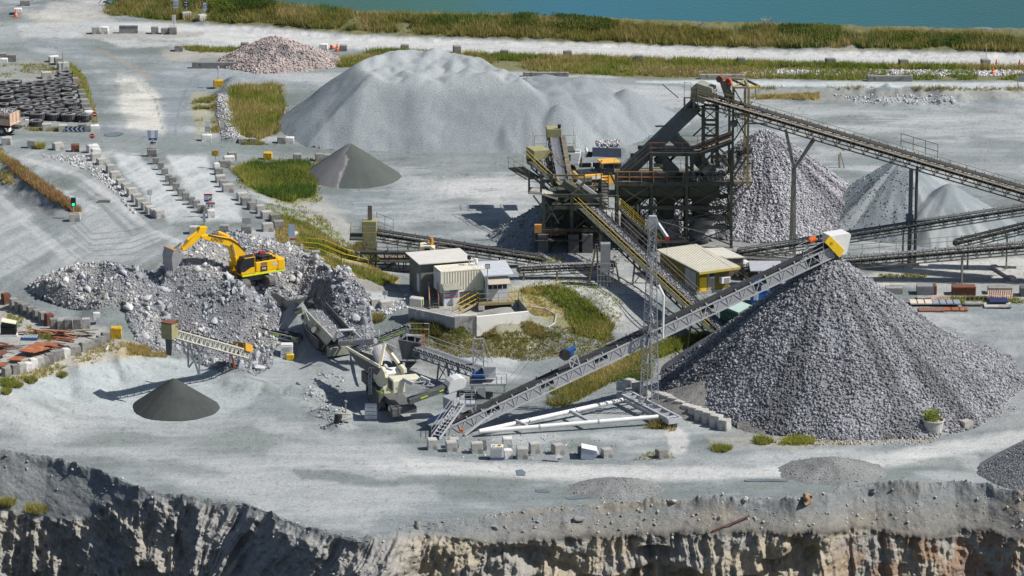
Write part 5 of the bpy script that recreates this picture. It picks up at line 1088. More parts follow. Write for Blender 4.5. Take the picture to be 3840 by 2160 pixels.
def conveyor(name, label, a, b, w=.9, dp=1.0, mf=None, rails=(), mrail=None, legs=(), bay=1.5, brackets=0, belt=None, group=None, guard=False, mleg=None, cat='conveyor', load=0, legw=.16, drum=True, walk=()):
 a, b = Vector(a), Vector(b); d = (b-a); L_ = d.length; d.normalize(); r_ = d.cross(Vector((0,0,1))).normalized(); n_ = r_.cross(d); mf = mf or M_WSTEEL
 f = Vector((a.x, a.y, H(a.x, a.y))); t = wthing(name, label, cat, f, group)
 bm_ = MB(); h = w/2
 bm_.prism([a-r_*h+n_*.10, a-r_*h*.45, a+r_*h*.45, a+r_*h+n_*.10, a+r_*h+n_*.04, a+r_*h*.45-n_*.06, a-r_*h*.45-n_*.06, a-r_*h+n_*.04], b-a)
 bm_.hexa([a-r_*h*.9-n_*(dp*.55), b-r_*h*.9-n_*(dp*.55), b+r_*h*.9-n_*(dp*.55), a+r_*h*.9-n_*(dp*.55), a-r_*h*.9-n_*(dp*.51), b-r_*h*.9-n_*(dp*.51), b+r_*h*.9-n_*(dp*.51), a+r_*h*.9-n_*(dp*.51)])
 be = bm_.build('belt', belt or M_BELT, t)
 nb = max(2, int(L_/bay)); th = .085 if dp > .7 else .07
 for sg in (1, -1):
  fr_ = MB(); o = r_*sg*(h+.12); top = n_*(-.12); bot = n_*(-.12-dp)
  fr_.beam(a+o+top, b+o+top, th*1.5, th*1.6, n_); fr_.beam(a+o+bot, b+o+bot, th*1.4, th*1.4, n_)
  for i in range(nb+1):
   p = a+d*(L_*i/nb); fr_.beam(p+o+top, p+o+bot, th*.9, th*.9, d)
   if i < nb:
    q = a+d*(L_*(i+1)/nb); m_ = (p+q)/2
    fr_.beam(p+o+bot, m_+o+top, th*.75, th*.75, n_); fr_.beam(m_+o+top, q+o+bot, th*.75, th*.75, n_)
  tr = fr_.build('side_truss', mf, t)
  if guard:
   for i in range(0, nb):
    if i % 4 == 3: continue
    p, q = a+d*(L_*(i+.04)/nb), a+d*(L_*(i+.96)/nb); MB().sheet([p+o*.97+top, q+o*.97+top, q+o*.97+bot, p+o*.97+bot], .02).build('guard_panel', M_GUARD, tr)
 for i in range(brackets):
  p = a+d*(L_*(i+.5)/brackets); ib = MB()
  for sg in (1, -1): ib.beam(p+r_*sg*(h+.14)-n_*.1, p+r_*sg*(h+.10)+n_*.20, .13, .09, d)
  ib.tube(p-r_*h*.9-n_*.11, p+r_*h*.9-n_*.11, .05, 6); ib.build('idler', mf, t)
 for sg in rails:
  rb = MB(); o = r_*sg*(h+.75 if sg in walk else h+.22); k_ = max(2, int(L_/1.7))
  for i in range(k_+1): p = a+d*(L_*i/k_)+o; rb.beam(p-n_*.1, p+Vector((0,0,1.0)), .042)
  for z in (.52, 1.0): rb.beam(a+o+Vector((0,0,z)), b+o+Vector((0,0,z)), .042)
  rb.build('handrail', mrail or mf, t)
  if sg in walk: MB().hexa([a+r_*sg*(h+.15)-n_*.16, b+r_*sg*(h+.15)-n_*.16, b+o-n_*.16, a+o-n_*.16, a+r_*sg*(h+.15)-n_*.1, b+r_*sg*(h+.15)-n_*.1, b+o-n_*.1, a+o-n_*.1]).build('walkway', mf, t)
 for tt in legs:
  p = a+d*(L_*tt)-n_*(dp+.12); g = hz(p.x, p.y)-.1
  for sg in (1, -1): MB().beam(p+r_*sg*h, Vector((p.x, p.y, g))+r_*sg*(h+.25), legw).build('support_leg', mleg or mf, t)
  if p.z-g > 1.6: lb = MB(); lb.beam(p+r_*h-Vector((0,0,.2)), Vector((p.x, p.y, g+.3))-r_*h, .08); lb.beam(p-r_*h-Vector((0,0,.2)), Vector((p.x, p.y, g+.3))+r_*h, .08); lb.build('leg_brace', mleg or mf, t)
 if drum:
  for p in (a, b): MB().tube(p-r_*h*.95-n_*.2, p+r_*h*.95-n_*.2, .26, 14).build('pulley', M_DGREY, t)
 if load:
  s_ = RNG.random(load)*L_; off = RNG.normal(size=load)*w*.13; pos = np.array([(a+d*float(x)+r_*float(y)+n_*.05) for x, y in zip(s_, off)])
  v, f_, c = rocks_np(pos, RNG.uniform(.04,.11,load), False, np.array((.30,.30,.31))*RNG.uniform(.6,1.4,load)[:, None]); v = v-np.array(f); o = np_mesh('load', v, f_, rockm, False, c); o.parent = t; o['kind'] = 'stuff'
 return t, d, r_, n_, L_
def rail(mb, pts, hgt_=1.0, n=None, r=.04):
 for a, b in zip(pts[:-1], pts[1:]):
  a, b = Vector(a), Vector(b); k_ = n or max(1, int((b-a).length/1.6))
  for i in range(k_+1): p = a+(b-a)*i/k_; mb.beam(p, p+Vector((0,0,hgt_)), r)
  for z in (.5, 1.0): mb.beam(a+Vector((0,0,hgt_*z)), b+Vector((0,0,hgt_*z)), r)
 return mb
def stairs(t, a, b, w, m, side=None, name='staircase', n=None, rails=True, mrail=None):
 a, b = Vector(a), Vector(b); d = b-a; hd = Vector((d.x, d.y, 0)).normalized(); s_ = Vector((-hd.y, hd.x, 0))*w/2; st = MB()
 for sg in (1, -1): st.beam(a+s_*sg, b+s_*sg, .06, .24)
 k_ = n or max(3, int(abs(d.z)/.22))
 for i in range(1, k_): p = a+d*i/k_; st.hexa([p-s_-hd*.12-Vector((0,0,.03)), p+s_-hd*.12-Vector((0,0,.03)), p+s_+hd*.12-Vector((0,0,.03)), p-s_+hd*.12-Vector((0,0,.03)), p-s_-hd*.12, p+s_-hd*.12, p+s_+hd*.12, p-s_+hd*.12])
 o = st.build(name, m, t)
 if rails:
  for sg in (1, -1): MB_ = rail(MB(), [a+s_*sg, b+s_*sg]); MB_.build('handrail', mrail or m, t)
 return o
head = Vector((KX, KY, KZ+1.45)); tail = P(1655, 1600, -2.3)
t, d, r_, n_, L_ = conveyor('stacking_conveyor', 'long white lattice stacking conveyor climbing to the top of the huge rock cone', tail, head-(head-tail).normalized()*.6, 1.15, 1.05, M_WSTEEL, brackets=26, bay=1.45, guard=True, legs=())
ST_D, ST_R, ST_N, ST_L = d, r_, n_, L_
def sp(s_, l=0.0, n__=0.0): return tail+d*s_+r_*l+n_*n__
hdm = MB(); HF = Frame(head, math.atan2(d.y, d.x))
hb = MB().hexa([HF.w(u, l, z) for z in (-1.25,.95) for u, l in ((-.9,-.85),(1.35,-.85),(1.35,.85),(-.9,.85))])
hb = MB().prism([HF.w(u, -.85, z) for u, z in ((-.75,-.1),(.1,-1.15),(1.05,-1.15),(1.5,.7),(1.3,.95),(-.75,.85))], HF.l*1.7); hood = hb.build('head_hood', M_WHITE, t, bevel=.03)
yp = MB().prism([HF.w(u, -.98, z) for u, z in ((-1.35,.35),(-.85,.95),(.75,-.65),(.25,-1.35))], HF.l*.10).build('drive_guard', M_YELLOW, t); MB().box(HF.w(-.65,-.99,.15), (.28,.03,.28), HF.ang).build('warning_label', mat('amber_label',(.45,.25,.02),(.4,.22,.02),vary=0), yp)
MB().tube(HF.w(-2.5,0,.35), HF.w(-1.9,0,.55), .3, 12).build('drive_motor', M_ORANGE, t)
rb = MB(); rail(rb, [sp(L_-3.2,-.9,-.1), sp(L_-1.0,-.9,-.1)]); rail(rb, [sp(L_-3.2,.9,-.1), sp(L_-1.0,.9,-.1)]); rb.build('handrail', M_WSTEEL, t)
MB().tube(head+Vector((.15,0,-1.1)), Vector((KX, KY, KZ-.25)), .22, 8, .3).build('falling_stone', M_DGREY, t)
bp_ = sp(L_*.335, 0, 0); dr = MB();
for sg in (-1, 1):
 for du in (-.45,.45): dr.beam(sp(L_*.335+du, sg*.62, -.2), sp(L_*.335+du, sg*.62, 1.0), .12)
 dr.beam(sp(L_*.335-.45, sg*.62, .95), sp(L_*.335+.45, sg*.62, .95), .12); dr.beam(sp(L_*.335-.45, sg*.62, -.1), sp(L_*.335+.45, sg*.62, .95), .07); dr.beam(sp(L_*.335+.45, sg*.62, -.1), sp(L_*.335-.45, sg*.62, .95), .07)
dr.build('drive_stand', M_WSTEEL, t)
M_DBLUE = mat('pump_blue', (.02,.10,.32), (.02,.08,.25), 3, .4, vary=0)
MB().tube(sp(L_*.335-.1,-.5,1.3), sp(L_*.335-.1,.5,1.3), .38, 16).build('gear_motor', M_DBLUE, t); MB().tube(sp(L_*.335-.6,.35,1.5), sp(L_*.335-.6,.8,1.5), .52, 24).build('pulley_guard', M_BLACK, t); MB().tube(sp(L_*.335-.6,.2,1.5), sp(L_*.335-.6,.36,1.5), .40, 24).build('pulley_face', M_DBLUE, t)
MB().tube(sp(L_*.335+.3,-.6,1.2), sp(L_*.335+.9,-.6,1.2), .25, 12).build('motor_end', M_DBLUE, t)
def lattice(mb, a, b, w, bay=.9, th=.06, sq=None):
 a, b = Vector(a), Vector(b); ax = (b-a); L0 = ax.length; ax.normalize(); x = ax.cross(Vector((0,1,0))).normalized(); y = ax.cross(x); k_ = int(L0/bay)
 cs = [x*w/2+y*w/2, -x*w/2+y*w/2, -x*w/2-y*w/2, x*w/2-y*w/2]
 for c in cs: mb.beam(a+c, b+c, th*1.3)
 for i in range(k_):
  p, q = a+ax*(L0*i/k_), a+ax*(L0*(i+1)/k_)
  for j in range(4): mb.beam(p+cs[j], (p+q)/2+cs[(j+1) % 4], th*.8); mb.beam((p+q)/2+cs[(j+1) % 4], q+cs[j], th*.8)
 return mb
m1 = P(*T(2,2,1318,1150), -2.2); m2 = P(*T(2,2,1440,1195), -2.2); mt_ = Vector(((m1.x+m2.x)/2+.2, (m1.y+m2.y)/2, 0)); mt_.z = at(mt_, T(2,1,0,760)[1])
tw = wthing('lattice_mast', 'twin grey lattice masts carrying the white stacking conveyor on cables', 'mast', (mt_.x, mt_.y, -3))
for q, s_ in ((m1, -.35), (m2, .35)): lattice(MB(), q, mt_+Vector((0, -s_*.6, 0)), .62, .85).build('mast_leg', M_WSTEEL, tw)
xb = MB();
for z_ in (.45, .58): p, q = m1+(mt_-m1)*z_, m2+(mt_-m2)*z_; xb.beam(p, q, .14);
xb.beam(m1+(mt_-m1)*.45, m2+(mt_-m2)*.58, .08); xb.beam(m1+(mt_-m1)*.58, m2+(mt_-m2)*.45, .08); xb.build('cross_brace', M_WSTEEL, tw)
hdp = MB(); hdp.prism([mt_+Vector((-.75,-.2,-.9)), mt_+Vector((.75,-.2,-.9)), mt_+Vector((.35,-.2,.35)), mt_+Vector((-.35,-.2,.35))], (0,.5,0)); hdp.build('mast_head', M_WSTEEL, tw)
jb = Q(*T(2,1,1562,940), mt_.y-1.0); MB().beam(mt_+Vector((.5,0,-.4)), jb, .22, .3).build('jib_arm', M_WSTEEL, tw); MB().tube(jb+Vector((0,-.15,-.1)), jb+Vector((0,.15,-.1)), .22, 14).build('sheave', M_RED, tw)
cb_ = MB()
for a_, b_ in ((mt_, sp(L_*.93,-.6,0)), (mt_, sp(L_*.93,.6,0)), (mt_, sp(L_*.80,-.6,0)), (mt_, sp(L_*.12,-.6,0)), (mt_, sp(L_*.12,.6,0)), (jb, jb+Vector((-.2,0,-13))), (m2+Vector((3.6,-.5,11)), P(*T(2,2,1675,1290), -2.3))): cb_.tube(a_, b_, .013, 5)
cb_.build('stay_cable', M_DGREY, tw)
for i in range(8): p = m1+(mt_-m1)*(.22+.085*i); MB().beam(p+Vector((.15,-.45,0)), p+Vector((.30,-.45,.95)), .10).build('ladder_guard', M_WHITE, tw)
hk = MB(); pk = Q(*T(2,2,1525,300), (m1.y+m2.y)/2); hk.path([pk+Vector((-.5,0,3.2)), pk+Vector((0,0,2.2)), pk+Vector((-.05,0,-2.0))], .13); hk.build('hanger_arm', M_WHITE, tw)
cg = wthing('radial_carriage', 'wheeled grey carriage with two white pipe arms lying under the stacking conveyor', 'carriage', P(*T(2,2,1400,1250), -3))
z0 = -2.15; c1, c2 = P(*T(2,2,1130,1060), z0), P(*T(2,2,1630,1320), z0); pd = (c2-c1).normalized(); pn = Vector((-pd.y, pd.x, 0))
cf = MB()
for sg in (1, -1): cf.beam(c1+pn*sg*.6, c2+pn*sg*.6, .22, .42)
for i in range(7): p = c1+(c2-c1)*i/6; cf.beam(p-pn*.6, p+pn*.6, .16, .3)
cf.build('axle_frame', M_WSTEEL, cg)
for p in (c1+pd*.3, c2-pd*.2):
 wq = MB(); wq.tube(p-pn*.22-Vector((0,0,.45)), p+pn*.22-Vector((0,0,.45)), .48, 18).build('wheel', M_RUBBER, cg); MB().box(p-Vector((0,0,.1)), (1.0,1.5,.5), math.atan2(pd.y, pd.x)).build('wheel_fork', M_WSTEEL, cg)
MB().box(c1+Vector((-.3,.9,.45)), (.9,.7,.7)).build('travel_motor', M_GALV, cg)
tl = P(*T(1,2,2130,1440), -2.45); tl2 = P(*T(2,2,40,1335), -2.3)
for a_, b_ in ((P(*T(2,2,1110,1125), -2.2), P(*T(2,2,-320,1440), -2.5)), (P(*T(2,2,1470,1295), -2.2), P(*T(2,2,-330,1445), -2.5))):
 ra = MB().tube(a_, b_, .21, 14).build('radius_arm', M_WHITE, cg)
 for q in (.33,.66): p = a_+(b_-a_)*q; MB().tube(p, p+(b_-a_).normalized()*.12, .27, 14).build('pipe_flange', M_GALV, ra)
for a_, b_ in ((T(2,2,590,1240), T(2,2,780,1340)), (T(2,2,40,1335), T(2,2,150,1385)), (T(2,2,1140,1130), T(2,2,1430,1270))): MB().beam(P(*a_, -2.25), P(*b_, -2.25), .26).build('tie_beam', M_WSTEEL, cg)
def SX(x, y): return (1560+x/4.528, 1380+y/4.528)
tsb = P(*SX(700,1150), -3); ts = wthing('tail_station', 'pale grey tail end of the stacker with hopper, stairs and small railed platform', 'platform', tsb)
Yt_ = tsb.y+2.2
hp = [P(*SX(460,700), -3), ]
def sq(x, y, dy=0.0): return Q(*SX(x, y), Yt_+dy)
hop = MB(); A0 = [sq(460,480,1.4), sq(610,550,0), sq(830,450,1.2), sq(690,400,2.6)]; Bt = [sq(465,690,1.4), sq(600,730,0), sq(800,640,1.2), sq(660,600,2.6)]
for i in range(4):
 if i != 2: hop.sheet([A0[i], A0[(i+1) % 4], Bt[(i+1) % 4], Bt[i]], .05)
hop.build('feed_hopper', M_WSTEEL, ts)
MB().hexa([sq(190,900,-.6)+Vector((0,0,-.3)), sq(560,760,-.6)+Vector((0,0,-.3)), sq(560,760,.5)+Vector((0,0,-.3)), sq(190,900,.5)+Vector((0,0,-.3)), sq(190,870,-.6), sq(540,720,-.6), sq(560,720,.5), sq(250,860,.5)]).build('tail_guard', mat('blue_grey_steel',(.10,.16,.30),(.08,.13,.25),2,.6,vary=0), ts)
pf0, pf1 = sq(740,610,-.5), sq(1010,610,-.5)
MB().hexa([p+Vector((0,dy,dz)) for dz in (-.15,0) for p, dy in ((pf0,0),(pf1,0),(pf1,1.2),(pf0,1.2))]).build('platform', M_WSTEEL, ts)
rail(MB(), [pf0, pf1, pf1+Vector((0,1.2,0)), pf0+Vector((0,1.2,0))]).build('handrail', M_WSTEEL, ts)
for p in (pf0, pf1): MB().beam(p+Vector((0,.1,0)), (p.x, p.y+.1, -3.1), .16).build('support_post', M_WSTEEL, ts)
stairs(ts, sq(330,1215,-2.6) if False else P(*SX(330,1190), -2.95), pf0+Vector((.1,.3,0)), .95, M_WSTEEL)
tb2 = MB(); tb2.beam(sq(490,990,-.8), sq(1010,790,-.8), .10); tb2.beam(sq(490,1100,-.8), sq(740,1060,-.8), .1); tb2.beam(sq(700,680,-.8), sq(760,1080,-.8), .14); tb2.beam(sq(930,680,-.8), sq(1000,830,-.8), .14); tb2.build('tail_frame', M_WSTEEL, ts)
MB().beam(P(*SX(820,1140), -2.9), sp(9.5,-.8,-.3), .2).build('stay_strut', M_WSTEEL, ts)
MB().box(P(*SX(775,1065), -2.4), (.28,.28,.32)).build('junction_box', M_ORANGE, ts)
ka = Q(*T(1,2,1630,600), P(0,1400,-3).y); kb = Q(*T(1,2,2230,812), P(0,1480,-3).y)
kt, kd, kr, kn_, kl = conveyor('feed_conveyor', 'grey conveyor with handrails and ring idlers feeding the tail of the white stacker', ka, kb, 1.0, .62, mat('blue_grey_beam',(.22,.25,.29),(.18,.2,.24),2,.6,vary=0), rails=(-1,), walk=(-1,), mrail=M_WSTEEL, legs=(.42,.6), belt=M_DUSTB, bay=1.0, legw=.18)
ri = MB()
for i in range(11):
 p = ka+kd*(kl*(i+.5)/11)+kr*.62+kn_*.0; ri = MB()
 for j in range(10): a0, a1 = 2*math.pi*j/10, 2*math.pi*(j+1)/10; ri.tube(p+kd*.24*math.cos(a0)+kn_*.24*math.sin(a0), p+kd*.24*math.cos(a1)+kn_*.24*math.sin(a1), .035, 5)
 ri.build('idler_ring', M_GALV, kt)
lb_ = Q(*T(1,2,1600,640), P(0,1395,-3).y); lt = wthing('loading_box', 'dark railed loading hopper at the upper end of the handrailed conveyor', 'hopper', (lb_.x, lb_.y, H(lb_.x, lb_.y)))
Yl = lb_.y; lq = lambda x, y, dy=0: Q(*T(1,2,x,y), Yl+dy)
bx_l = MB(); bx_l.hexa([lq(1470,720,0), lq(1640,720,0), lq(1640,720,2.2), lq(1470,720,2.2), lq(1430,520,-.1), lq(1660,560,-.1), lq(1690,500,2.3), lq(1470,440,2.3)]); bx_l.build('hopper_box', M_DGREY, lt)
rail(MB(), [lq(1515,470,.2), lq(1690,470,.2), lq(1740,470,2.0)], 1.15).build('handrail', M_WSTEEL, lt)
for x in (1520,1600,1690): MB().beam(lq(x,470,.2), lq(x,740,.2), .14).build('post', M_WSTEEL, lt)
MB().sheet([lq(1510,480,.1), lq(1690,480,.1), lq(1690,475,1.8), lq(1530,470,1.8)], .1).build('deck', M_WSTEEL, lt)
for i in range(6): MB().beam(lq(1672,470+i*32,-.2), lq(1692,470+i*32,-.2), .07, .16).build('ladder_rung', M_ORANGE, lt)
mp_ = Q(*T(1,2,2330,940), P(0,1500,-3).y); mh = wthing('drive_platform', 'railed drive platform with white cabinet and blue motor beside the stacker truss', 'platform', (mp_.x, mp_.y, H(mp_.x, mp_.y)))
mq = lambda x, y, dy=0: Q(*T(1,2,x,y), mp_.y+dy)
p0, p1 = mq(2150,975,0), mq(2520,965,0); MB().hexa([p+Vector((0,dy,dz)) for dz in (-.18,0) for p, dy in ((p0,0),(p1,0),(p1,2.6),(p0,2.6))]).build('deck', M_WSTEEL, mh)
rail(MB(), [p0, p1, p1+Vector((0,2.6,0))]).build('handrail', M_WSTEEL, mh)
cab2 = MB().hexa([mq(2300,905,.5), mq(2415,905,.5), mq(2415,905,1.8), mq(2300,905,1.8), mq(2290,800,.5), mq(2415,800,.5), mq(2415,800,1.8), mq(2290,800,1.8)]).build('cabinet', M_WHITE, mh, bevel=.02); MB().hexa([mq(2270,800,.3), mq(2425,800,.3), mq(2425,800,2.0), mq(2270,800,2.0), mq(2270,795,.3), mq(2425,795,.3), mq(2425,795,2.0), mq(2270,795,2.0)]).build('cabinet_lid', M_WHITE, cab2)
MB().tube(mq(2190,880,.8), mq(2290,880,.8), .45, 16).build('drive_motor', M_DBLUE, mh); MB().box(mq(2240,915,.6), (1.2,.8,.3)).build('motor_base', M_NAVY, mh)
for p in (p0+Vector((.2,.2,0)), p1+Vector((-.2,.2,0)), p1+Vector((-.2,2.3,0))): MB().beam(p, (p.x, p.y, -3.1), .16).build('support_leg', M_WSTEEL, mh)
MB().sheet([mq(2230,1000,-.1), mq(2310,1000,-.1), mq(2310,1110,-.1), mq(2230,1060,-.1)], .05).build('side_plate', M_WSTEEL, mh)
pf_ = wthing('portal_frame', 'slim grey braced portal frame standing over the conveyor drive platform', 'frame', (mp_.x-1, mp_.y+3, -2.9)); f_ = MB()
a_, b_, c_, e_ = mq(2185,760,3), mq(2290,750,3), mq(2185,515,3), mq(2290,510,3)
for p, q in ((a_,c_),(b_,e_),(c_,e_),(a_+(c_-a_)*.5, b_+(e_-b_)*.5)): f_.beam(p, q, .13)
f_.build('frame', M_WSTEEL, pf_); f_ = MB(); f_.beam(a_, b_+(e_-b_)*.5, .06); f_.beam(b_, a_+(c_-a_)*.5, .06); f_.beam(a_+(c_-a_)*.5, e_, .06); f_.beam(e_, mq(2380,750,3.4), .05); f_.beam(c_, mq(2260,745,3.2), .05); f_.build('bracing', M_GALV, pf_)
for p in (a_, b_): MB().beam(p, (p.x, p.y, -3.1), .13).build('leg', M_WSTEEL, pf_)
ha = Vector((sx_-.15, sy_+.3, 0)); ha.z = at(ha, T(0,2,0,400)[1]); hb_ = Q(*T(0,2,2470,610), P(0,1400,-2.6).y)
st_, sd_, sr2, sn2, sl2 = conveyor('short_conveyor', 'short pale lattice conveyor with dusty green head box above the dark dust cone', hb_, ha, .85, .72, mat('cream_truss',(.56,.55,.48),(.46,.45,.40),2,.6,vary=0), bay=.75, legs=(), brackets=8)
hbx = Frame(ha, math.atan2(sd_.y, sd_.x)); M_HB = mat('dusty_green_box',(.34,.33,.17),(.26,.25,.14),2,.75,vary=0,bump=.15)
MB().hexa([hbx.w(u, l, z) for z in (-.95,.55) for u, l in ((-.35,-.62),(.75,-.62),(.75,.62),(-.35,.62))]).build('head_box', M_HB, st_, bevel=.03); MB().hexa([hbx.w(u, l, z) for z in (.56,.66) for u, l in ((-.4,-.65),(.8,-.65),(.8,.65),(-.4,.65))]).build('box_lid', M_RUSTB, st_)
MB().sheet([hbx.w(.4,-.4,-.95), hbx.w(.4,.4,-.95), hbx.w(.4,.3,-2.6), hbx.w(.4,-.3,-2.6)], .04).build('dust_curtain', M_DGREY, st_)
tt = .58; pm = hb_+sd_*(sl2*tt)
for (x, y, tx, ty) in ((2010,872,1995,520),(1895,790,1890,505),(2000,870,1890,510),(1900,800,2090,545),(2010,760,2100,545),(1840,600,1890,690)):
 yb = P(*T(0,2,x,max(y, 800)), -2.3).y; MB().beam(Q(*T(0,2,x,y), pm.y-.5 if x > 1950 else pm.y+.5), Q(*T(0,2,tx,ty), pm.y-.45 if x > 1950 else pm.y+.45), .17 if x != 1840 else .1).build('support_leg', M_WSTEEL, st_)
for (x, y, tx, ty, m) in ((2312,790,2312,500,M_WSTEEL),(2362,815,2322,640,M_ORANGE),(2380,750,2420,660,M_WSTEEL)): MB().beam(Q(*T(0,2,x,y), hb_.y-.6), Q(*T(0,2,tx,ty), hb_.y-.6), .17).build('support_leg', m, st_)
MB().hexa([hb_+sd_*u+sr2*l+Vector((0,0,z)) for z in (-.25,.5) for u, l in ((-.2,-.75),(1.1,-.75),(1.1,.75),(-.2,.75))]).build('tail_guard', mat('amber_guard',(.68,.36,.04),(.6,.3,.04),3,.55,vary=0), st_); MB().tube(hb_+sr2*.75+Vector((0,0,-.5)), hb_+sr2*.95+Vector((0,0,-.5)), .33, 14).build('tail_pulley_guard', M_RED, st_)
rr_ = MB(); rail(rr_, [ha-sd_*3-sr2*.8, ha+sr2*-.8], .9); rr_.build('handrail', M_RUSTB, st_)
def S(x, y): return (1000+x/5.367, 1090+y/5.367)
so_ = P(1215, 1322, -3); SF = Frame(so_, math.atan2(-.89,.45)); sc = wthing('mobile_screen', 'olive grey tracked screening machine with sloping mesh deck below the rock bank', 'screener', so_)
def ss(x, y, l): return SF.pl(*S(x, y), l)
near = -1.05; farl = .95
pN = [ss(790,400,near), ss(1340,965,near), ss(1225,1040,near), ss(760,560,near)]
MB().prism([pN[0]+Vector((0,0,.12)), pN[1]+Vector((0,0,.12)), pN[2]-Vector((0,0,.25)), pN[3]-Vector((0,0,.25))], -SF.l*.12).build('side_wall', mat('pale_olive_wall', (.46,.47,.39), (.36,.37,.31), 1.8, .65, vary=0, c3=(.2,.19,.17), s3=1.4, w3=.58), sc); dk = [ss(820,430,near), ss(1320,985,near), ss(1600,985,farl), ss(1100,410,farl)]; dk[3] = Vector((dk[0]+SF.l*1.95)); dk[2] = dk[1]+SF.l*1.95; zu = Vector((0,0,.8)); MB().prism([dk[3]+zu, dk[2]+zu, dk[2]-zu*.3, dk[3]-zu*.3], SF.l*.08).build('side_wall', M_DGREY, sc)
MB().sheet(dk, .06).build('screen_deck', mat('grey_deck',(.30,.30,.30),(.22,.22,.22),3,.8,vary=0), sc); bars = MB()
for i in range(15): q = (i+.5)/15; bars.beam(dk[0]+(dk[3]-dk[0])*q+Vector((0,0,.06)), dk[1]+(dk[2]-dk[1])*q+Vector((0,0,.06)), .05)
for i in range(12): q = (i+.5)/12; bars.beam(dk[0]+(dk[1]-dk[0])*q+Vector((0,0,.05)), dk[3]+(dk[2]-dk[3])*q+Vector((0,0,.05)), .05)
bars.build('screen_mesh', M_GALV, sc)
n_ = 130; qa, qb = RNG.random(n_)**.8, RNG.random(n_); pos = np.array([dk[0]+(dk[1]-dk[0])*float(a)+(dk[3]-dk[0])*float(b)+Vector((0,0,.1)) for a, b in zip(qa, qb)])
v, f, c_ = rocks_np(pos, RNG.uniform(.03,.13,n_), False, np.array((.45,.44,.43))*RNG.uniform(.6,1.3,n_)[:, None]); o = np_mesh('loose_stones_load', v-np.array(so_), f, rockm, False, c_); o.parent = sc; o['kind'] = 'stuff'
pipe = MB().path([ss(1355,1010,near-.1), ss(1430,800,near-.1), ss(1720,785,farl+.1), ss(1910,970,farl+.2)], .13, 8).build('hood_pipe', M_GALV, sc)
hl = MB(); hl.sheet([ss(80,80,-1.3), ss(185,40,-1.3), ss(440,195,-1.3), ss(380,410,-1.3)], .07); hl.sheet([ss(440,195,-1.3), ss(380,410,-1.3), ss(620,320,-.9), ss(810,135,-.9)], .07); hl.build('hopper_wing', M_OLIVE, sc)
hr_ = MB(); hr_.sheet([ss(790,80,.9), ss(930,-30,.9), ss(1010,-30,.9), ss(930,130,.9)], .07); hr_.sheet([ss(800,140,.5), ss(930,130,.9), ss(1110,190,1.1), ss(1130,300,1.1), ss(820,230,.3)], .07); hr_.build('hopper_wing', M_DGREY, sc)
MB().beam(ss(325,505,-1.45), ss(730,380,-1.45), .2, .62).build('feeder_beam', M_OLIVE, sc); MB().beam(ss(355,530,-1.58), ss(500,482,-1.58), .03, .09).build('reflective_strip', M_NEON, sc); MB().beam(ss(570,445,-1.58), ss(650,420,-1.58), .03, .09).build('reflective_strip', M_NEON, sc); MB().beam(ss(455,430,-1.58), ss(640,372,-1.58), .03, .16).build('name_plate', M_NAVY, sc)
MB().sheet([ss(330,560,-1.2), ss(600,540,-1.2), ss(600,780,-1.2), ss(350,660,-1.2)], .1).build('feeder_skirt', M_DGREY, sc); MB().hexa([SF.w(u, l, z) for z in (1.6,3.3) for u, l in ((-4.6,-.9),(-2.7,-.9),(-2.7,.9),(-4.6,.9))]).build('feed_box', M_DGREY, sc)
for sg in (1, -1):
 tk = MB(); tk.prism([SF.w(u, sg*1.1-.25, z) for u, z in ((-2.6,.3),(-2.3,0),(2.2,0),(2.5,.3),(2.2,.75),(-2.3,.75))], SF.l*.5); tk.build('track', M_TRACK, sc)
MB().hexa([SF.w(u, l, z) for z in (.7,1.5) for u, l in ((-3.6,-.75),(3.3,-.75),(3.3,.75),(-3.6,.75))]).build('chassis', M_DGREY, sc); MB().hexa([SF.w(u, l, z) for z in (.9,2.0) for u, l in ((-1.8,-1.35),(1.6,-1.35),(1.6,-.8),(-1.8,-.8))]).build('engine_box', M_DGREY, sc, bevel=.05)
MB().hexa([SF.w(u, l, z) for z, du in ((1.5,0),(2.5,0)) for u, l in ((-2.6,-.95),(2.9-(z-1.5)*.9,-.95),(2.9-(z-1.5)*.9,.9),(-2.6,.9))]).build('shadow_bulk', M_DGREY, sc)  # bulk added under the deck to widen the machine's cast shadow
for u in (-3,-1,1,3): MB().beam(SF.w(u,-.8,1.4), SF.w(u,-.9,2.6-u*.25), .14).build('frame_post', M_DGREY, sc)
hh = MB().path([ss(700,410,-1.5), ss(770,405,-1.5), ss(850,590,-1.5), ss(820,620,-1.5), ss(900,710,-1.5)], .04); hh.path([ss(815,700,-1.5), ss(870,790,-1.5), ss(940,830,-1.5)], .04); hh.path([ss(680,520,-1.5), ss(820,800,-1.5), ss(1000,960,-1.5)], .05); hh.build('handrail', M_GALV, sc)
MB().tube(ss(960,790,-1.3), ss(960,790,-1.65), .32, 16).build('screen_drive', M_OLIVE, sc)
MB().tube(ss(1480,1060,-.3), ss(2190,1010,1.4), .28, 14).build('cross_auger', M_STEELW, sc); MB().beam(ss(1660,1040,-.9), ss(1720,1025,-.7), .04, .10).build('reflective_strip', M_NEON, sc)
MB().prism([SF.w(3.3,-1.2,.5), SF.w(4.2,-1.2,.8), SF.w(4.2,-1.2,1.6), SF.w(3.3,-1.2,1.7)], SF.l*2.2).build('rear_guard', M_OLIVE, sc)
a_ = Q(*T(1,2,440,480), so_.y+.3); b_ = Q(*T(0,2,2330,330), so_.y+2.6)
c1_, *_r = conveyor('side_conveyor', 'narrow black conveyor with lime strips running left from the screening machine', a_, b_, .75, .42, M_GALV, bay=1.6, legs=(.85,), belt=M_BELT, legw=.1)
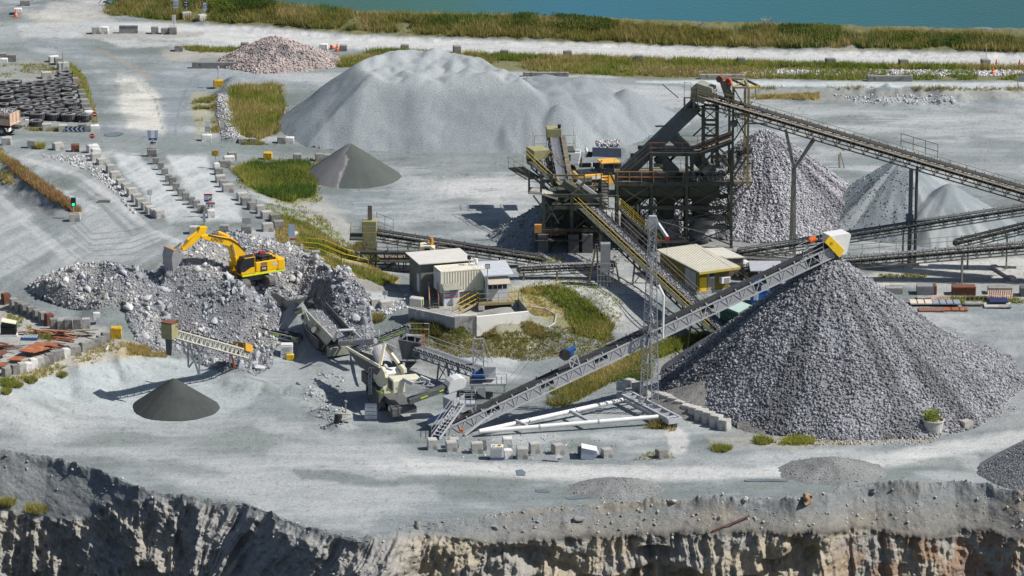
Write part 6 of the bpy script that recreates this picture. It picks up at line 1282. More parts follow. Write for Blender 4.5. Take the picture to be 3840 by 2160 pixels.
for q0, q1 in ((.30,.38),(.46,.60),(.66,.80),(.05,.12)): MB().beam(a_+(b_-a_)*q0+Vector((0,-.62,-.3)), a_+(b_-a_)*q1+Vector((0,-.62,-.3)), .03, .13).build('reflective_strip', M_NEON, c1_)
sm_ = MB(); rail(sm_, [Q(*T(0,2,2250,420), b_.y-.4), Q(*T(0,2,2350,420), b_.y-.4)], 1.2); sm_.build('handrail', M_GALV, c1_); MB().hexa([Q(*T(0,2,2380,440), b_.y)+Vector((x, y, z)) for z in (0,.75) for x, y in ((0,0),(1.4,0),(1.4,1),(0,1))]).build('tail_cover', M_GALV, c1_)
a_ = Q(*T(1,2,980,590), P(0,1375,-3).y); b_ = Q(*T(1,2,1520,375), P(0,1400,-3).y+1.5)
c2_, *_r = conveyor('side_conveyor', 'narrow black conveyor with lime strips rising right to the loading hopper', a_, b_, .8, .42, M_STEELW, bay=1.4, legs=(), belt=M_BELT, load=260)
for q0, q1 in ((.50,.68),(.74,.96)): MB().beam(a_+(b_-a_)*q0+Vector((0,-.66,-.3)), a_+(b_-a_)*q1+Vector((0,-.66,-.3)), .03, .14).build('reflective_strip', M_NEON, c2_)
for q in (.3,.48):
 p = a_+(b_-a_)*q; rg = MB(); pts = [p+Vector((0,-.5*math.cos(x)*.9,.62*math.sin(x))) for x in np.linspace(0, math.pi, 8)]; rg.path(pts, .05); rg.build('belt_hoop', M_GALV, c2_)
def J(x, y): return (1300+x/4.528, 1240+y/4.528)
jo = P(1462, 1520, -3); JF = Frame(jo, math.atan2(-.95,.32)); jw = wthing('jaw_crusher', 'cream tracked jaw crusher with louvred engine box beside the stacker tail', 'crusher', jo)
def jj(x, y, l): return JF.pl(*J(x, y), l)
def ju(x, y, u): return JF.pu(*J(x, y), u)
NL = -1.25
def guard(l, outline, thick):
 g = MB().prism([jj(x, y, l) for x, y in outline], JF.l*thick).build('flywheel_guard', M_CREAM, jw, bevel=.03); return g
fg_ = guard(NL, [(450,690),(480,630),(545,610),(590,620),(640,720),(655,800),(640,920),(560,960),(500,900),(455,800)], .35)
MB().prism([jj(x, y, NL-.01) for x, y in ((460,685),(530,710),(530,738),(460,712))], -JF.l*.02).build('name_plate', M_RED, fg_)
guard(.95, [(835,600),(900,575),(960,650),(965,720),(900,745),(860,700)], .35)
MB().hexa([JF.w(u, l, z) for z in (1.2,3.0) for u, l in ((-1.6,-.9),(.6,-.9),(.6,.95),(-1.6,.95))]).build('jaw_box', M_CREAM, jw, bevel=.05)
MB().prism([JF.w(u, -.85, z) for u, z in ((-.9,3.0),(.55,3.0),(.6,3.35),(-.6,3.6))], JF.l*1.75).build('flywheel_cover', M_WHITE, jw, bevel=.06)
af = MB(); af.beam(jj(570,580,-1.0), jj(640,240,-.35), .26); af.beam(jj(880,560,.8), jj(640,240,-.2), .28); af.beam(jj(640,220,-.3), jj(720,330,.2), .2); af.build('lifting_frame', M_CREAM, jw)
MB().sheet([jj(620,180,-.3), jj(840,285,.6), jj(790,370,.6), jj(690,290,.0)], .08).build('feed_shield', M_WSTEEL, jw)
dish = MB();
for i in range(9):
 a0, a1 = math.pi*.95-math.pi*.8*i/9, math.pi*.95-math.pi*.8*(i+1)/9; R0 = 1.15; cz_ = JF.loc(jj(560,430,0)); c0 = JF.w(cz_.x, 0, cz_.z)
 dish.add([c0-JF.l*1.0+JF.u*R0*.3*math.cos(a0)+JF.l*(1.0-math.cos(a0)*1.0)+Vector((0,0,R0*math.sin(a0))), c0-JF.l*1.0+JF.u*R0*.3*math.cos(a1)+JF.l*(1.0-math.cos(a1)*1.0)+Vector((0,0,R0*math.sin(a1))), c0-JF.l*1.0+JF.u*(1.6)+JF.l*(1.0-math.cos(a1)*.8)+Vector((0,0,R0*.5*math.sin(a1)-.6)), c0-JF.l*1.0+JF.u*(1.6)+JF.l*(1.0-math.cos(a0)*.8)+Vector((0,0,R0*.5*math.sin(a0)-.6))], [(0,1,2,3)])
dish.build('curved_hood', M_STEELW, jw, smooth=True)
MB().beam(jj(0,290,-1.45), jj(560,610,-1.45), .16, .26).build('hopper_rim', M_CREAM, jw); MB().sheet([jj(10,310,-1.4), jj(560,625,-1.4), jj(520,760,-1.2), jj(230,620,-1.2)], .08).build('hopper_side', M_DGREY, jw); MB().sheet([jj(100,300,1.3), jj(620,480,1.3), jj(600,560,1.1), jj(300,470,1.1)], .08).build('hopper_side', M_DGREY, jw)
n_ = 220; pos = np.array([JF.w(RNG.uniform(-4.6,-1.4), RNG.uniform(-1.1,1.0), RNG.uniform(2.0,2.7)) for _ in range(n_)]); v, f, c_ = rocks_np(pos, RNG.uniform(.08,.3,n_), False, np.array((.42,.41,.40))*RNG.uniform(.6,1.3,n_)[:, None]); o = np_mesh('rock_in_hopper', v-np.array(jo), f, rockm, False, c_); o.parent = jw; o['kind'] = 'stuff'
MB().hexa([JF.w(u, l, z) for z in (1.5,2.1) for u, l in ((-4.8,-1.2),(-1.5,-1.2),(-1.5,1.1),(-4.8,1.1))]).build('feeder_pan', M_DGREY, jw)
MB().hexa([JF.w(u, l, z) for z in (.45,1.95) for u, l in ((-2.2,-1.5),(1.2,-1.5),(1.2,-.9),(-2.2,-.9))]).build('side_skirt', M_DGREY, jw, bevel=.04); MB().hexa([JF.w(u, l, z) for z in (1.2,2.3) for u, l in ((-4.9,-1.35),(-1.6,-1.35),(-1.6,1.3),(-4.9,1.3))]).build('hopper_base', M_DGREY, jw); MB().hexa([JF.w(u, l, z) for z in (0,1.3) for u, l in ((-4.6,-1.0),(-4.2,-1.0),(-4.2,1.0),(-4.6,1.0))]).build('rear_leg', M_DGREY, jw)
ec = JF.loc(jj(790,1070,-1.35)); zt = JF.loc(jj(795,865,-1.35)).z; uE = ec.x
eng = MB().hexa([JF.w(u, l, z) for z in (ec.z, zt) for u, l in ((uE-1.75,-1.35),(uE,-1.35),(uE,-.15),(uE-1.75,-.15))]).build('engine_box', M_CREAM, jw, bevel=.06)
MB().hexa([JF.w(u, l, z) for z in (zt-.45, zt+.05) for u, l in ((uE-1.75,-1.35),(uE-.1,-1.35),(uE-.1,1.45),(uE-1.75,1.45))]).build('engine_roof', M_CREAM, jw, bevel=.10)
for i in range(7): z = ec.z+.25+(zt-ec.z-.5)*i/6; MB().hexa([JF.w(u, l, zz) for zz in (z-.04, z+.06) for u, l in ((uE-1.55,-1.385),(uE-.2,-1.385),(uE-.2,-1.35),(uE-1.55,-1.35))]).build('louvre', M_DGREY, eng)
MB().hexa([JF.w(u, l, zz) for zz in (ec.z-.06, ec.z+.05) for u, l in ((uE-1.75,-1.39),(uE,-1.39),(uE,-1.35),(uE-1.75,-1.35))]).build('reflective_strip', M_NEON, eng); MB().hexa([JF.w(u, l, z) for z in (ec.z+.4, zt-.6) for u, l in ((uE+.03,-1.0),(uE+.05,-1.0),(uE+.05,-.95),(uE+.03,-.95))]).build('door_handle', M_DGREY, eng)
for (x0, y0, x1, y1, l) in ((950,820,1120,900,-.1),(1250,790,1410,860,1.5)): MB().beam(ju(x0, y0, uE), ju(x1, y1, uE+.6), .28, .3).build('side_arm', M_WSTEEL, jw)
gt = MB()
for (x0, y0, x1, y1) in ((1120,900,1300,970),(1120,880,1340,860),(1340,860,1490,930),(1200,930,1480,935),(1250,960,1340,870),(1330,940,1420,890)): gt.beam(ju(x0, y0, uE+.5), ju(x1, y1, uE+.5), .10)
gt.build('conveyor_lift_frame', M_WSTEEL, jw)
for sg in (1, -1): MB().prism([JF.w(u, sg*1.15-.28, z) for u, z in ((-2.9,.35),(-2.5,0),(1.2,0),(1.6,.35),(1.2,.85),(-2.5,.85))], JF.l*.56).build('track', M_TRACK, jw)
MB().hexa([JF.w(u, l, z) for z in (.8,1.4) for u, l in ((-3.4,-.9),(uE+.2,-.9),(uE+.2,.9),(-3.4,.9))]).build('chassis', M_DGREY, jw); MB().hexa([JF.w(u, l, z) for z in (.55,1.35) for u, l in ((uE-1.2,-1.5),(uE+.15,-1.5),(uE+.15,-.7),(uE-1.2,-.7))]).build('lower_cabinet', M_DGREY, jw, bevel=.04)
MB().hexa([JF.w(u, l, z) for z in (.95,1.3) for u, l in ((uE-1.1,-1.53),(uE-.45,-1.53),(uE-.45,-1.5),(uE-1.1,-1.5))]).build('cabinet_door', M_CREAM, jw)
for q in (.1, .62): MB().beam(jj(500+q*60,1020,-1.6), jj(590+q*60,1070,-1.6), .04, .1).build('reflective_strip', M_NEON, jw)
ldr = MB()
for dx in (0, 45): ldr.path([jj(380+dx,1085,-1.75), jj(375+dx,640,-1.75), jj(395+dx,620,-1.75), jj(430+dx,640,-1.6)], .04)
for i in range(8): ldr.beam(jj(378,830+i*33,-1.75), jj(423,845+i*33,-1.75), .05)
ldr.build('ladder', M_WSTEEL, jw)
da, db = ju(1050,1190,uE+.1), ju(1760,930,uE+.1)
dd = (db-da).normalized(); dn = Vector((-dd.y, dd.x, 0)).normalized()*.5
MB().hexa([da-dn-Vector((0,0,.25)), db-dn-Vector((0,0,.25)), db+dn-Vector((0,0,.25)), da+dn-Vector((0,0,.25)), da-dn+Vector((0,0,.2)), db-dn+Vector((0,0,.2)), db+dn+Vector((0,0,.2)), da+dn+Vector((0,0,.2))]).build('discharge_conveyor', M_DGREY, jw); MB().beam(da+(db-da)*.25-dn*1.04, da+(db-da)*.42-dn*1.04, .03, .12).build('reflective_strip', M_NEON, jw); MB().beam(da+(db-da)*.70-dn*1.04, da+(db-da)*.8-dn*1.04, .03, .12).build('reflective_strip', M_NEON, jw)
hq = MB(); hc = db+dd*.45; pr = [(-.85,-.5),(-.95,.1),(-.7,.55),(-.3,.72),(.3,.72),(.75,.5),(.95,.1),(.85,-.5)]
hq.prism([hc+dd*x+Vector((0,0,z))-dn*1.5 for x, z in pr], dn*3.0); hq.build('dust_hood', M_WHITE, jw, bevel=.05)
MB().tube(JF.w(-.3,1.5,2.0), JF.w(-.3,1.5,4.0), .13, 12).build('exhaust_stack', M_GALV, jw)
def clutter(t, FR, n, ub, lb, zb, mats, name, w=(.05,.16), ln=(.5,1.8)):
 for i in range(n):
  c = FR.w(RNG.uniform(*ub), RNG.uniform(*lb), RNG.uniform(*zb)); d = [FR.u, FR.l, Vector((0,0,1)), (FR.u+Vector((0,0,1)))*.7, (FR.u*.8-Vector((0,0,.7)))][int(RNG.integers(0,5))]*RNG.uniform(*ln)*.5; MB().beam(c-d, c+d, RNG.uniform(*w)).build(name, mats[i % len(mats)], t)
clutter(jw, JF, 22, (-3.2,1.6), (-1.4,1.4), (.6,2.0), [M_DGREY, M_STEELW, M_DGREY, M_BLACK], 'pipework', ln=(.4,1.4)); clutter(sc, SF, 26, (-3.2,3.2), (-1.3,1.2), (.5,2.3), [M_DGREY, M_OLIVE, M_BLACK], 'pipework', ln=(.4,1.6))
for (x, y, w_, h_, lab, yb) in ((310,715,130,165,'white stacked service box with a yellow tub at its corner beside the screening machine',True),(1155,1325,130,160,'white stacked service box standing in front of the tracked jaw crusher',False)):
 b0 = G(*T(1,2,x,y)); s_ = scl(T(1,2,x,y)[1]); W_ = w_*.37267/s_; H_ = h_*.37267/s_/.97-.3; t = wthing('service_box', lab, 'cabinet', b0, 'white service boxes')
 for i in range(3): MB().box((b0.x, b0.y+.5, b0.z+H_*(i+.5)/3), (W_*(1-.03*i), 1.0, H_/3-.04)).build('box_tier', M_WHITE, t, bevel=.03)
 MB().box((b0.x, b0.y+.5, b0.z+H_+.05), (W_*.9, .9, .1)).build('lid', M_WHITE, t);
 for i in range(4): MB().box((b0.x, b0.y-.01, b0.z+.25+i*.3), (W_*.5, .03, .08)).build('label_strip', M_GALV, t)
 if yb: tt_ = G(*T(1,2,345,720)); o = MB().box((tt_.x, tt_.y, tt_.z+.28), (.75,.6,.55)).build('plastic_tub', M_YELLOW, None, bevel=.04); tag(o, 'small yellow tub in front of the white service box', 'tub')
dp_ = G(*T(1,2,820,1360)); t = wthing('scrap_heap', 'black drum and old timber offcuts on a stone mound left of the service box', 'scrap', dp_)
MB().tube(dp_+Vector((0,.2,.0)), dp_+Vector((.1,.3,.75)), .36, 16).build('drum', M_BLACK, t); MB().beam(dp_+Vector((.3,.1,.3)), dp_+Vector((1.4,.5,.35)), .3, .1).build('board', M_TIMBER, t); MB().beam(dp_+Vector((-.2,.6,.8)), dp_+Vector((1.2,.7,.65)), .3, .08).build('board', M_TIMBER, t); MB().beam(dp_+Vector((.7,1.2,.5)), dp_+Vector((.75,1.25,1.5)), .12).build('stake', M_TIMBER, t)
# ================================================================== screening plant
M_DSTEEL = mat('dark_green_steel', (.052,.062,.048), (.085,.09,.07), 1.5, .7, vary=.08, bump=.1, c3=(.10,.075,.055), s3=1.3, w3=.60)
M_BROWNST = mat('dusty_brown_steel', (.21,.185,.14), (.14,.12,.095), 1.8, .75, vary=.1, bump=.15, c3=(.30,.285,.25), s3=1.3, w3=.56)
M_KHAKI = mat('khaki_rail', (.36,.31,.17), (.25,.21,.12), 2, .65, vary=.12, c3=(.33,.16,.08), s3=1.5, w3=.58)
M_ORAIL = mat('orange_rail', (.55,.26,.07), (.42,.2,.07), 2, .65, vary=.1)
M_YRAIL = mat('yellow_rail', (.70,.52,.04), (.60,.42,.04), 2, .6, vary=.05)
M_CHUTE = mat('dark_blue_chute', (.105,.125,.135), (.075,.088,.09), 1.5, .65, vary=.05, bump=.1, c3=(.13,.12,.10), s3=1.2, w3=.58)
M_DUSTDK = mat('dusty_deck', (.40,.39,.35), (.28,.27,.24), 2, .9, vary=.1, bump=.2)
Yp = P(0, 935, 0).y
def q(x, y, dy=0.0): return Q(*T(2,1,x,y), Yp+dy)
def z3(x, y, dy=0.0): return Q(2480+x/4.262, 280+y/4.262, Yp+dy)
def z5(x, y, dy=0.0): return Q(2240+x/3.294, 560+y/3.294, Yp+dy)
pl_ = wthing('screening_plant', 'dark green steel screening plant with three hoppers and orange railed deck', 'processing plant', q(1600,1060))
DP = 5.0
colx = [(1058,395),(1405,395),(1757,105),(2205,60)]
for x, yt in colx:
 a, b = q(x,1058), q(x,yt); MB().beam((a.x,Yp,-.1), (b.x,Yp,b.z), .34, .3).build('column', M_DSTEEL, pl_); MB().beam((a.x,Yp+DP,-.1), (b.x,Yp+DP,q(x,395).z), .3).build('column', M_DSTEEL, pl_)
xl, xr = q(1040,400).x, q(2225,400).x
for y, x0, x1, th in ((400,1040,2240,.42),(640,1050,2215,.38),(755,1760,2215,.3),(838,1760,2215,.36)):
 for dy in (-.02, DP): a, b = q(x0,y), q(x1,y); MB().beam((a.x,Yp+dy,a.z), (b.x,Yp+dy,b.z), .22, th).build('cross_beam', M_DSTEEL, pl_)
for x, _ in colx:
 for y in (400,640): a = q(x,y); MB().beam((a.x,Yp,a.z-.02), (a.x,Yp+DP,a.z-.02), .2, .3).build('side_beam', M_DSTEEL, pl_)
cx_l = [c[0] for c in colx]
for i in range(3):
 x0, x1 = cx_l[i]+15, cx_l[i+1]-15
 for (ya, yb) in ((420,625),(655,1010)) if i < 2 else ((420,625),(655,745),(850,1010)):
  br = MB(); br.beam(q(x0,ya,-.05), q(x1,yb,-.05), .11); br.beam(q(x1,ya,-.09), q(x0,yb,-.09), .11); br.build('cross_brace', M_DSTEEL, pl_)
  br = MB(); br.beam(q(x0,ya)+Vector((0,DP,0)), q(x1,yb)+Vector((0,DP,0)), .11); br.beam(q(x1,ya)+Vector((0,DP+.1,0)), q(x0,yb)+Vector((0,DP+.1,0)), .11); br.build('cross_brace', M_DSTEEL, pl_)
M_HOP = mat('olive_hopper_steel', (.085,.092,.064), (.065,.072,.052), 1.2, .7, vary=.05, bump=.1, c3=(.09,.07,.05), s3=1.4, w3=.57)
for (x0, x1, c0, c1) in ((1075,1388,1150,1275),(1425,1738,1490,1615),(1780,2088,1850,1965)):
 z0, z1, z2, z3_ = q(0,425).z, q(0,530).z, q(0,655).z, q(0,800).z
 X0, X1, C0, C1 = q(x0,500).x, q(x1,500).x, q(c0,650).x, q(c1,650).x; y0, y1 = Yp+.35, Yp+DP-.4; m_ = (y0+y1)/2
 h = MB(); ring = lambda xa, xb, ya, yb, z: [Vector((xa,ya,z)), Vector((xb,ya,z)), Vector((xb,yb,z)), Vector((xa,yb,z))]
 rs_ = [ring(X0,X1,y0,y1,z0), ring(X0,X1,y0,y1,z1), ring(C0,C1,m_-.8,m_+.8,z2)]
 for a, b in zip(rs_[:-1], rs_[1:]):
  for j in range(4): h.sheet([a[j], a[(j+1) % 4], b[(j+1) % 4], b[j]], .06)
 hp_ = h.build('hopper', M_HOP, pl_); MB().tube(((C0+C1)/2, m_, z2+.1), ((C0+C1)/2, m_, z3_), .95, 18).build('chute', M_DSTEEL, hp_)
 MB().lathe(((C0+C1)/2+.1, m_, 0), [(0,z3_+.2),(1.3,z3_+.1),(1.3,z3_-1.4),(1.5,z3_-1.5),(1.5,z3_-1.9),(.8,z3_-2.4),(.5,z3_-3.2)], 20).build('cone_crusher', M_STEELW, pl_)
dk_ = MB(); a, b = q(1040,392), q(2230,392); dk_.hexa([Vector((x,y,z)) for z in (a.z-.02,a.z+.1) for x, y in ((a.x,Yp-.1),(b.x,Yp-.1),(b.x,Yp+DP+1),(a.x,Yp+DP+1))]); dk_.build('deck', M_BROWNST, pl_)
ex_d = [q(2235,385,-.2), q(2425,378,-.2)]; MB().hexa([p+Vector((0,dy,dz)) for dz in (-.2,0) for p, dy in ((ex_d[0],0),(ex_d[1],0),(ex_d[1],3),(ex_d[0],3))]).build('side_platform', M_BROWNST, pl_)
MB().beam(q(2410,400,-.1), q(2230,600,-.1), .16).build('platform_strut', M_BROWNST, pl_); MB().beam(q(2410,400)+Vector((0,2.8,0)), q(2230,560)+Vector((0,2.8,0)), .16).build('platform_strut', M_BROWNST, pl_)
dz = a.z+.1
rail(MB(), [Vector((q(1062,0).x,Yp-.15,dz)), Vector((q(1550,0).x,Yp-.15,dz))], 1.15, 4, .06).build('handrail', M_ORAIL, pl_); rail(MB(), [Vector((q(1062,0).x,Yp+1.4,dz)), Vector((q(1550,0).x,Yp+1.4,dz)), Vector((q(1550,0).x,Yp-.15,dz))], 1.15, 3, .06).build('handrail', M_ORAIL, pl_)
rail(MB(), [Vector((q(1560,0).x,Yp-.1,dz)), Vector((q(2225,0).x,Yp-.1,dz)), Vector((q(2425,0).x,Yp-.2,dz)), Vector((q(2425,0).x,Yp+2.8,dz))], 1.15).build('handrail', M_KHAKI, pl_); rail(MB(), [Vector((xl,Yp+DP+.9,dz)), Vector((xr,Yp+DP+.9,dz))], 1.1).build('handrail', M_KHAKI, pl_)
v, f, c_ = rocks_np(np.stack([RNG.uniform(q(1780,0).x, q(2420,0).x, 500), RNG.uniform(Yp+.6, Yp+DP, 500), np.full(500, dz+.1)], 1), RNG.uniform(.05,.2,500), False, np.array((.33,.33,.35))*RNG.uniform(.5,1.3,500)[:, None]); o = np_mesh('spilled_stone', v-np.array(pl_.location), f, rockm, False, c_); o.parent = pl_; o['kind'] = 'stuff'
for (x0, x1) in ((1620,1720),(1850,1990)): MB().hexa([q(x0,380,2.2)+Vector((0,0,0)), q(x1,380,2.2), q(x1,380,4.2), q(x0,380,4.2), q(x0,285,2.2), q(x1,285,2.2), q(x1,285,4.2), q(x0,285,4.2)]).build('vibrating_screen', M_DSTEEL, pl_, bevel=.04)
for dy in (.3, 3.2):
 MB().beam(q(1390,98,dy), q(1880,100,dy), .18, .5).build('upper_beam', M_DSTEEL, pl_); MB().beam(q(1870,100,dy), q(2210,-25,dy), .18, .5).build('upper_beam', M_DSTEEL, pl_)
for x in (1402, 1815): MB().beam(q(x,110,.3), q(x,395,.3), .3).build('upper_post', M_DSTEEL, pl_); MB().beam(q(x,110,.3)+Vector((0,2.9,0)), q(x,395,.3)+Vector((0,2.9,0)), .3).build('upper_post', M_DSTEEL, pl_)
up = MB(); p0, p1, p2 = q(1385,90,.2), q(1880,92,.2), q(2215,-32,.2)
for a, b in ((p0,p1),(p1,p2)): up.hexa([a, b, b+Vector((0,3.2,0)), a+Vector((0,3.2,0)), a+Vector((0,0,.08)), b+Vector((0,0,.08)), b+Vector((0,3.2,.08)), a+Vector((0,3.2,.08))])
up.build('upper_deck', M_DUSTDK, pl_)
rail(MB(), [p0, p1, p2], 1.1).build('handrail', M_ORAIL, pl_); rail(MB(), [p0+Vector((0,3.2,0)), p1+Vector((0,3.2,0)), p2+Vector((0,3.2,0))], 1.1).build('handrail', M_KHAKI, pl_)
MB().beam(z3(450,1190,1.9), z3(1130,935,1.9), .9, .25).build('deck_conveyor', M_BELT, pl_)
for (x0, y0, x1, y1) in ((2050,60,2190,240),(2060,50,1880,245),(2350,30,2230,260),(2420,40,2235,330)): MB().beam(q(x0,y0,.4), q(x1,y1,.4), .2).build('brace', M_DSTEEL, pl_)
MB().hexa([q(2230,30,.3), q(2440,30,.3), q(2440,30,3), q(2230,30,3), q(2230,22,.3), q(2440,22,.3), q(2440,22,3), q(2230,22,3)]).build('side_platform', M_DUSTDK, pl_); rail(MB(), [q(2300,22,3), q(2440,22,3), q(2440,22,.4)], 1.1).build('handrail', M_KHAKI, pl_)
tw_ = wthing('transfer_tower', 'tall dark braced tower with blue-grey chutes under the head of the long conveyor', 'tower', q(1850,1058,2))
def chute(p, r_, w, h, name='chute', m=M_CHUTE): return MB().beam(p, r_, w, h, (0,0,1)).build(name, m, tw_)
chute(z3(560,480,1.6), q(1130,300,1.6), 1.6, 1.3, 'main_chute'); chute(q(1560,-80,1.8) if False else z3(150,960,1.8), z3(470,1240,1.8), 1.3, 1.0); chute(q(1470,120,1.8), q(1640,300,1.8), 1.3, 1.2); chute(q(1830,110,1.8), q(2010,290,1.8), 1.3, 1.2)
stairs(tw_, q(1075,330,.6), q(1400,60,.6), .9, M_DSTEEL, mrail=M_BROWNST); rail(MB(), [q(1400,60,.9), q(1720,-165,.9)], 1.0).build('handrail', M_BROWNST, tw_)
for dx in (670, 890):
 for dy in (.6, 3.0): MB().beam(z3(dx,490,dy), q(1920 if dx == 670 else 2052,395,dy) if False else z3(dx,1480,dy), .38 if dy < 1 else .3).build('post', M_DSTEEL, tw_)
lb2 = []
for (y0, y1) in ((560,710),(830,970),(1000,1200)):
 br = MB(); br.beam(z3(690,y0,.55), z3(870,y1,.55), .1); br.beam(z3(870,y0,.5), z3(690,y1,.5), .1); br.build('cross_brace', M_DSTEEL, tw_)
for y in (725, 800, 975, 490): MB().beam(z3(680,y,.55), z3(890,y,.55), .22).build('strut', M_DSTEEL, tw_)
hpz = z3(330,545,.2); MB().hexa([z3(335,560,.1), z3(930,560,.1), z3(930,560,3.4), z3(335,560,3.4), z3(335,535,.1), z3(930,535,.1), z3(930,535,3.4), z3(335,535,3.4)]).build('head_platform', M_DSTEEL, tw_); MB().beam(z3(530,570,.3), z3(690,710,.3), .2).build('strut', M_DSTEEL, tw_)
MB().hexa([z3(365,380,.2), z3(530,380,.2), z3(530,380,3), z3(365,380,3), z3(365,360,.2), z3(530,360,.2), z3(530,360,3), z3(365,360,3)]).build('upper_landing', M_BROWNST, tw_)
for x in (370, 520): MB().beam(z3(x,370,.3), z3(x,540,.3), .2).build('post', M_BROWNST, tw_)
rail(MB(), [z3(365,360,3), z3(365,360,.2), z3(470,360,.2)], 1.6).build('handrail', mat('faded_orange_rail',(.45,.24,.14),(.33,.2,.13),2,.7), tw_)
rail(MB(), [z3(475,370,.0), z3(560,360,.0), z3(860,470,.0)], 1.1).build('handrail', M_KHAKI, tw_)
gn = wthing('gantry_frame', 'yellowish steel gantry frame with open roof truss beside the head of the long conveyor', 'gantry', z3(1270,1100,-.5))
for x, dy, yt in ((1153,-.6,205),(1395,-.6,205),(1095,3.4,60),(1345,3.4,80)): MB().beam(z3(x,yt,dy), (z3(x,yt,dy).x, Yp+dy, dz-.3), .24).build('post', M_DSTEEL if x in (1153,1095) else M_KHAKI, gn)
for a, b, m in (((1153,205,-.6),(1395,205,-.6),M_KHAKI),((1095,60,3.4),(1345,80,3.4),M_KHAKI),((1095,60,3.4),(1153,205,-.6),M_ORAIL),((1345,80,3.4),(1395,205,-.6),M_KHAKI),((1395,205,-.6),(1570,190,-.6),M_YRAIL),((1345,80,3.4),(1570,190,-.6),M_DSTEEL),((1153,205,-.6),(1345,80,3.4),M_KHAKI),((1095,60,3.4),(1395,205,-.6),M_DSTEEL),((1165,640,-.6),(1395,640,-.6),M_KHAKI)): MB().beam(z3(*a), z3(*b), .2).build('roof_beam', m, gn)
for a, b in (((1165,230,-.6),(1390,620,-.6)),((1390,700,-.6),(1165,1050,-.6)),((1165,650,-.6),(1390,1060,-.6))): MB().beam(z3(*a), z3(*b), .12).build('brace', M_DSTEEL, gn)
lad = MB(); [lad.beam(z3(1215,y,2.0), z3(1300,y,2.0), .06) for y in range(620, 900, 50)]; lad.beam(z3(1215,600,2.0), z3(1215,920,2.0), .06); lad.beam(z3(1300,600,2.0), z3(1300,920,2.0), .06); lad.build('ladder', M_BROWNST, gn); MB().hexa([z3(1040,340,-.3), z3(1115,340,-.3), z3(1115,340,.3), z3(1040,340,.3), z3(1040,240,-.3), z3(1115,240,-.3), z3(1115,240,.3), z3(1040,240,.3)]).build('switch_box', M_BROWNST, gn); MB().tube(z3(1158,780,-.75), z3(1158,780,-.6), .42, 20).build('hose_reel', M_DGREY, gn)
hA = z3(640,300,1.6); hA = Q(2480+640/4.262, 280+285/4.262, Yp+1.2)
f1, f2 = P(2997, 1020, 0), P(3437, 1034, 0)
Yend = P(0,1050,0).y; hB = Q(4000, 752, Yend)
lc, d, r_, n_, L_ = conveyor('long_conveyor', 'very long brown lattice conveyor on tall posts sloping down to the right', hB, hA, 1.1, 1.15, M_BROWNST, rails=(-1,), walk=(-1,), mrail=M_KHAKI, brackets=42, bay=1.5, belt=M_BELT, drum=False)
hh_ = Frame(hA, math.atan2(d.y, d.x));
MB().prism([hh_.w(u, -.8, z) for u, z in ((-1.5,.2),(-1.4,.75),(.3,1.15),(.9,.6),(1.0,-.9),(-.5,-.9))], hh_.l*1.6).build('head_box', M_OLIVE, lc, bevel=.05); MB().beam(hh_.w(-2.1,-1.0,1.2), hh_.w(-2.9,-1.0,-.9), .9, .12, hh_.l).build('belt_guard', M_OLIVE, lc); MB().tube(hh_.w(-2.0,-.7,1.6), hh_.w(-2.0,.2,1.6), .36, 14).build('drive_motor', M_RUSTB, lc); MB().tube(hh_.w(-2.7,-.9,1.3), hh_.w(-2.7,-.5,1.3), .28, 12).build('gearbox', M_RED, lc)
def on_line(px):
 best = min(range(400), key=lambda i: abs(proj(*(hB+(hA-hB)*i/399))[0]-px)); return hB+(hA-hB)*best/399
for k_, (px_, kind) in enumerate(((2995,'y'),(3435,'h'))):
 p = on_line(px_)-n_*1.35; g = Vector((p.x, p.y, 0))
 ps_ = wthing('conveyor_post', 'tall olive Y-shaped post holding up the long conveyor' if kind == 'y' else 'tall blue-grey twin-column post under the long conveyor', 'support post', g)
 if kind == 'y':
  fk = Vector((p.x-.1, p.y, at(g, T(3,1,0,250)[1]))); pl2, pr2 = on_line(2957)-n_*1.35, on_line(3062)-n_*1.35
  MB().beam(g+Vector((0,-.5,-.1)), fk+Vector((0,-.2,0)), .30, .34).build('column', M_OLIVE, ps_); MB().beam(g+Vector((-.35,.5,-.1)), fk+Vector((-.1,.2,0)), .26, .3).build('column', M_OLIVE, ps_)
  for e_ in (pl2, pr2):
   MB().beam(fk, e_+Vector((0,-.5,0)), .24).build('fork_arm', M_OLIVE, ps_); MB().beam(fk+Vector((0,.2,0)), e_+Vector((0,.5,0)), .24).build('fork_arm', M_OLIVE, ps_)
 else:
  M_POST = mat('blue_grey_post', (.13,.14,.165), (.10,.11,.13), 2, .6, vary=0)
  MB().beam(g+Vector((-.25,-.3,-.1)), p+Vector((-.25,-.3,0)), .4, .4).build('column', M_POST, ps_); MB().beam(g+Vector((.42,.4,-.1)), p+Vector((.42,.4,0)), .26).build('column', M_POST, ps_); MB().box((p.x-.3, p.y-.3, 5.0), (.75,.75,1.2)).build('clamp_box', M_POST, ps_); MB().tube((p.x+.25, p.y-.4, 0), (p.x+.25, p.y-.4, p.z), .07, 8).build('cable_pipe', M_BLACK, ps_)
 MB().box((g.x, g.y, .1), (1.6,1.8,.35)).build('footing', M_WTOP, ps_)
rl_ = MB(); pA, pB = on_line(3380), on_line(3520); rail(rl_, [pA+Vector((0,1.0,.2)), pB+Vector((0,1.0,.2))], 1.5, 3, .06); rl_.build('service_cage', M_BROWNST, lc)
Yc = P(0,1062,0).y
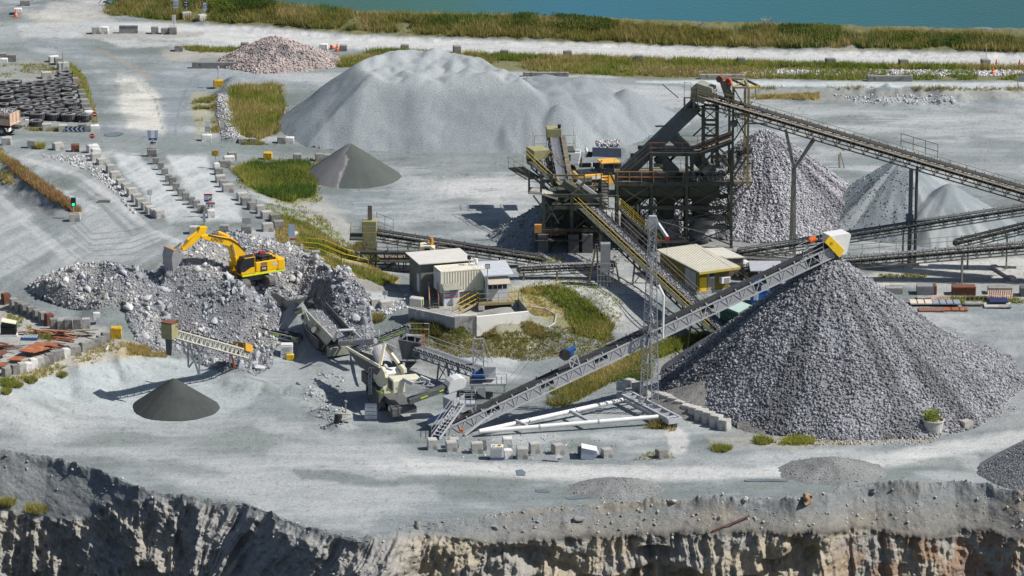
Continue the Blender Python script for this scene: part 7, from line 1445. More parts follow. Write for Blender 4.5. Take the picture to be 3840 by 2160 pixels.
conveyor('yard_conveyor', 'brown railed conveyor running level across the right side of the yard', Q(2790, 1000, P(0,1050,0).y), Q(4000, 898, Yc), 1.0, .9, M_BROWNST, rails=(-1,), walk=(-1,), mrail=M_KHAKI, legs=(.12,.3,.675,.88), brackets=26, bay=1.3, belt=M_DUSTB, mleg=M_OLIVE, load=500)
conveyor('yard_conveyor', 'grey conveyor rising to the right in front of the blue-grey fines heap', Q(2770, 936, P(0,985,0).y), Q(4000, 745, P(0,1020,0).y), 1.0, .8, M_OLIVE, rails=(), legs=(.1,.3,.5), brackets=22, bay=1.4, belt=M_DUSTB)
conveyor('yard_conveyor', 'lower lattice conveyor crossing below the rising grey one at the right edge', Q(3580, 902, P(0,1000,0).y), Q(4000, 800, P(0,1012,0).y), .9, .8, M_OLIVE, legs=(.1,.45), brackets=8, bay=1.2, belt=M_BELT)
conveyor('yard_conveyor', 'low conveyor partly hidden behind the yellow building and green container', Q(2680, 962, P(0,995,0).y), Q(3180, 990, P(0,1035,0).y), .9, .5, M_BROWNST, rails=(-1,), mrail=M_BROWNST, legs=(.2,.6), brackets=8, bay=1.2, belt=M_DUSTB)
Yk = P(0,1050,0).y
conveyor('yard_conveyor', 'dusty stone-laden level conveyor in front of the crusher tower', Q(1945, 1001, Yk), Q(2300, 984, Yk), 1.0, .7, M_BROWNST, legs=(.05,.4,.75), brackets=9, bay=1.3, belt=M_DUSTB, load=700, mleg=M_BROWNST)
ca = Q(2712, 1236, P(0,1262,0).y); cb2 = Q(2020, 590, P(0,820,0).y)
cf_, d, r_, n_, L_ = conveyor('front_conveyor', 'long black belt conveyor with yellow handrails crossing in front of the crusher tower', ca, cb2, 1.35, 1.0, M_DSTEEL, rails=(-1,1), walk=(-1,), mrail=M_BROWNST, brackets=30, bay=1.6, belt=mat('loaded_belt',(.07,.072,.078),(.035,.036,.04),1.6,.55,vary=0,bump=.3,c3=(.17,.17,.175),s3=1.6,w3=.54), load=1500, legs=(.12,.42), mleg=M_BROWNST, legw=.2)
for z_ in (.55,1.02): MB().beam(ca-r_*1.46+Vector((0,0,z_)), cb2-r_*1.46+Vector((0,0,z_)), .035).build('yellow_rail', M_YRAIL, cf_)
fh = Frame(cb2, math.atan2(d.y, d.x)); MB().hexa([fh.w(u, l, z) for z in (-.9,1.0) for u, l in ((-.9,-.95),(1.3,-.95),(1.3,.95),(-.9,.95))]).build('head_box', M_HB, cf_, bevel=.08); MB().tube(fh.w(.3,-1.2,.2), fh.w(.3,-.9,.2), .4, 14).build('drive', M_DGREY, cf_)
pfm = MB(); pfm.hexa([fh.w(u, l, z) for z in (-1.6,-1.45) for u, l in ((-3,.9),(2.4,.9),(2.4,2.6),(-3,2.6))]); pfm.build('head_platform', M_BROWNST, cf_); rail(MB(), [fh.w(-3,2.6,-1.45), fh.w(2.4,2.6,-1.45), fh.w(2.4,.9,-1.45)], 1.2).build('handrail', M_KHAKI, cf_)
ua, ub = Q(2110, 700, P(0,905,0).y), Q(2078, 512, P(0,790,0).y)
uc, d, r_, n_, L_ = conveyor('steep_conveyor', 'steep conveyor seen end-on behind the black front conveyor', ua, ub, .95, .8, M_DSTEEL, belt=mat('grey_belt',(.17,.18,.20),(.12,.125,.14),1.5,.6,vary=0), brackets=12, bay=1.4, legs=(.5,))
uf = Frame(ub, math.atan2(d.y, d.x)); MB().hexa([uf.w(u, l, z) for z in (-.4,.9) for u, l in ((-.3,-.8),(1.5,-.8),(1.5,.8),(-.3,.8))]).build('head_box', M_HB, uc, bevel=.05); MB().hexa([p for p in [ua+r_*.7+n_*-.9, ub+r_*.7+n_*-.9, ub+r_*1.2+n_*-.9, ua+r_*1.2+n_*-.9, ua+r_*.7+n_*.1, ub+r_*.7+n_*.1, ub+r_*1.2+n_*.1, ua+r_*1.2+n_*.1]]).build('side_gallery', M_BROWNST, uc)
for sg in (-1, 1):
 MB().hexa([uf.w(u, sg*l, z) for z in (-1.6,-1.45) for u, l in ((-1,.8),(1.6,.8),(1.6,2.2),(-1,2.2))]).build('side_platform', M_DSTEEL, uc); rail(MB(), [uf.w(-1,sg*.9,-1.45), uf.w(-1,sg*2.2,-1.45), uf.w(1.6,sg*2.2,-1.45)], 1.8).build('handrail', M_KHAKI, uc)
MB().beam(Q(2098,512,ub.y), Q(2097,470,ub.y), .16).build('lamp_post', M_DSTEEL, uc); MB().box(Q(2097,474,ub.y), (.35,.3,.4)).build('floodlight', M_BLACK, uc)
Yv = P(0,1005,0).y
lv, d, r_, n_, L_ = conveyor('left_conveyor', 'dusty green headed conveyor reaching up left from the crusher tower', Q(2040, 962, Yv), Q(1395, 862, Yv), 1.0, .9, M_BROWNST, rails=(), brackets=14, bay=1.3, belt=M_BELT, legs=(.25,.5,.97), mleg=M_DSTEEL)
vf = Frame(Q(1395,862,Yv), math.pi); MB().hexa([vf.w(u, l, z) for z in (-1.9,1.1) for u, l in ((-.5,-.7),(1.0,-.7),(1.0,.7),(-.5,.7))]).build('head_box', M_HB, lv, bevel=.08); rail(MB(), [vf.w(-1.2,-.1+1.4,-.6), vf.w(2.2,1.4,-.6), vf.w(2.2,-1,-.6), ], 1.3).build('handrail', M_KHAKI, lv); MB().hexa([vf.w(u, l, z) for z in (-.75,-.6) for u, l in ((.9,-1.2),(2.3,-1.2),(2.3,1.5),(.9,1.5))]).build('head_platform', M_DSTEEL, lv); MB().box(vf.w(.2,.2,1.9), (.45,.3,1.5)).build('dust_filter', M_BROWNST, lv)
rail(MB(), [Q(1412,862,Yv+1), Q(1475,885,Yv+1)], 1.8, 2).build('handrail', M_BROWNST, lv)
Yw = P(0,1030,0).y; wq = lambda x, y, dy=0: Q(*T(1,1,x,y), Yw+dy)
cs_ = wthing('control_station', 'cream control cab on a railed walkway with an orange motor beside it', 'control cab', wq(1500,1330))
MB().hexa([p+Vector((0,dy,z)) for z in (-.2,0) for p, dy in ((wq(1240,1172),0),(wq(1910,1172),0),(wq(1910,1172),2.2),(wq(1240,1172),2.2))]).build('walkway', M_BROWNST, cs_); rail(MB(), [wq(1000,1085,-.1), wq(1640,1085,-.1)], 1.0, 6, .06).build('handrail', M_BROWNST, cs_); rail(MB(), [wq(1600,1172), wq(1910,1172), wq(1910,1172,2.2)], 1.3).build('handrail', M_KHAKI, cs_)
cbn = MB().prism([wq(1640,1168,.3), wq(1800,1168,.3), wq(1800,1060,.3), wq(1760,1025,.3), wq(1650,1030,.3), wq(1632,1060,.3)], (0,1.7,0)).build('cab', M_CREAM, cs_, bevel=.04); MB().prism([wq(1700,1085,.28), wq(1760,1085,.28), wq(1745,1042,.28), wq(1695,1042,.28)], (0,-.02,0)).build('cab_window', M_GLASS, cbn); MB().sheet([wq(1638,1150,.35), wq(1638,1060,.35), wq(1638,1060,1.9), wq(1638,1150,1.9)], .03).build('side_window', M_GLASS, cbn)
MB().tube(wq(1765,1005,.9), wq(1765,945,.9), .22, 12, .18).build('orange_motor', mat('motor_orange',(.72,.33,.03),(.6,.27,.03),3,.5,vary=0), cs_)
lo = MB(); lo.beam(wq(1010,1090,.6), wq(1650,1095,.6), .85, .25); lo.build('lower_belt', M_BELT, cs_); MB().tube(wq(1020,1090,.2), wq(1020,1090,1.2), .32, 14).build('pulley', M_DGREY, cs_)
for x in (1050,1150,1290,1420): MB().beam(wq(x,1110,.3), wq(x+30,1320,.3), .12).build('leg', M_DSTEEL, cs_)
bx3 = MB(); bx3.beam(wq(1060,1120,.3), wq(1200,1300,.3), .1); bx3.beam(wq(1200,1120,.3), wq(1080,1300,.3), .1); bx3.beam(wq(1000,1180,.3), wq(1640,1185,.3), .2); bx3.build('bracing', M_DSTEEL, cs_)
stairs(cs_, wq(1265,1335,.8), wq(1400,1175,.8), .9, M_DSTEEL)
sh_ = MB(); [sh_.hexa([wq(1060+i*55,1340,.5), wq(1110+i*55,1340,.5), wq(1110+i*55,1340,.9), wq(1060+i*55,1340,.9), wq(1070+i*55,1290,.5), wq(1100+i*55,1290,.5), wq(1100+i*55,1290,.9), wq(1070+i*55,1290,.9)]) for i in range(0)]
Yt2 = P(0,948,0).y; tq = lambda x, y, dy=0: Q(*T(2,1,x,y), Yt2+dy)
ct = wthing('crusher_tower', 'dark braced steel crusher tower with cone crusher inside left of the hoppers', 'tower', tq(600,1090))
for x in (318, 600, 890):
 for dy in (0, 6.5): a = tq(x,1090); MB().beam((a.x,Yt2+dy,-.1), (a.x,Yt2+dy,tq(x,500 if x < 900 else 640).z), .34).build('column', M_DSTEEL, ct)
 for y in (870, 640): a = tq(x,y); MB().beam((a.x,Yt2,a.z), (a.x,Yt2+6.5,a.z), .22, .3).build('side_beam', M_DSTEEL, ct)
for y in (870, 640, 520):
 for dy in (-.02, 6.5): a, b = tq(300,y), tq(900,y); MB().beam((a.x,Yt2+dy,a.z), (b.x,Yt2+dy,b.z), .2, .34).build('cross_beam', M_DSTEEL, ct)
for y in (870, 640): a, b = tq(300,y), tq(900,y); MB().hexa([Vector((x,yy,z)) for z in (a.z+.18,a.z+.26) for x, yy in ((a.x,Yt2),(b.x,Yt2),(b.x,Yt2+6.5),(a.x,Yt2+6.5))]).build('floor', M_DSTEEL, ct)
a, b = tq(235,950), tq(700,950); MB().hexa([Vector((x,yy,z)) for z in (a.z-.1,a.z) for x, yy in ((a.x,Yt2-.9),(b.x,Yt2-.9),(b.x,Yt2+6),(a.x,Yt2+6))]).build('floor', M_DSTEEL, ct); rail(MB(), [a+Vector((0,-.8,0)), b+Vector((0,-.8,0))], 1.15).build('handrail', M_RUSTB, ct)
for (x0,y0,x1,y1) in ((330,560,470,800),(470,560,330,800),(620,650,880,860),(880,650,620,860)): MB().beam(tq(x0,y0,-.1), tq(x1,y1,-.1), .14).build('brace', M_DSTEEL, ct)
for x0, x1, y0, y1, dy in ((330,880,560,860,6.3),(330,600,880,1085,5.0),(640,900,660,860,4.5),(420,560,900,1085,2.6),(650,860,900,1085,3.4)): MB().hexa([tq(x0,y1,dy)*1, tq(x1,y1,dy), tq(x1,y1,dy+.2), tq(x0,y1,dy+.2), tq(x0,y0,dy), tq(x1,y0,dy), tq(x1,y0,dy+.2), tq(x0,y0,dy+.2)]).build('shade_panel', M_DSTEEL, ct)  # dark panels added to stand in for the shade inside the tower
cm = tq(600,700,3.2); MB().lathe((cm.x, cm.y, 0), [(0,6.3),(1.6,6.2),(1.9,5.2),(1.5,4.6),(1.8,4.4),(1.8,3.0),(2.3,2.7),(2.3,1.6),(1.2,1.4),(1.0,.2)], 24).build('cone_crusher', M_DSTEEL, ct)
MB().prism([tq(420,560,1.2), tq(560,560,1.2), tq(530,760,1.2), tq(450,760,1.2)], (0,3,0)).build('feed_chute', M_DSTEEL, ct)
for x in (285, 590, 730): a = tq(x,1090); MB().box((a.x+.3, Yt2-.2, 1.0), (1.1,1.1,2.2)).build('footing', mat('dark_stained_concrete',(.13,.13,.135),(.09,.09,.095),2,.9), ct)
wl = [tq(165,500,-.3), tq(300,510,-.3), tq(460,560,-.3)]
MB().hexa([wl[0], wl[1], wl[1]+Vector((0,2.4,0)), wl[0]+Vector((0,2.4,0)), wl[0]+Vector((0,0,.15)), wl[1]+Vector((0,0,.15)), wl[1]+Vector((0,2.4,.15)), wl[0]+Vector((0,2.4,.15))]).build('side_platform', M_DUSTDK, ct); MB().beam(wl[1]+Vector((0,1.2,0)), wl[2]+Vector((0,1.2,0)), 2.2, .16).build('walkway', M_DUSTDK, ct)
rail(MB(), [wl[0]+Vector((0,2.4,.1)), wl[0]+Vector((0,0,.1)), wl[1]+Vector((0,0,.1))], 1.2).build('handrail', M_DSTEEL, ct); MB().beam(tq(215,520,-.2), tq(305,640,-.1), .16).build('strut', M_DSTEEL, ct); MB().hexa([tq(170,350,.2), tq(295,350,.2), tq(295,350,2), tq(170,350,2), tq(170,340,.2), tq(295,340,.2), tq(295,340,2), tq(170,340,2)]).build('upper_platform', M_DSTEEL, ct)
for x in (172, 292): MB().beam(tq(x,500,0), tq(x,280,0), .22).build('post', M_DSTEEL, ct)
MB().box(tq(262,850,-1.1), (.75,.5,.85)).build('orange_box', M_ORAIL, ct)
TQ = Frame(Vector((tq(318,1090).x, Yt2, 0)), 0.0); tw_w = tq(890,1090).x-tq(318,1090).x
clutter(ct, TQ, 60, (.2,tw_w-.2), (.2,6.2), (.4,7.2), [M_DSTEEL, M_DSTEEL, M_BROWNST, M_CHUTE], 'steelwork', (.08,.26), (.8,3.6)); clutter(ct, TQ, 10, (.8,tw_w-1), (.6,5.5), (.8,6.2), [M_DSTEEL], 'plant_housing', (.7,1.6), (.8,1.8))
PQ = Frame(Vector((q(1058,1058).x, Yp, 0)), 0.0); pw_ = q(2205,1058).x-q(1058,1058).x
clutter(pl_, PQ, 46, (.2,pw_-.2), (.3,4.8), (.3,5.2), [M_DSTEEL, M_BROWNST, M_DSTEEL, M_CHUTE], 'pipework', (.07,.22), (.8,3.2)); clutter(pl_, PQ, 24, (.2,pw_+3), (.4,5), (8.6,10.4), [M_DSTEEL, M_BROWNST, M_CHUTE], 'screen_frame', (.1,.4), (.6,2.4)); clutter(tw_, Frame(z3(700,1200,1.6)-Vector((0,0,0)), 0.0), 18, (-5.5,6), (-.6,2), (-1.5,7), [M_DSTEEL, M_BROWNST], 'bracing', (.06,.16), (.6,2.2))
clutter(cs_, Frame(wq(1000,1330,.4), 0.0), 34, (.3,9), (0,1.6), (.4,3.6), [M_DSTEEL, M_BROWNST, M_BROWNST], 'bracing', (.05,.15), (.6,2.2))
MB().beam(tq(520,390,1.6), tq(930,640,1.6), 1.4, .7, (0,0,1)).build('feeder', M_DSTEEL, ct); MB().beam(tq(655,372,1.5), tq(925,572,1.5), .16, .35).build('feeder_edge', M_WHITE, ct); rail(MB(), [tq(360,190,1.4), tq(700,300,1.4)], 1.3).build('handrail', M_KHAKI, ct)
ac = wthing('access_stair', 'steel ladder tower and railed stair between crusher tower and hoppers', 'staircase', q(930,1058,-.6)); lad = MB(); lad.beam(q(898,660,-.6), q(898,200,-.6), .1); lad.beam(q(968,660,-.6), q(968,230,-.6), .1)
for i in range(14): lad.beam(q(898,640-i*30,-.6), q(968,640-i*30,-.6), .08, .1)
lad.build('ladder', M_DSTEEL, ac); MB().hexa([q(910,660,-1.2), q(1085,660,-1.2), q(1085,660,.4), q(910,660,.4), q(910,648,-1.2), q(1085,648,-1.2), q(1085,648,.4), q(910,648,.4)]).build('landing', M_BROWNST, ac); rail(MB(), [q(920,648,-1.2), q(1075,648,-1.2)], 1.4).build('handrail', M_KHAKI, ac)
stairs(ac, Q(*T(2,1,1500,1020), Yp-1.0), q(1085,648,-.8), .9, M_BROWNST, mrail=M_YRAIL); MB().beam(q(985,290,-.6), q(1060,440,-.6), .2).build('strut', M_DSTEEL, ac); rail(MB(), [Q(*T(2,1,1455,965), Yp-1.2), Q(*T(2,1,1755,965), Yp-1.2)], 1.3).build('handrail', M_KHAKI, ac); MB().beam(Q(*T(2,1,1440,972), Yp-1.2), Q(*T(2,1,1760,972), Yp-1.2), 1.0, .3).build('low_walkway', M_BROWNST, ac)
clutter(ac, Frame(q(900,1058,-.4), 0.0), 14, (.2,6), (0,1.4), (.4,4.5), [M_DSTEEL, M_BROWNST], 'bracing', (.06,.16), (.6,2.0))
trb = P(*T(2,1,900,1430), 0); tr_ = wthing('conveyor_trestle', 'rusty A-frame trestle and wire cage under the black front conveyor', 'trestle', trb); Yr = trb.y
for (x0, x1, m) in ((765,848,M_BROWNST),(870,855,M_BROWNST),(1090,1040,M_YRAIL if False else M_KHAKI),(985,960,M_BROWNST)): MB().beam(Q(*T(2,1,x0,1440), Yr), Q(*T(2,1,x1,1010 if x0 < 900 else 1190), Yr), .18).build('leg', m, tr_)
for (x0, x1, dy) in ((862,1020,-.6),(862,1020,1.2)):
 cg_ = MB(); [cg_.beam(Q(*T(2,1,x0+(x1-x0)*i/5,1440), Yr+dy), Q(*T(2,1,x0+(x1-x0)*i/5,1205), Yr+dy), .05) for i in range(6)]; [cg_.beam(Q(*T(2,1,x0,1440-i*60), Yr+dy), Q(*T(2,1,x1,1440-i*60), Yr+dy), .05) for i in range(5)]; cg_.build('cage', M_GALV, tr_)
MB().box(Q(*T(2,1,940,1140), Yr+.3), (1.0,.9,3.0)).build('silo_duct', M_STEELW, tr_)
def z4(x, y): return (1920+x/5.367, 460+y/5.367)
wl_ = P(*z4(1705,1495), 0); WF = Frame(wl_+Vector((1.7,1.1,0)), R(14)); wl2 = wthing('wheel_loader', 'yellow wheel loader parked behind the crusher tower', 'loader', WF.o)
M_LY = mat('loader_yellow', (.74,.42,.08), (.66,.37,.07), 1.5, .5, vary=0, bump=.04)
def wb(u0,u1,l0,l1,z0,z1): return MB().hexa([WF.w(u,l,z) for z in (z0,z1) for u,l in ((u0,l0),(u1,l0),(u1,l1),(u0,l1))])
wb(-4.3,-1.3,-1.15,1.15,1.2,2.7).build('engine_hood', M_LY, wl2, bevel=.12); wb(-4.9,-4.2,-1.35,1.35,1.0,2.1).build('counterweight', M_LY, wl2, bevel=.12); wb(-3.9,-1.5,-.9,.9,2.7,2.85).build('hood_top', M_BLACK, wl2); wb(-1.3,.5,-.85,.85,1.4,2.4).build('cab_base', M_LY, wl2, bevel=.05)
cbq = wb(-1.2,.4,-.8,.8,2.4,3.75).build('cab', M_GLASS, wl2, bevel=.05); wb(-1.5,.7,-1.0,1.0,3.75,3.92).build('cab_roof', M_LY, wl2, bevel=.05); wb(-2.6,-1.4,-1.18,-1.15,1.9,2.5).build('grille', M_WHITE, wl2); wb(.5,2.8,-.6,.6,1.0,1.8).build('front_frame', M_LY, wl2, bevel=.05)
for u in (-1.75,1.75):
 for l in (-1.25,1.25):
  w_ = MB(); c = WF.w(u,l,1.0); pr = [(.45,-.32),(.9,-.32),(1.0,-.2),(1.0,.2),(.9,.32),(.45,.32)]; n=28
  vs = [];
  for i in range(n):
   a = 2*math.pi*i/n
   for rr_, hh2 in pr: vs.append(c+WF.u*rr_*math.cos(a)+Vector((0,0,rr_*math.sin(a)))+WF.l*hh2)
  w_.add(vs, [(i*6+j, ((i+1) % n)*6+j, ((i+1) % n)*6+j+1, i*6+j+1) for i in range(n) for j in range(5)])
  for i in range(20): a = 2*math.pi*i/20; w_.beam(c+(WF.u*math.cos(a)+Vector((0,0,math.sin(a))))*1.0-WF.l*.3, c+(WF.u*math.cos(a)+Vector((0,0,math.sin(a))))*1.0+WF.l*.3, .12, .08, WF.u*math.cos(a)+Vector((0,0,math.sin(a))))
  wo = w_.build('wheel', M_RUBBER if False else mat('dusty_rubber',(.20,.20,.20),(.13,.13,.13),2,.85), wl2); MB().tube(c-WF.l*.2, c+WF.l*.2, .48, 16).build('rim', M_CREAM, wo)
  if l < 0:
   fd = MB(); pts = [c+WF.u*1.15*math.cos(x)+Vector((0,0,1.15*math.sin(x))) for x in np.linspace(.3, math.pi-.3, 9)]
   for p_, q_ in zip(pts[:-1], pts[1:]): fd.beam(p_, q_, .7, .06)
   fd.build('mudguard', M_LY, wl2)
la = MB(); la.beam(WF.w(1.2,.5,1.8), WF.w(3.4,.5,.9), .2, .4); la.beam(WF.w(1.2,-.5,1.8), WF.w(3.4,-.5,.9), .2, .4); la.build('lift_arm', M_LY, wl2); MB().prism([WF.w(u,-1.4,z) for u,z in ((3.4,1.3),(3.4,.1),(4.8,.1),(4.7,.25),(3.7,.4),(3.6,1.4))], WF.l*2.8).build('bucket', M_STEELW, wl2); MB().tube(WF.w(-2.2,.5,2.8), WF.w(-2.2,.5,3.6), .1, 10).build('exhaust', M_WHITE, wl2); MB().tube(WF.w(-1.6,-.3,2.8), WF.w(-1.6,-.3,3.2), .22, 12).build('air_cleaner', M_DGREY, wl2); MB().tube(WF.w(-1.3,-.4,3.92), WF.w(-1.3,-.4,4.1), .1, 10).build('beacon', M_ORANGE, wl2)
YT3 = P(0,668,0).y; k4 = lambda x, y, dy=0: Q(*z4(x, y), YT3+dy)
tk_ = wthing('tipper_truck', 'white cab truck with a heaped blue-grey tray behind the wheel loader', 'truck', k4(1700,1100))
cab3 = MB().hexa([k4(1080,850), k4(1350,850), k4(1350,850,2.4), k4(1080,850,2.4), k4(1090,590), k4(1400,590), k4(1400,590,2.4), k4(1090,590,2.4)]).build('cab', M_WHITE, tk_, bevel=.15); MB().hexa([k4(1085,595,.1), k4(1400,595,.1), k4(1400,595,2.3), k4(1085,595,2.3), k4(1110,540,.1), k4(1370,540,.1), k4(1370,540,2.3), k4(1110,540,2.3)]).build('roof_fairing', M_WHITE, cab3, bevel=.1); MB().prism([k4(1095,770,-.02), k4(1180,770,-.02), k4(1180,645,-.02), k4(1095,640,-.02)], (0,-.02,0)).build('side_window', M_GLASS, cab3)
tray = MB(); A_ = [k4(1615,680), k4(2190,710), k4(2190,710,2.5), k4(1615,680,2.5)]; B_ = [k4(1615,495), k4(2230,520), k4(2230,520,2.5), k4(1615,495,2.5)]; tray.hexa(A_+B_); tr3 = tray.build('tray', mat('blue_grey_tray',(.12,.15,.22),(.09,.115,.17),1.2,.5,vary=0,c3=(.25,.25,.25),s3=1.2,w3=.6), tk_); MB().hexa([k4(2205,740,-.02), k4(2290,560,-.02), k4(2290,560,2.52), k4(2205,740,2.52), k4(2190,505,-.02), k4(2240,505,-.02), k4(2240,505,2.52), k4(2190,505,2.52)]).build('tailgate', M_WHITE, tk_)
n_ = 380; v, f, c_ = rocks_np(np.stack([RNG.uniform(A_[0].x+.5, A_[1].x-.1, n_), YT3+.2+2.1*RNG.random(n_), B_[0].z+.35*RNG.random(n_)], 1), RNG.uniform(.07,.2,n_), False, np.array((.46,.45,.46))*RNG.uniform(.6,1.3,n_)[:, None]); o = np_mesh('load', v-np.array(tk_.location), f, rockm, False, c_); o.parent = tk_; o['kind'] = 'stuff'
MB().beam(k4(1350,860,1.2), k4(2200,830,1.2), .9, .3).build('chassis', M_UND, tk_); MB().tube(k4(1390,850,.3), k4(1385,590,.3), .12, 10).build('exhaust', M_DGREY, tk_); hz_ = MB(); [hz_.tube(k4(1500+i*30,690,.6), k4(1520+i*30,590,.6), .12, 8) for i in range(4)]; hz_.build('hoist_hoses', M_BLACK, tk_); MB().prism([k4(1465,720,.3), k4(1530,600,.3), k4(1500,560,.3), k4(1465,600,.3)], (0,1.8,0)).build('headboard', M_WHITE, tk_)
for x in (1200,1750,1950,2120):
 for dy in (.25,2.15): c = k4(x,900,dy); MB().tube((c.x,c.y-.2,.5), (c.x,c.y+.2,.5), .5, 18).build('wheel', M_RUBBER, tk_)
# ================================================================== offices on the slab
def O(x, y): return (1530+x/4.83, 940+y/4.83)
M_CONTW = mat('cream_container_paint', (.84,.80,.68), (.76,.72,.61), 1.3, .55, vary=.02, bump=.05, c3=(.58,.54,.44), s3=1.1, w3=.6)
M_OFFW = mat('pale_blue_grey_panel', (.62,.65,.69), (.55,.58,.62), 2, .55, vary=.02)
def corr_box(t, FR, u0, u1, l0, l1, z0, z1, m, name='shell', pitch=.28):
 b = MB(); b.hexa([FR.w(u, l, z) for z in (z0, z1) for u, l in ((u0,l0),(u1,l0),(u1,l1),(u0,l1))]); n = int((u1-u0)/pitch)
 for i in range(n):
  u = u0+(u1-u0)*(i+.5)/n; w = (u1-u0)/n*.27
  for l, s in ((l0,-1),(l1,1)): b.hexa([FR.w(uu, l+s*dd, z) for z in (z0+.12, z1-.12) for uu, dd in ((u-w,0),(u+w,0),(u+w*.6,.07),(u-w*.6,.07))])
  b.hexa([FR.w(uu, ll, z1+dd) for ll in (l0+.1, l1-.1) for uu, dd in ((u-w,0),(u+w,0),(u+w*.6,.035),(u-w*.6,.035))])
 fr_ = MB()
 for u in (u0,u1):
  for l in (l0,l1): fr_.box(FR.w(u,l,(z0+z1)/2), (.14,.14,z1-z0+.03), FR.ang)
 for z in (z0+.06,z1):
  for l in (l0,l1): fr_.beam(FR.w(u0,l,z), FR.w(u1,l,z), .12, .12)
  for u in (u0,u1): fr_.beam(FR.w(u,l0,z), FR.w(u,l1,z), .12, .12)
 o = b.build(name, m, t); fr_.build('corner_frame', m, t); return o
c0 = P(*O(605,1010), -.05); CF = Frame(c0, R(18)); CF.l = CF.l
zc0, zc1 = 1.25, CF.loc(CF.pl(*O(590,385), 0)).z+0 if False else None
zb = CF.pl(*O(595,770), 0).z; zt = CF.pl(*O(595,388), 0).z; u1 = CF.loc(CF.pl(*O(1225,345), 0)).x
cn = wthing('site_container', 'cream corrugated container raised on a base beside the control cabin', 'container', c0)
sh = corr_box(cn, CF, 0, u1+1.2, 0, 2.35, zb-c0.z, zt-c0.z, M_CONTW)
dr_ = MB()
for k_ in (0,1): dr_.hexa([CF.w(u, l, z) for z in (zb-c0.z+.15, zt-c0.z-.15) for u, l in ((-.06,.12+k_*1.12),(-.03,.12+k_*1.12),(-.03,1.16+k_*1.1),(-.06,1.16+k_*1.1))])
for k_ in (0,1): MB().hexa([CF.w(u, l, z) for z in (zb-c0.z+.15, zt-c0.z-.15) for u, l in ((-.06,.12+k_*1.12),(-.02,.12+k_*1.12),(-.02,1.16+k_*1.1),(-.06,1.16+k_*1.1))]).build('door', M_OFFW, cn)
MB().hexa([CF.w(u, l, z) for z in (0, zb-c0.z-.02) for u, l in ((.2,.15),(u1+1,.15),(u1+1,2.2),(.2,2.2))]).build('base_wall', M_WTOP, cn)
ns = wthing('notice_shed', 'white notice board shed with a small awning against the container front', 'notice board', CF.w(1.0,-.3,0)); MB().hexa([CF.w(u, l, z) for z in (.0, 2.0) for u, l in ((.1,-.55),(1.75,-.55),(1.75,-.08),(.1,-.08))]).build('shed_body', M_OFFW, ns); MB().sheet([CF.w(.0,-.95,1.85), CF.w(1.85,-.95,1.85), CF.w(1.75,-.05,2.35), CF.w(.0,-.05,2.35)], .06).build('awning', M_OLIVE, ns)
for i in range(4): MB().hexa([CF.w(u, l, z) for z in (1.0+i*.2, 1.09+i*.2) for u, l in ((.2+.5*(i % 2),-.57),(1.6,-.57),(1.6,-.555),(.2+.5*(i % 2),-.555))]).build('notice_strip', M_BLUE if i % 2 else M_RED, ns)
ls = wthing('tin_shed', 'long shed with a plain sloping grey roof just behind the cream container', 'shed', CF.w(-.5,4,0));
zr = CF.pl(*O(420,300), 1.2).z-c0.z
MB().hexa([CF.w(u, l, z) for z, du in ((0,0),(zr-.1,0)) for u, l in ((-1.3,2.8),(4.0,2.8),(4.0,6.8),(-1.3,6.8))]).build('wall', mat('dull_shed_wall',(.22,.21,.19),(.16,.155,.14),2,.8), ls); MB().sheet([CF.w(-1.6,2.4,zr+.05), CF.w(4.2,2.4,zr+.05), CF.w(4.2,7.2,zr+.1), CF.w(-1.6,7.2,zr+.1)], .08).build('roof', mat('plain_grey_roof',(.60,.58,.54),(.54,.52,.48),1.2,.6,vary=0), ls); MB().hexa([CF.w(u, l, z) for z in (.8,2.6) for u, l in ((-1.36,3.2),(-1.31,3.2),(-1.31,4.0),(-1.36,4.0))]).build('door', M_OFFW, ls)
k0 = CF.w(0,0,0); kc = P(*O(1420,1000), 0); KF = Frame(kc, R(12)); cbn = wthing('control_cabin', 'white control cabin with striped roof, awning and teal door on concrete piers', 'cabin', kc)
zf = KF.pl(*O(1420,905), 0).z; zw = KF.pl(*O(1420,450), 0).z; wU = KF.loc(KF.pl(*O(1805,880), 0)).x
MB().hexa([KF.w(u, l, z) for z in (zf, zw+.1) for u, l in ((0,0),(wU,0),(wU,2.6),(0,2.6))]).build('wall', M_OFFW, cbn)
za, zb2 = KF.pl(*O(1430,700), 0).z, KF.pl(*O(1430,560), 0).z
MB().hexa([KF.w(u, l, z) for z in (za, zb2) for u, l in ((.08,-.03),(wU-.08,-.03),(wU-.08,.02),(.08,.02))]).build('window', M_GLASS, cbn)
for q_ in (.3,.52,.75): MB().hexa([KF.w(u, l, z) for z in (za, zb2) for u, l in ((wU*q_-.03,-.05),(wU*q_+.03,-.05),(wU*q_+.03,-.02),(wU*q_-.03,-.02))]).build('mullion', M_WHITE, cbn)
MB().sheet([KF.w(.05,-.95,zb2-.1), KF.w(wU+.15,-.95,zb2-.1), KF.w(wU+.05,-.02,zb2+.45), KF.w(0,-.02,zb2+.45)], .05).build('awning', mat('dusty_awning',(.46,.41,.35),(.4,.355,.3),2,.7,vary=0), cbn)
MB().hexa([KF.w(u, l, z) for z in (zf+.05, zf+2.0) for u, l in ((-.05,.55),(-.01,.55),(-.01,1.4),(-.05,1.4))]).build('door', mat('teal_door',(.18,.42,.42),(.15,.36,.36),2,.5,vary=0), cbn); MB().hexa([KF.w(u, l, z) for z in (zf+1.1, zf+1.8) for u, l in ((-.07,.7),(-.05,.7),(-.05,1.2),(-.07,1.2))]).build('door_glass', M_GLASS, cbn)
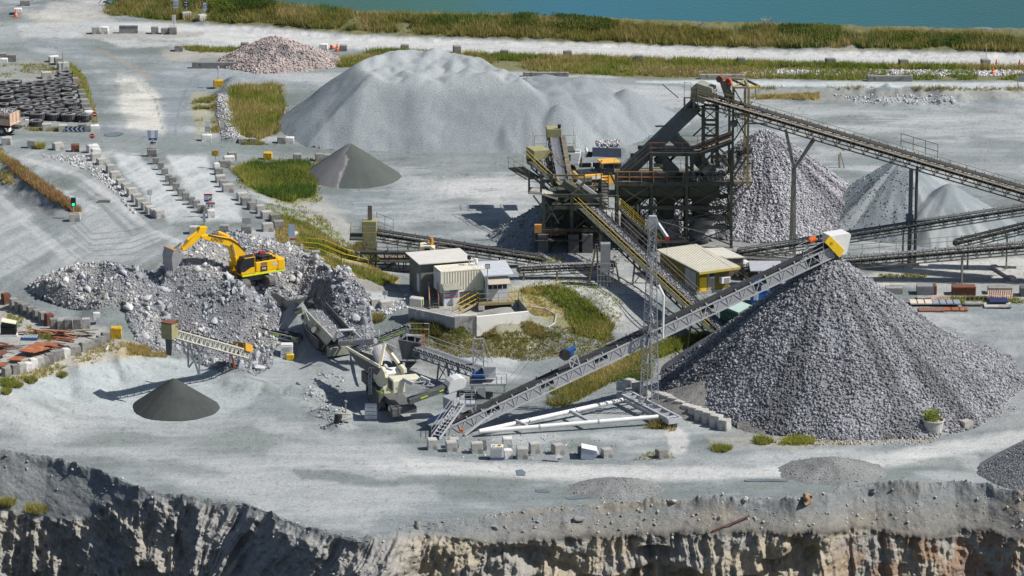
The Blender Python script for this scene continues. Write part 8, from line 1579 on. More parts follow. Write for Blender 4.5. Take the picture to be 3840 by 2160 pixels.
rp_ = [KF.w(-.35,-.45,zw+.02), KF.w(wU+.55,-.45,zw+.02), KF.w(wU+.55,3.7,zw+.42), KF.w(-.35,3.7,zw+.42)]
rf = MB(); rf.sheet(rp_, .06); n=22
for i in range(n): a = rp_[0]+(rp_[1]-rp_[0])*((i+.5)/n); b = rp_[3]+(rp_[2]-rp_[3])*((i+.5)/n); rf.beam(a+Vector((0,0,.06)), b+Vector((0,0,.06)), .10, .07)
rf.build('roof', M_OFFW, cbn)
MB().hexa([KF.w(u, l, z) for z in (zf-.25, zf-.02) for u, l in ((-1.0,-1.0),(wU+.9,-1.0),(wU+.9,2.8),(-1.0,2.8))]).build('deck', M_KHAKI, cbn)
for u, l in ((-.7,-.8),(wU+.5,-.8),(-.7,2.2),(wU+.5,2.2)): MB().hexa([KF.w(uu, ll, z) for z in (-.15, zf-.25) for uu, ll in ((u-.3,l-.25),(u+.3,l-.25),(u+.3,l+.35),(u-.3,l+.35))]).build('pier', M_WTOP, cbn)
rail(MB(), [KF.w(-1,1.5,zf), KF.w(-1,-1,zf), KF.w(wU+.9,-1,zf)], 1.0).build('handrail', M_KHAKI, cbn); rail(MB(), [KF.w(wU+.9,-1,zf), KF.w(wU+.9,2.5,zf)], 1.0).build('handrail', M_YRAIL, cbn)
stairs(cbn, P(*O(870,1120), 0), KF.w(-1.0,.2,zf-.05), .85, M_KHAKI, mrail=M_YRAIL); stairs(cn, P(*O(480,1060), 0), CF.w(-.6,.9,zb-c0.z), .9, M_BROWNST, mrail=mat('faded_orange_rail',(.45,.24,.14)))
lp = KF.w(-.05,-.85,zf); tz = Q(*O(1395,310), lp.y).z; fl = wthing('flood_lamp', 'square floodlight on a pole in front of the control cabin door', 'lamp', lp); MB().tube(lp, (lp.x, lp.y, tz), .05).build('pole', M_GALV, fl); MB().box((lp.x, lp.y, tz+.15), (.5,.22,.42)).build('lamp_head', M_BLACK, fl); MB().box((lp.x, lp.y-.12, tz+.15), (.42,.03,.34)).build('lamp_glass', M_WHITE, fl)
for (x, y0, y1, lab) in ((1108,270,110,'black vent mast on the roof behind the control cabin'),(1232,345,165,'slim aerial with a small white head beside the striped roof')): a = Q(*O(x,y0), lp.y+3.5); b = Q(*O(x,y1), lp.y+3.5); t = wthing('roof_mast', lab, 'mast', a); MB().tube(a-Vector((0,0,.4)), b, .05).build('pole', M_GALV, t); MB().tube(b-Vector((0,0,.25)), b+Vector((0,0,.12)), .2, 12).build('mast_head', M_BLACK if x < 1200 else M_WHITE, t)
M_FLAKE = mat('flaking_white_wall', (.76,.75,.71), (.70,.69,.65), 1.2, .85, vary=0, bump=.3, c3=(.24,.235,.225), s3=.7, w3=.53)
def wall(label, pts, h, th, m, name='retaining_wall'):
 t = wthing(name, label, 'wall', pts[0]);
 for a, b in zip(pts[:-1], pts[1:]): a, b = Vector(a), Vector(b); MB().hexa([a+Vector((0,0,-1.3)), b+Vector((0,0,-1.3)), b+Vector((0,th,-1.3)), a+Vector((0,th,-1.3)), a+Vector((0,0,h)), b+Vector((0,0,h)), b+Vector((0,th,h)), a+Vector((0,th,h))]).build('wall_panel', m, t)
 return t
w0, w1, w2, w3 = [P(*O(x, y), .0) for x, y in ((5,1155),(850,1335),(1245,1325),(2185,1225))]
zt_ = Q(*O(850,1190), w1.y).z
wall('long stained wall with flaking white paint on the left of the office slab', [w0, w1], .7, .35, mat('stained_wall',(.42,.42,.43),(.32,.32,.33),1.2,.9,vary=0,bump=.3,c3=(.70,.69,.66),s3=.9,w3=.58)); wall('thick raw concrete corner block of the office slab wall', [w1+Vector((0,.1,0)), w2+Vector((0,.1,0))], .8, .9, M_WTOP); wall('bright flaking white wall in front of the control cabin piers', [w2, w3], .7, .35, M_FLAKE); wall('short dark return wall at the right of the office slab', [w3, P(*O(1985,965), .2)], .7, .35, M_CONC)
slab = MB(); sp_ = [w0, w1, w2, w3, P(*O(1985,965), .05), P(*O(600,700), .05), P(*O(-100,900), .05)]
tk2 = Q(*O(20,1040), w0.y+.3); t = wthing('fuel_tank', 'pale grey box tank with a lime end standing on the slab wall', 'tank', tk2); a, b = Q(*O(20,1000), w0.y+.2), Q(*O(250,1030), w0.y+.2); MB().hexa([a, b, b+Vector((.2,.9,0)), a+Vector((.2,.9,0)), a+Vector((0,0,.85)), b+Vector((0,0,.85)), b+Vector((.2,.9,.85)), a+Vector((.2,.9,.85))]).build('tank_body', mat('grey_tank',(.45,.44,.42),(.38,.37,.35),2,.6,vary=0), t, bevel=.08); MB().box(b+Vector((.12,.4,.45)), (.06,.6,.75)).build('tank_end', M_NEON, t)
y0, y1, y2, y3 = G(*T(1,1,455,1085)), G(*T(1,1,625,1100)), G(*T(1,1,860,1200)), G(*T(1,1,1130,1262))
t = wthing('slope_handrail', 'long yellow handrail with steps running down the dry grass slope', 'handrail', y0)
for off in (Vector((0,0,0)), Vector((.5,1.6,0))): rail(MB(), [y0+off, y1+off, y2+off, y3+off], 1.05, None, .055).build('rail', M_YRAIL, t)
stp = MB();
for a, b in ((y1,y2),(y2,y3)):
 for i in range(14): p = a+(b-a)*(i/14)+Vector((.2,.8,.03)); stp.box(p, (.35,1.3,.08), .1)
stp.build('step_treads', M_TIMBER, t)
def B(x, y): return (2400+x/2.9, 800+y/2.9)
g0 = P(*B(622,885), 0); BF = Frame(g0, math.atan2(2.0,4.3)); M_GOLD = mat('gold_wall_panel', (.20,.165,.035), (.165,.135,.03), 1.5, .6, vary=0, bump=.05); M_CREAMR = mat('cream_roof_sheet', (.68,.65,.54), (.61,.58,.48), 1.0, .55, vary=.02, bump=.05)
sw = wthing('switch_room', 'gold coloured switch room with cream skillion roof and white cabinet doors', 'building', g0); zR = BF.pl(*B(622,625), 0).z; uW = BF.loc(BF.pl(*B(970,600), 0)).x; lB = 8.4
MB().hexa([BF.w(u, l, z) for z in (0, zR) for u, l in ((0,0),(uW,0),(uW,lB),(0,lB))]).build('wall', M_GOLD, sw)
rq = [BF.w(-.25,-.9,zR+.05), BF.w(uW+.8,-.9,zR+.12), BF.w(uW+.8,lB+.5,zR+.2), BF.w(-.25,lB+.5,zR+.12)]; rf = MB(); rf.sheet(rq, .10)
for i in range(16): a = rq[0]+(rq[1]-rq[0])*((i+.5)/16); b = rq[3]+(rq[2]-rq[3])*((i+.5)/16); rf.beam(a+Vector((0,0,.06)), b+Vector((0,0,.06)), .07, .05)
rf.build('roof', M_CREAMR, sw); MB().beam(rq[0]-Vector((0,0,.1)), rq[1]-Vector((0,0,.1)), .06, .24).build('fascia', mat('gold_fascia',(.50,.40,.08),(.45,.36,.07),2,.55,vary=0), sw)
for k_ in (0,1): dd_ = MB().hexa([BF.w(u, l, z) for z in (.35, zR-.25) for u, l in ((-.05,.3+k_*1.2),(0,.3+k_*1.2),(0,1.44+k_*1.2),(-.05,1.44+k_*1.2))]).build('cabinet_door', M_WSTEEL, sw); MB().hexa([BF.w(u, l, z) for z in (.9,1.15) for u, l in ((-.07,.7+k_*1.2),(-.05,.7+k_*1.2),(-.05,.9+k_*1.2),(-.07,.9+k_*1.2))]).build('vent', M_STEELW, dd_)
MB().hexa([BF.w(u, l, z) for z in (0,.3) for u, l in ((-.12,-.1),(uW+.1,-.1),(uW+.1,3),(-.12,3))]).build('plinth', M_CONC, sw)
MB().hexa([BF.w(u, l, z) for z in (.3, 1.75) for u, l in ((.25,-.04),(1.05,-.04),(1.05,0),(.25,0))]).build('door', M_YELLOW, sw); MB().hexa([BF.w(u, l, z) for z in (.3, zR-.3) for u, l in ((1.15,-.03),(2.0,-.03),(2.0,0),(1.15,0))]).build('wall_panel', mat('beige_panel',(.38,.34,.27),(.33,.29,.23),2,.6,vary=0), sw); sgn_ = MB().hexa([BF.w(u, l, z) for z in (zR-1.0, zR-.45) for u, l in ((1.35,-.06),(1.95,-.06),(1.95,-.03),(1.35,-.03))]).build('sign_plate', M_NAVY, sw); MB().hexa([BF.w(u, l, z) for z in (zR-.98, zR-.8) for u, l in ((1.38,-.075),(1.92,-.075),(1.92,-.06),(1.38,-.06))]).build('sign_strip', M_WHITE, sgn_)
ac_ = MB().hexa([BF.w(u, l, z) for z in (zR-1.5, zR-.85) for u, l in ((2.45,-.65),(3.45,-.65),(3.45,0),(2.45,0))]).build('air_conditioner', M_WHITE, sw, bevel=.03); MB().hexa([BF.w(u, l, z) for z in (zR-1.42, zR-.93) for u, l in ((2.75,-.67),(3.35,-.67),(3.35,-.65),(2.75,-.65))]).build('fan_grille', M_STEELW, ac_)
for (x, y, lab) in ((240,640,0),):
 p = P(*B(275,700), 0); o = wthing('gold_cabinet', 'small gold cabinet with a grey lid left of the switch room', 'cabinet', p); MB().box(p+Vector((0,.5,.6)), (1.1,1.0,1.3), BF.ang).build('body', M_GOLD, o); MB().box(p+Vector((0,.5,1.3)), (1.3,1.2,.08), BF.ang).build('lid', M_WSTEEL, o)
lr = [Q(*B(660,385), g0.y+9), Q(*B(905,375), g0.y+11), Q(*B(1140,485), g0.y+6), Q(*B(930,490), g0.y+5)]; zz = sum(p.z for p in lr)/4; lrp = [P(*B(x, y), 2.2) for x, y in ((640,385),(905,375),(1140,483),(930,490))]
t = wthing('low_shed', 'low shed with stained pale roof directly behind the gold switch room', 'shed', lrp[3]-Vector((0,0,2.2))); MB().sheet(lrp, .1).build('roof', mat('stained_roof',(.58,.565,.50),(.5,.485,.43),1.5,.7,vary=0,c3=(.2,.2,.19),s3=2.2,w3=.62), t); MB().prism([p+((lrp[0]+lrp[2])/2-p)*.06-Vector((0,0,.08)) for p in lrp], (0,0,-2.2)).build('wall', M_BROWNST, t)
p = P(*B(1060,700), 0); t = wthing('cream_cupboard', 'cream cupboard pair with a white top right of the switch room', 'cabinet', p); MB().box(p+Vector((0,.6,.7)), (2.2,1.1,1.4), BF.ang).build('body', M_GOLD, t); MB().box(p+Vector((0,.6,1.45)), (2.4,1.3,.12), BF.ang).build('lid', M_WHITE, t)
gc = P(*B(895,1190), 0); gz = 2.4; GF = Frame(P(*B(1070,1085), gz)-Vector((0,0,gz)), math.atan2(.42,.9)); M_GREENC = mat('faded_green_container', (.10,.20,.16), (.08,.165,.135), 1.3, .6, vary=0, bump=.05); t = wthing('green_container', 'faded green shipping container below the white stacking conveyor', 'container', GF.o)
lp4 = [P(*B(x, y), gz) for x, y in ((870,1002),(1070,1085),(1210,1005),(1030,935))]; MB().prism(lp4, (0,0,-2.5)).build('shell', M_GREENC, t); MB().sheet([p+Vector((0,0,.04)) for p in lp4], .05).build('roof', mat('pale_green_roof',(.42,.55,.49),(.36,.48,.43),1.3,.6,vary=0), t)
rb_ = MB()
for i in range(14): a = lp4[0]+(lp4[1]-lp4[0])*((i+.5)/14); rb_.beam(a+Vector((-.02,-.03,-.15)), a+Vector((-.02,-.03,-2.3)), .10, .05)
rb_.build('ribs', M_GREENC, t)
p = P(*B(1310,985), 0); t = wthing('blue_cabin', 'bright blue cabin with a white notice between container and rock cone', 'cabin', p); MB().box(p+Vector((0,1,1.1)), (1.9,1.6,2.4)).build('body', mat('bright_blue',(.02,.13,.42),(.02,.11,.36),2,.5,vary=0), t, bevel=.03); MB().box(p+Vector((.45,.17,1.7)), (.75,.04,.7)).build('notice', M_WHITE, t); MB().box(p+Vector((-.45,.17,1.55)), (.7,.04,.5)).build('window', M_GLASS, t)
p = P(*B(1258,975), 0); t = wthing('portable_sign', 'white framed blue board leaning at the left of the blue cabin', 'sign', p); MB().box(p+Vector((0,-.2,.8)), (.5,.06,.9)).build('frame', M_WHITE, t); MB().box(p+Vector((0,-.24,.85)), (.36,.03,.6)).build('board', M_LBLUE, t)
p = P(*B(1460,900), 0); t = wthing('open_container', 'grey open-ended container behind the blue cabin', 'container', p+Vector((0,3,0))); MB().hexa([p+Vector((x,y,z)) for z in (2.3,2.4) for x,y in ((-2.4,1),(.9,1),(.9,5),(-2.4,5))]).build('roof', M_WSTEEL, t); MB().hexa([p+Vector((x,y,z)) for z in (0,2.3) for x,y in ((.8,1),(.9,1),(.9,5),(.8,5))]).build('side_wall', M_OFFW, t); MB().hexa([p+Vector((x,y,z)) for z in (0,2.3) for x,y in ((-2.4,4.9),(.8,4.9),(.8,5),(-2.4,5))]).build('back_wall', M_DGREY, t)
def panel_set(x0, x1, y0, y1, m, label, cat, name, lift=.12, n=0, grp=None, m2=None):
 a, b = G(*T(3,2,x0,y1)), G(*T(3,2,x1,y0)); t = wthing(name, label, cat, (a+b)/2, grp)
 o = MB().box(((a.x+b.x)/2, (a.y+b.y)/2, a.z+lift), (b.x-a.x, b.y-a.y, .12)).build('sheet', m, t)
 for i in range(n): MB().box((a.x+(b.x-a.x)*(i+1)/(n+1), (a.y+b.y)/2, a.z+lift+.07), (.06, b.y-a.y, .05)).build('seam', m2 or M_BLACK, t)
 return t
panel_set(1435,1640,145,190,mat('pale_board',(.62,.55,.45),(.55,.48,.39),2,.7),'stack of pale boards edged in red at the foot of the rock cone','boards','board_stack',.3,2); panel_set(1660,1925,150,192,mat('grey_blue_board',(.30,.33,.40),(.24,.27,.33),2,.6),'blue-grey steel panels laid flat beside the pale boards','panel','steel_sheets',.3,3); panel_set(1520,1765,210,245,M_RUST,'rusty striped panel lying flat, left of the pair','panel','corrugated_sheet',.1,12,'rusty flat panels',M_STEELW); panel_set(1770,2000,205,238,M_RUST,'rusty plain panel lying flat, right of the pair','panel','corrugated_sheet',.1,2,'rusty flat panels'); panel_set(1645,1825,105,138,mat('pink_board',(.50,.32,.24),(.42,.26,.2),2,.7),'faded pink board lying behind the steel panels','boards','flat_board',.12,0); panel_set(2180,2440,165,208,M_WTOP,'white pallet carrying a dark blue sheet at the right','pallet','loaded_pallet',.15,0); panel_set(2230,2400,140,188,M_NAVY,'dark blue sheet resting on the white pallet','sheet','blue_sheet',.45,0); panel_set(1505,1625,100,128,M_CONC,'short grey concrete slab by the grass behind the boards','slab','concrete_slab',.2,0)
pp = G(*T(3,2,2070,185)); t = wthing('pipe_bundle', 'short grey pipe bundle strapped on a bearer', 'pipes', pp)
for i in range(3): MB().tube(pp+Vector((-.9,i*.3,.25)), pp+Vector((.9,i*.3,.25)), .15, 10).build('pipe', M_CONC, t)
pt = G(*T(3,2,2340,125)); t = wthing('slatted_pallet', 'slatted pinkish pallet stack leaning on the right grass', 'pallet', pt)
for i in range(12): MB().beam(pt+Vector((-1.3+.22*i,0,.2)), pt+Vector((-1.1+.22*i,1.2,.75)), .12, .05).build('slat', mat('pink_timber',(.50,.33,.26),(.4,.26,.2),3,.8), t)
for z in (0,1.0): MB().beam(pt+Vector((-1.4,z,.18+z*.45)), pt+Vector((1.4,z,.18+z*.45)), .1).build('bearer', M_TIMBER, t)
tr0 = G(*T(3,2,2130,135)); t = wthing('idler_rack', 'dark rack of conveyor rollers lying on the right grass', 'rollers', tr0)
for i in range(6): MB().tube(tr0+Vector((-1.2+.45*i,0,.25)), tr0+Vector((-1.0+.45*i,.7,.25)), .13, 10).build('roller', M_BLACK, t)
for (x0, x1, y1, h, m, lab) in ((1190,1355,1515,65,M_CONC,'plain grey wall unit at the left of the bay line behind the rock cone'),(1500,1670,1520,90,M_STEELW,'grey corrugated bin with a dark red end behind the boards'),(1855,2090,1525,85,M_RUSTB,'dark red corrugated bin in the bay line'),(2220,2455,1518,70,M_CONC,'grey wall unit right of the dark red bin'),(2540,2640,1540,90,M_DGREY,'dark bin cut off by the right frame edge')):
 a, b = G(*T(3,1,x0,y1)), G(*T(3,1,x1,y1)); hh = h*.37267/scl(T(3,1,0,y1)[1]); t = wthing('storage_bin' if m != M_CONC else 'wall_unit', lab, 'bin' if m != M_CONC else 'wall unit', (a+b)/2, 'bins and walls of the bay line'); MB().hexa([Vector((x, y, z)) for z in (a.z-.1, a.z+hh) for x, y in ((a.x,a.y),(b.x,a.y),(b.x,a.y+1.3),(a.x,a.y+1.3))]).build('body', m, t)
 if m in (M_STEELW, M_RUSTB):
  for i in range(10): MB().box((a.x+(b.x-a.x)*(i+.5)/10, a.y-.03, a.z+hh*.5), (.08,.06,hh*.9)).build('rib', m, t)
 if m == M_STEELW: MB().box((b.x+.1, a.y+.6, a.z+hh*.5), (.35,1.2,hh)).build('end_panel', M_RUSTB, t)
for (pts, lab) in ((((1640,1235),(2250,1250)),'long flat concrete strip between the two conveyor shadows'),((('r'),),'')) if False else (): pass
st_a, st_b = G(*T(3,1,2265,1245)), G(*T(3,1,2470,1375)); t = wthing('kerb_beam', 'sloping pale concrete kerb at the end of the conveyor shadows', 'kerb', st_a); MB().beam(st_a+Vector((0,0,.15)), st_b+Vector((0,0,.15)), .6, .4).build('beam', M_WTOP, t)
wp = P(*T(3,1,722,240), 0); t = wthing('timber_post', 'rough brown timber post standing behind the pale rock pile', 'post', wp); MB().tube(wp, (wp.x-.1, wp.y, at(wp, T(3,1,0,105)[1])), .12, 8).build('post', M_TIMBER, t); MB().beam(wp+Vector((-.4,0,2.6)), wp+Vector((.5,0,2.0)), .15).build('arm', M_TIMBER, t); MB().beam(wp+Vector((.5,0,0)), wp+Vector((0,0,1.8)), .14).build('prop', M_TIMBER, t)
pn = G(*T(3,3,1670,40)); t = wthing('concrete_planter', 'round concrete planter tub at the foot of the rock cone', 'planter', pn); MB().lathe(pn+Vector((0,.95,0)), [(0,0),(.82,0),(.98,1.2),(1.05,1.2),(1.05,1.32),(.93,1.32),(.93,1.1),(0,1.1)], 28).build('tub', M_WTOP, t, smooth=False); PLANTER = pn+Vector((0,.95,1.2))
ib = G(*T(1,3,2425,287)); t = wthing('caged_tank', 'white plastic tank in a steel cage on a purple pallet by the front road', 'tank', ib); MB().box(ib+Vector((0,.6,.75)), (1.18,1.0,1.0)).build('bottle', M_WHITE, t, bevel=.06); MB().box(ib+Vector((0,.6,.15)), (1.25,1.1,.22)).build('pallet', mat('purple_pallet',(.20,.18,.42),(.17,.15,.36),2,.6,vary=0), t); cg2 = MB()
for i in range(7): x = -.6+.2*i; cg2.box(ib+Vector((x,.05,.78)), (.03,.03,1.1));
for i in range(5): cg2.box(ib+Vector((0,.04,.3+.24*i)), (1.22,.03,.03))
for i in range(5): cg2.box(ib+Vector((.62,.15+.22*i,.78)), (.03,.03,1.1))
cg2.build('cage', M_GALV, t); MB().tube(ib+Vector((-.2,.5,1.25)), ib+Vector((-.2,.5,1.36)), .18, 12).build('cap', M_CREAM, t); MB().tube(ib+Vector((.25,.5,1.25)), ib+Vector((.25,.5,1.4)), .16, 12).build('cap', M_YEL_B, t)
bp3 = G(*T(2,3,760,285)); t = wthing('tilted_bin', 'pale blue-grey steel bin lying tilted among the front blocks', 'bin', bp3); Yb = bp3.y+.1; bq = lambda x, y: Q(*T(2,3,x,y), Yb); MB().prism([bq(690,270), bq(705,168), bq(850,195), bq(875,230), bq(800,290)], (0,1.3,0)).build('bin_body', mat('pale_bin',(.38,.42,.50),(.33,.37,.45),2,.5,vary=0), t, bevel=.03); MB().sheet([bq(700,160)+Vector((0,-.05,0)), bq(855,192)+Vector((0,-.05,0)), bq(855,192)+Vector((0,1.4,0)), bq(700,160)+Vector((0,1.4,0))], .06).build('lid', M_WHITE, t)
fs = G(*T(2,3,415,300)); t = wthing('folded_sheets', 'crumpled grey metal sheets lying flat on the road edge', 'scrap', fs); MB().sheet([G(*T(2,3,310,292))+Vector((0,0,.1)), G(*T(2,3,470,305))+Vector((0,0,.1)), G(*T(2,3,440,262))+Vector((0,0,.3)), G(*T(2,3,355,258))+Vector((0,0,.25))], .06).build('sheet', M_STEELW, t); MB().sheet([G(*T(2,3,430,290))+Vector((0,0,.2)), G(*T(2,3,520,275))+Vector((0,0,.2)), G(*T(2,3,460,258))+Vector((0,0,.35))], .05).build('sheet', M_GALV, t)
ra, rb2 = face_pt(1792,1337), face_pt(1885,1302); o = MB(); o.beam(ra+Vector((0,-.15,.15)), rb2+Vector((0,-.15,.2)), .14, .1); o = o.build('steel_bar', M_RUSTB); tag(o, 'long rusty steel bar lying on the bank above the rock wall', 'bar')
def flat(pts, z, th, m, label, name, cat, grp=None):
 P4 = [G(*T(0,2,x,y))+Vector((0,0,z)) for x, y in pts]; t = MB().sheet(P4, th).build(name, m); return tag(t, label, cat, grp)
flat([(190,690),(365,602),(560,608),(580,640),(340,710)], .55, .08, M_RUST, 'largest orange rusty plate resting on the scrap yard wall', 'rusty_plate', 'steel plate', 'rusty plates in the scrap yard'); flat([(455,655),(520,615),(585,632),(560,668)], .75, .06, M_RUST, 'small orange rusty plate propped on the largest plate', 'rusty_plate', 'steel plate', 'rusty plates in the scrap yard'); flat([(70,765),(150,728),(260,735),(200,770)], .4, .06, M_RUST, 'orange rusty offcuts beside the white block of the low wall', 'rusty_plate', 'steel plate', 'rusty plates in the scrap yard'); flat([(-20,830),(10,785),(100,795),(20,835)], .4, .06, M_RUST, 'rusty plate at the lower left frame edge', 'rusty_plate', 'steel plate', 'rusty plates in the scrap yard'); flat([(0,740),(0,680),(50,670),(80,700)], .5, .08, M_RUSTB, 'dark rusty plate at the left frame edge above the low wall', 'rusty_plate', 'steel plate', 'rusty plates in the scrap yard')
def pile(x, y, m, label, n, sp=1.0):
 p = G(*T(0,2,x,y)); t = wthing('scrap_pile', label, 'scrap', p, 'scrap piles in the yard')
 for i in range(n): a = RNG.uniform(-.7,.7); c = p+Vector((RNG.uniform(-.7,.7)*sp, RNG.uniform(-.6,.6), .12+.1*i)); d = Vector((math.cos(a), math.sin(a), RNG.uniform(-.1,.15)))*RNG.uniform(.6,1.2)*sp; MB().beam(c-d, c+d, RNG.uniform(.1,.4), .07).build('offcut', m if i % 3 else M_TIMBER, t)
pile(350,465,M_RUST,'low pile of red rusty bits above the blue pallet',5); pile(560,475,M_RUST,'scattered rusty bits left of the retaining wall corner',5,1.2); pile(660,510,M_RUST,'rusty scrap heaped on a timber pallet in the scrap yard',8,1.1); pile(620,595,M_RUSTB,'dark red angle offcuts leaning behind the low wall',6,1.2); pile(870,480,M_TIMBER,'grey timber offcuts stacked near the yellow block',6,1.2); pile(60,620,M_RUSTB,'long dark steel lengths lying at the left frame edge',6,1.8)
bp4 = G(*T(0,2,302,530)); t = wthing('blue_pallet', 'blue timber pallet with pale slats in the scrap yard', 'pallet', bp4)
for i in range(9): MB().beam(bp4+Vector((-.65+.16*i,0,.3)), bp4+Vector((-.65+.16*i,1.1,.3)), .11, .04).build('slat', M_WSTEEL, t)
for y in (0,.55,1.1): MB().beam(bp4+Vector((-.75,y,.15)), bp4+Vector((.75,y,.15)), .1, .2).build('bearer', mat('pallet_blue',(.04,.14,.42),(.03,.12,.36),3,.7,vary=0), t)
bb = G(*T(0,2,85,495)); t = wthing('black_crate', 'black slatted crate with a pale lid on a white pallet', 'crate', bb)
MB().box(bb+Vector((0,.6,.1)), (1.7,1.2,.2)).build('pallet', M_WHITE, t)
for i in range(4): MB().box(bb+Vector((0,.6,.35+.25*i)), (1.5,1.05,.2)).build('crate_band', M_BLACK, t)
MB().sheet([bb+Vector((-.7,0,1.55)), bb+Vector((.75,0,1.3)), bb+Vector((.75,1.1,1.35)), bb+Vector((-.7,1.1,1.65))], .05).build('lid', M_CREAM, t)
for (x0, y0, x1, y1, lab) in ((1070,640,1095,588,'short white pipe lying on the track right of the low wall'),(925,760,1010,715,'pale flat plank lying on the dry slope'),): a, b = G(*T(0,2,x0,y0)), G(*T(0,2,x1,y1)); tag(MB().beam(a+Vector((0,0,.1)), b+Vector((0,0,.1)), .18, .12).build('loose_plank', M_WHITE if x0 > 1000 else M_TIMBER), lab, 'plank')
for (pts, r_, m, lab) in ((((2010,1095),(2085,1140),(2100,1190),(2060,1235)), .09, M_GALV, 'curved grey hose lying on the grassy mound right of the cabin'),):
 g_ = [G(*(2010*.0+x*1.0, y)) for x, y in ((1990,1152),(2040,1160),(2085,1185),(2080,1215),(2055,1232))]; tag(MB().path([p+Vector((0,0,.1)) for p in g_], .09).build('hose', M_GALV), lab, 'hose')
# ================================================================== vegetation
leafm = bpy.data.materials.new('foliage'); leafm.use_nodes = True; nt = leafm.node_tree; b = nt.nodes['Principled BSDF']; b.inputs['Roughness'].default_value = .8; b.inputs['Specular IOR Level'].default_value = .15
a_ = nd(nt, 'ShaderNodeAttribute', attribute_name='tint'); nt.links.new(a_.outputs['Color'], b.inputs['Base Color'])
tl_ = nd(nt, 'ShaderNodeBsdfTranslucent'); nt.links.new(a_.outputs['Color'], tl_.inputs['Color']); mxs = nd(nt, 'ShaderNodeMixShader'); mxs.inputs[0].default_value = .5; nt.links.new(b.outputs[0], mxs.inputs[1]); nt.links.new(tl_.outputs[0], mxs.inputs[2]); nt.links.new(mxs.outputs[0], nt.nodes['Material Output'].inputs['Surface'])
vG, vO, vY, vD, vR, vL = [np.array(c) for c in ((.20,.255,.05),(.30,.285,.085),(.52,.43,.19),(.075,.13,.03),(.42,.25,.14),(.36,.38,.075))]
def blades(x, y, z, k, h, w, pal, lean=.45, leaf=0.0, tone=None):
 n = len(x); N = n*k
 hh = np.repeat(h*RNG.uniform(.55, 1.2, n), k)*RNG.uniform(.5, 1.1, N); sp_ = np.repeat(np.asarray(h)*.35*np.ones(n), k)
 a = RNG.uniform(0, 2*np.pi, N); rr = np.sqrt(RNG.random(N))*sp_; bx = np.repeat(x, k)+rr*np.cos(a); by = np.repeat(y, k)+rr*np.sin(a); bz = np.repeat(z, k)
 if leaf: bz = bz + RNG.random(N)*np.repeat(h*np.ones(n), k); hh = np.full(N, leaf)*RNG.uniform(.6, 1.5, N)
 t = RNG.uniform(0, 2*np.pi, N); ww = w*RNG.uniform(.6, 1.3, N); lx = np.cos(a)*lean*hh*RNG.uniform(.2, 1.6, N); ly = np.sin(a)*lean*hh*RNG.uniform(.2, 1.6, N)
 A = np.stack([bx-np.cos(t)*ww/2, by-np.sin(t)*ww/2, bz-.05], 1); B_ = np.stack([bx+np.cos(t)*ww/2, by+np.sin(t)*ww/2, bz-.05], 1); C = np.stack([bx+lx, by+ly, bz+hh*(1 if not leaf else RNG.uniform(-.3, 1, N))], 1)
 V = np.stack([A, B_, C], 1).reshape(-1, 3); Fc = np.arange(N*3).reshape(-1, 3)
 pal = np.asarray(pal); ci = RNG.integers(0, len(pal), n) if tone is None else np.clip((tone*len(pal)).astype(int), 0, len(pal)-1)
 c = np.repeat(pal[ci]*RNG.uniform(.7, 1.3, n)[:, None], k, 0)*RNG.uniform(.75, 1.25, N)[:, None]
 return V, Fc, np.repeat(c, 3, 0)
def veg(name, label, areas):
 ps = []
 for poly, n, k, h, w, pal, gap, leaf in areas:
  xs_ = [p[0] for p in poly]; ys_ = [p[1] for p in poly]; m_ = n*6
  ar_ = abs(sum(a[0]*b_[1]-b_[0]*a[1] for a, b_ in zip(poly, poly[1:]+poly[:1])))/2; sf_ = min(16, .3*ar_/sum(math.dist(a, b_) for a, b_ in zip(poly, poly[1:]+poly[:1])))
  x = RNG.uniform(min(xs_), max(xs_), m_); y = RNG.uniform(min(ys_), max(ys_), m_); q_ = poly_in(x, y, poly); x, y = x[q_], y[q_]
  X, Y, Z = GA(x*1.49068, y*1.49068); nn = fbm(X*.22, Y*.22, 120+len(ps), 4); sd_ = poly_sd(x, y, poly); q_ = nn + np.clip(sd_/sf_-.75, -.75, .0)*.38 + RNG.normal(size=len(x))*.03 > gap; x_, Y_, Z_, t_ = X[q_][:n], Y[q_][:n], Z[q_][:n], fbm(X*.13+9, Y*.15, 140+len(ps), 3)[q_][:n]
  ps.append(blades(x_, Y_, Z_, k, h, w, pal, leaf=leaf, tone=sstep(.3, .7, t_+RNG.normal(size=len(t_))*.10)*.999))
 v, f, c = join_np(ps); o = np_mesh(name, v, f, leafm, False, c); return tag(o, label, 'vegetation', kind='stuff')
BANK = [(255,40),(290,-20),(700,-20),(722,10),(930,34),(1054,40),(1290,44),(1460,50),(1640,64),(1740,70),(1930,68),(2110,74),(2160,88),(2210,78),(2330,80),(2600,86),(2600,130),(1930,120),(1640,110),(1288,97),(900,82),(640,62),(400,50)]
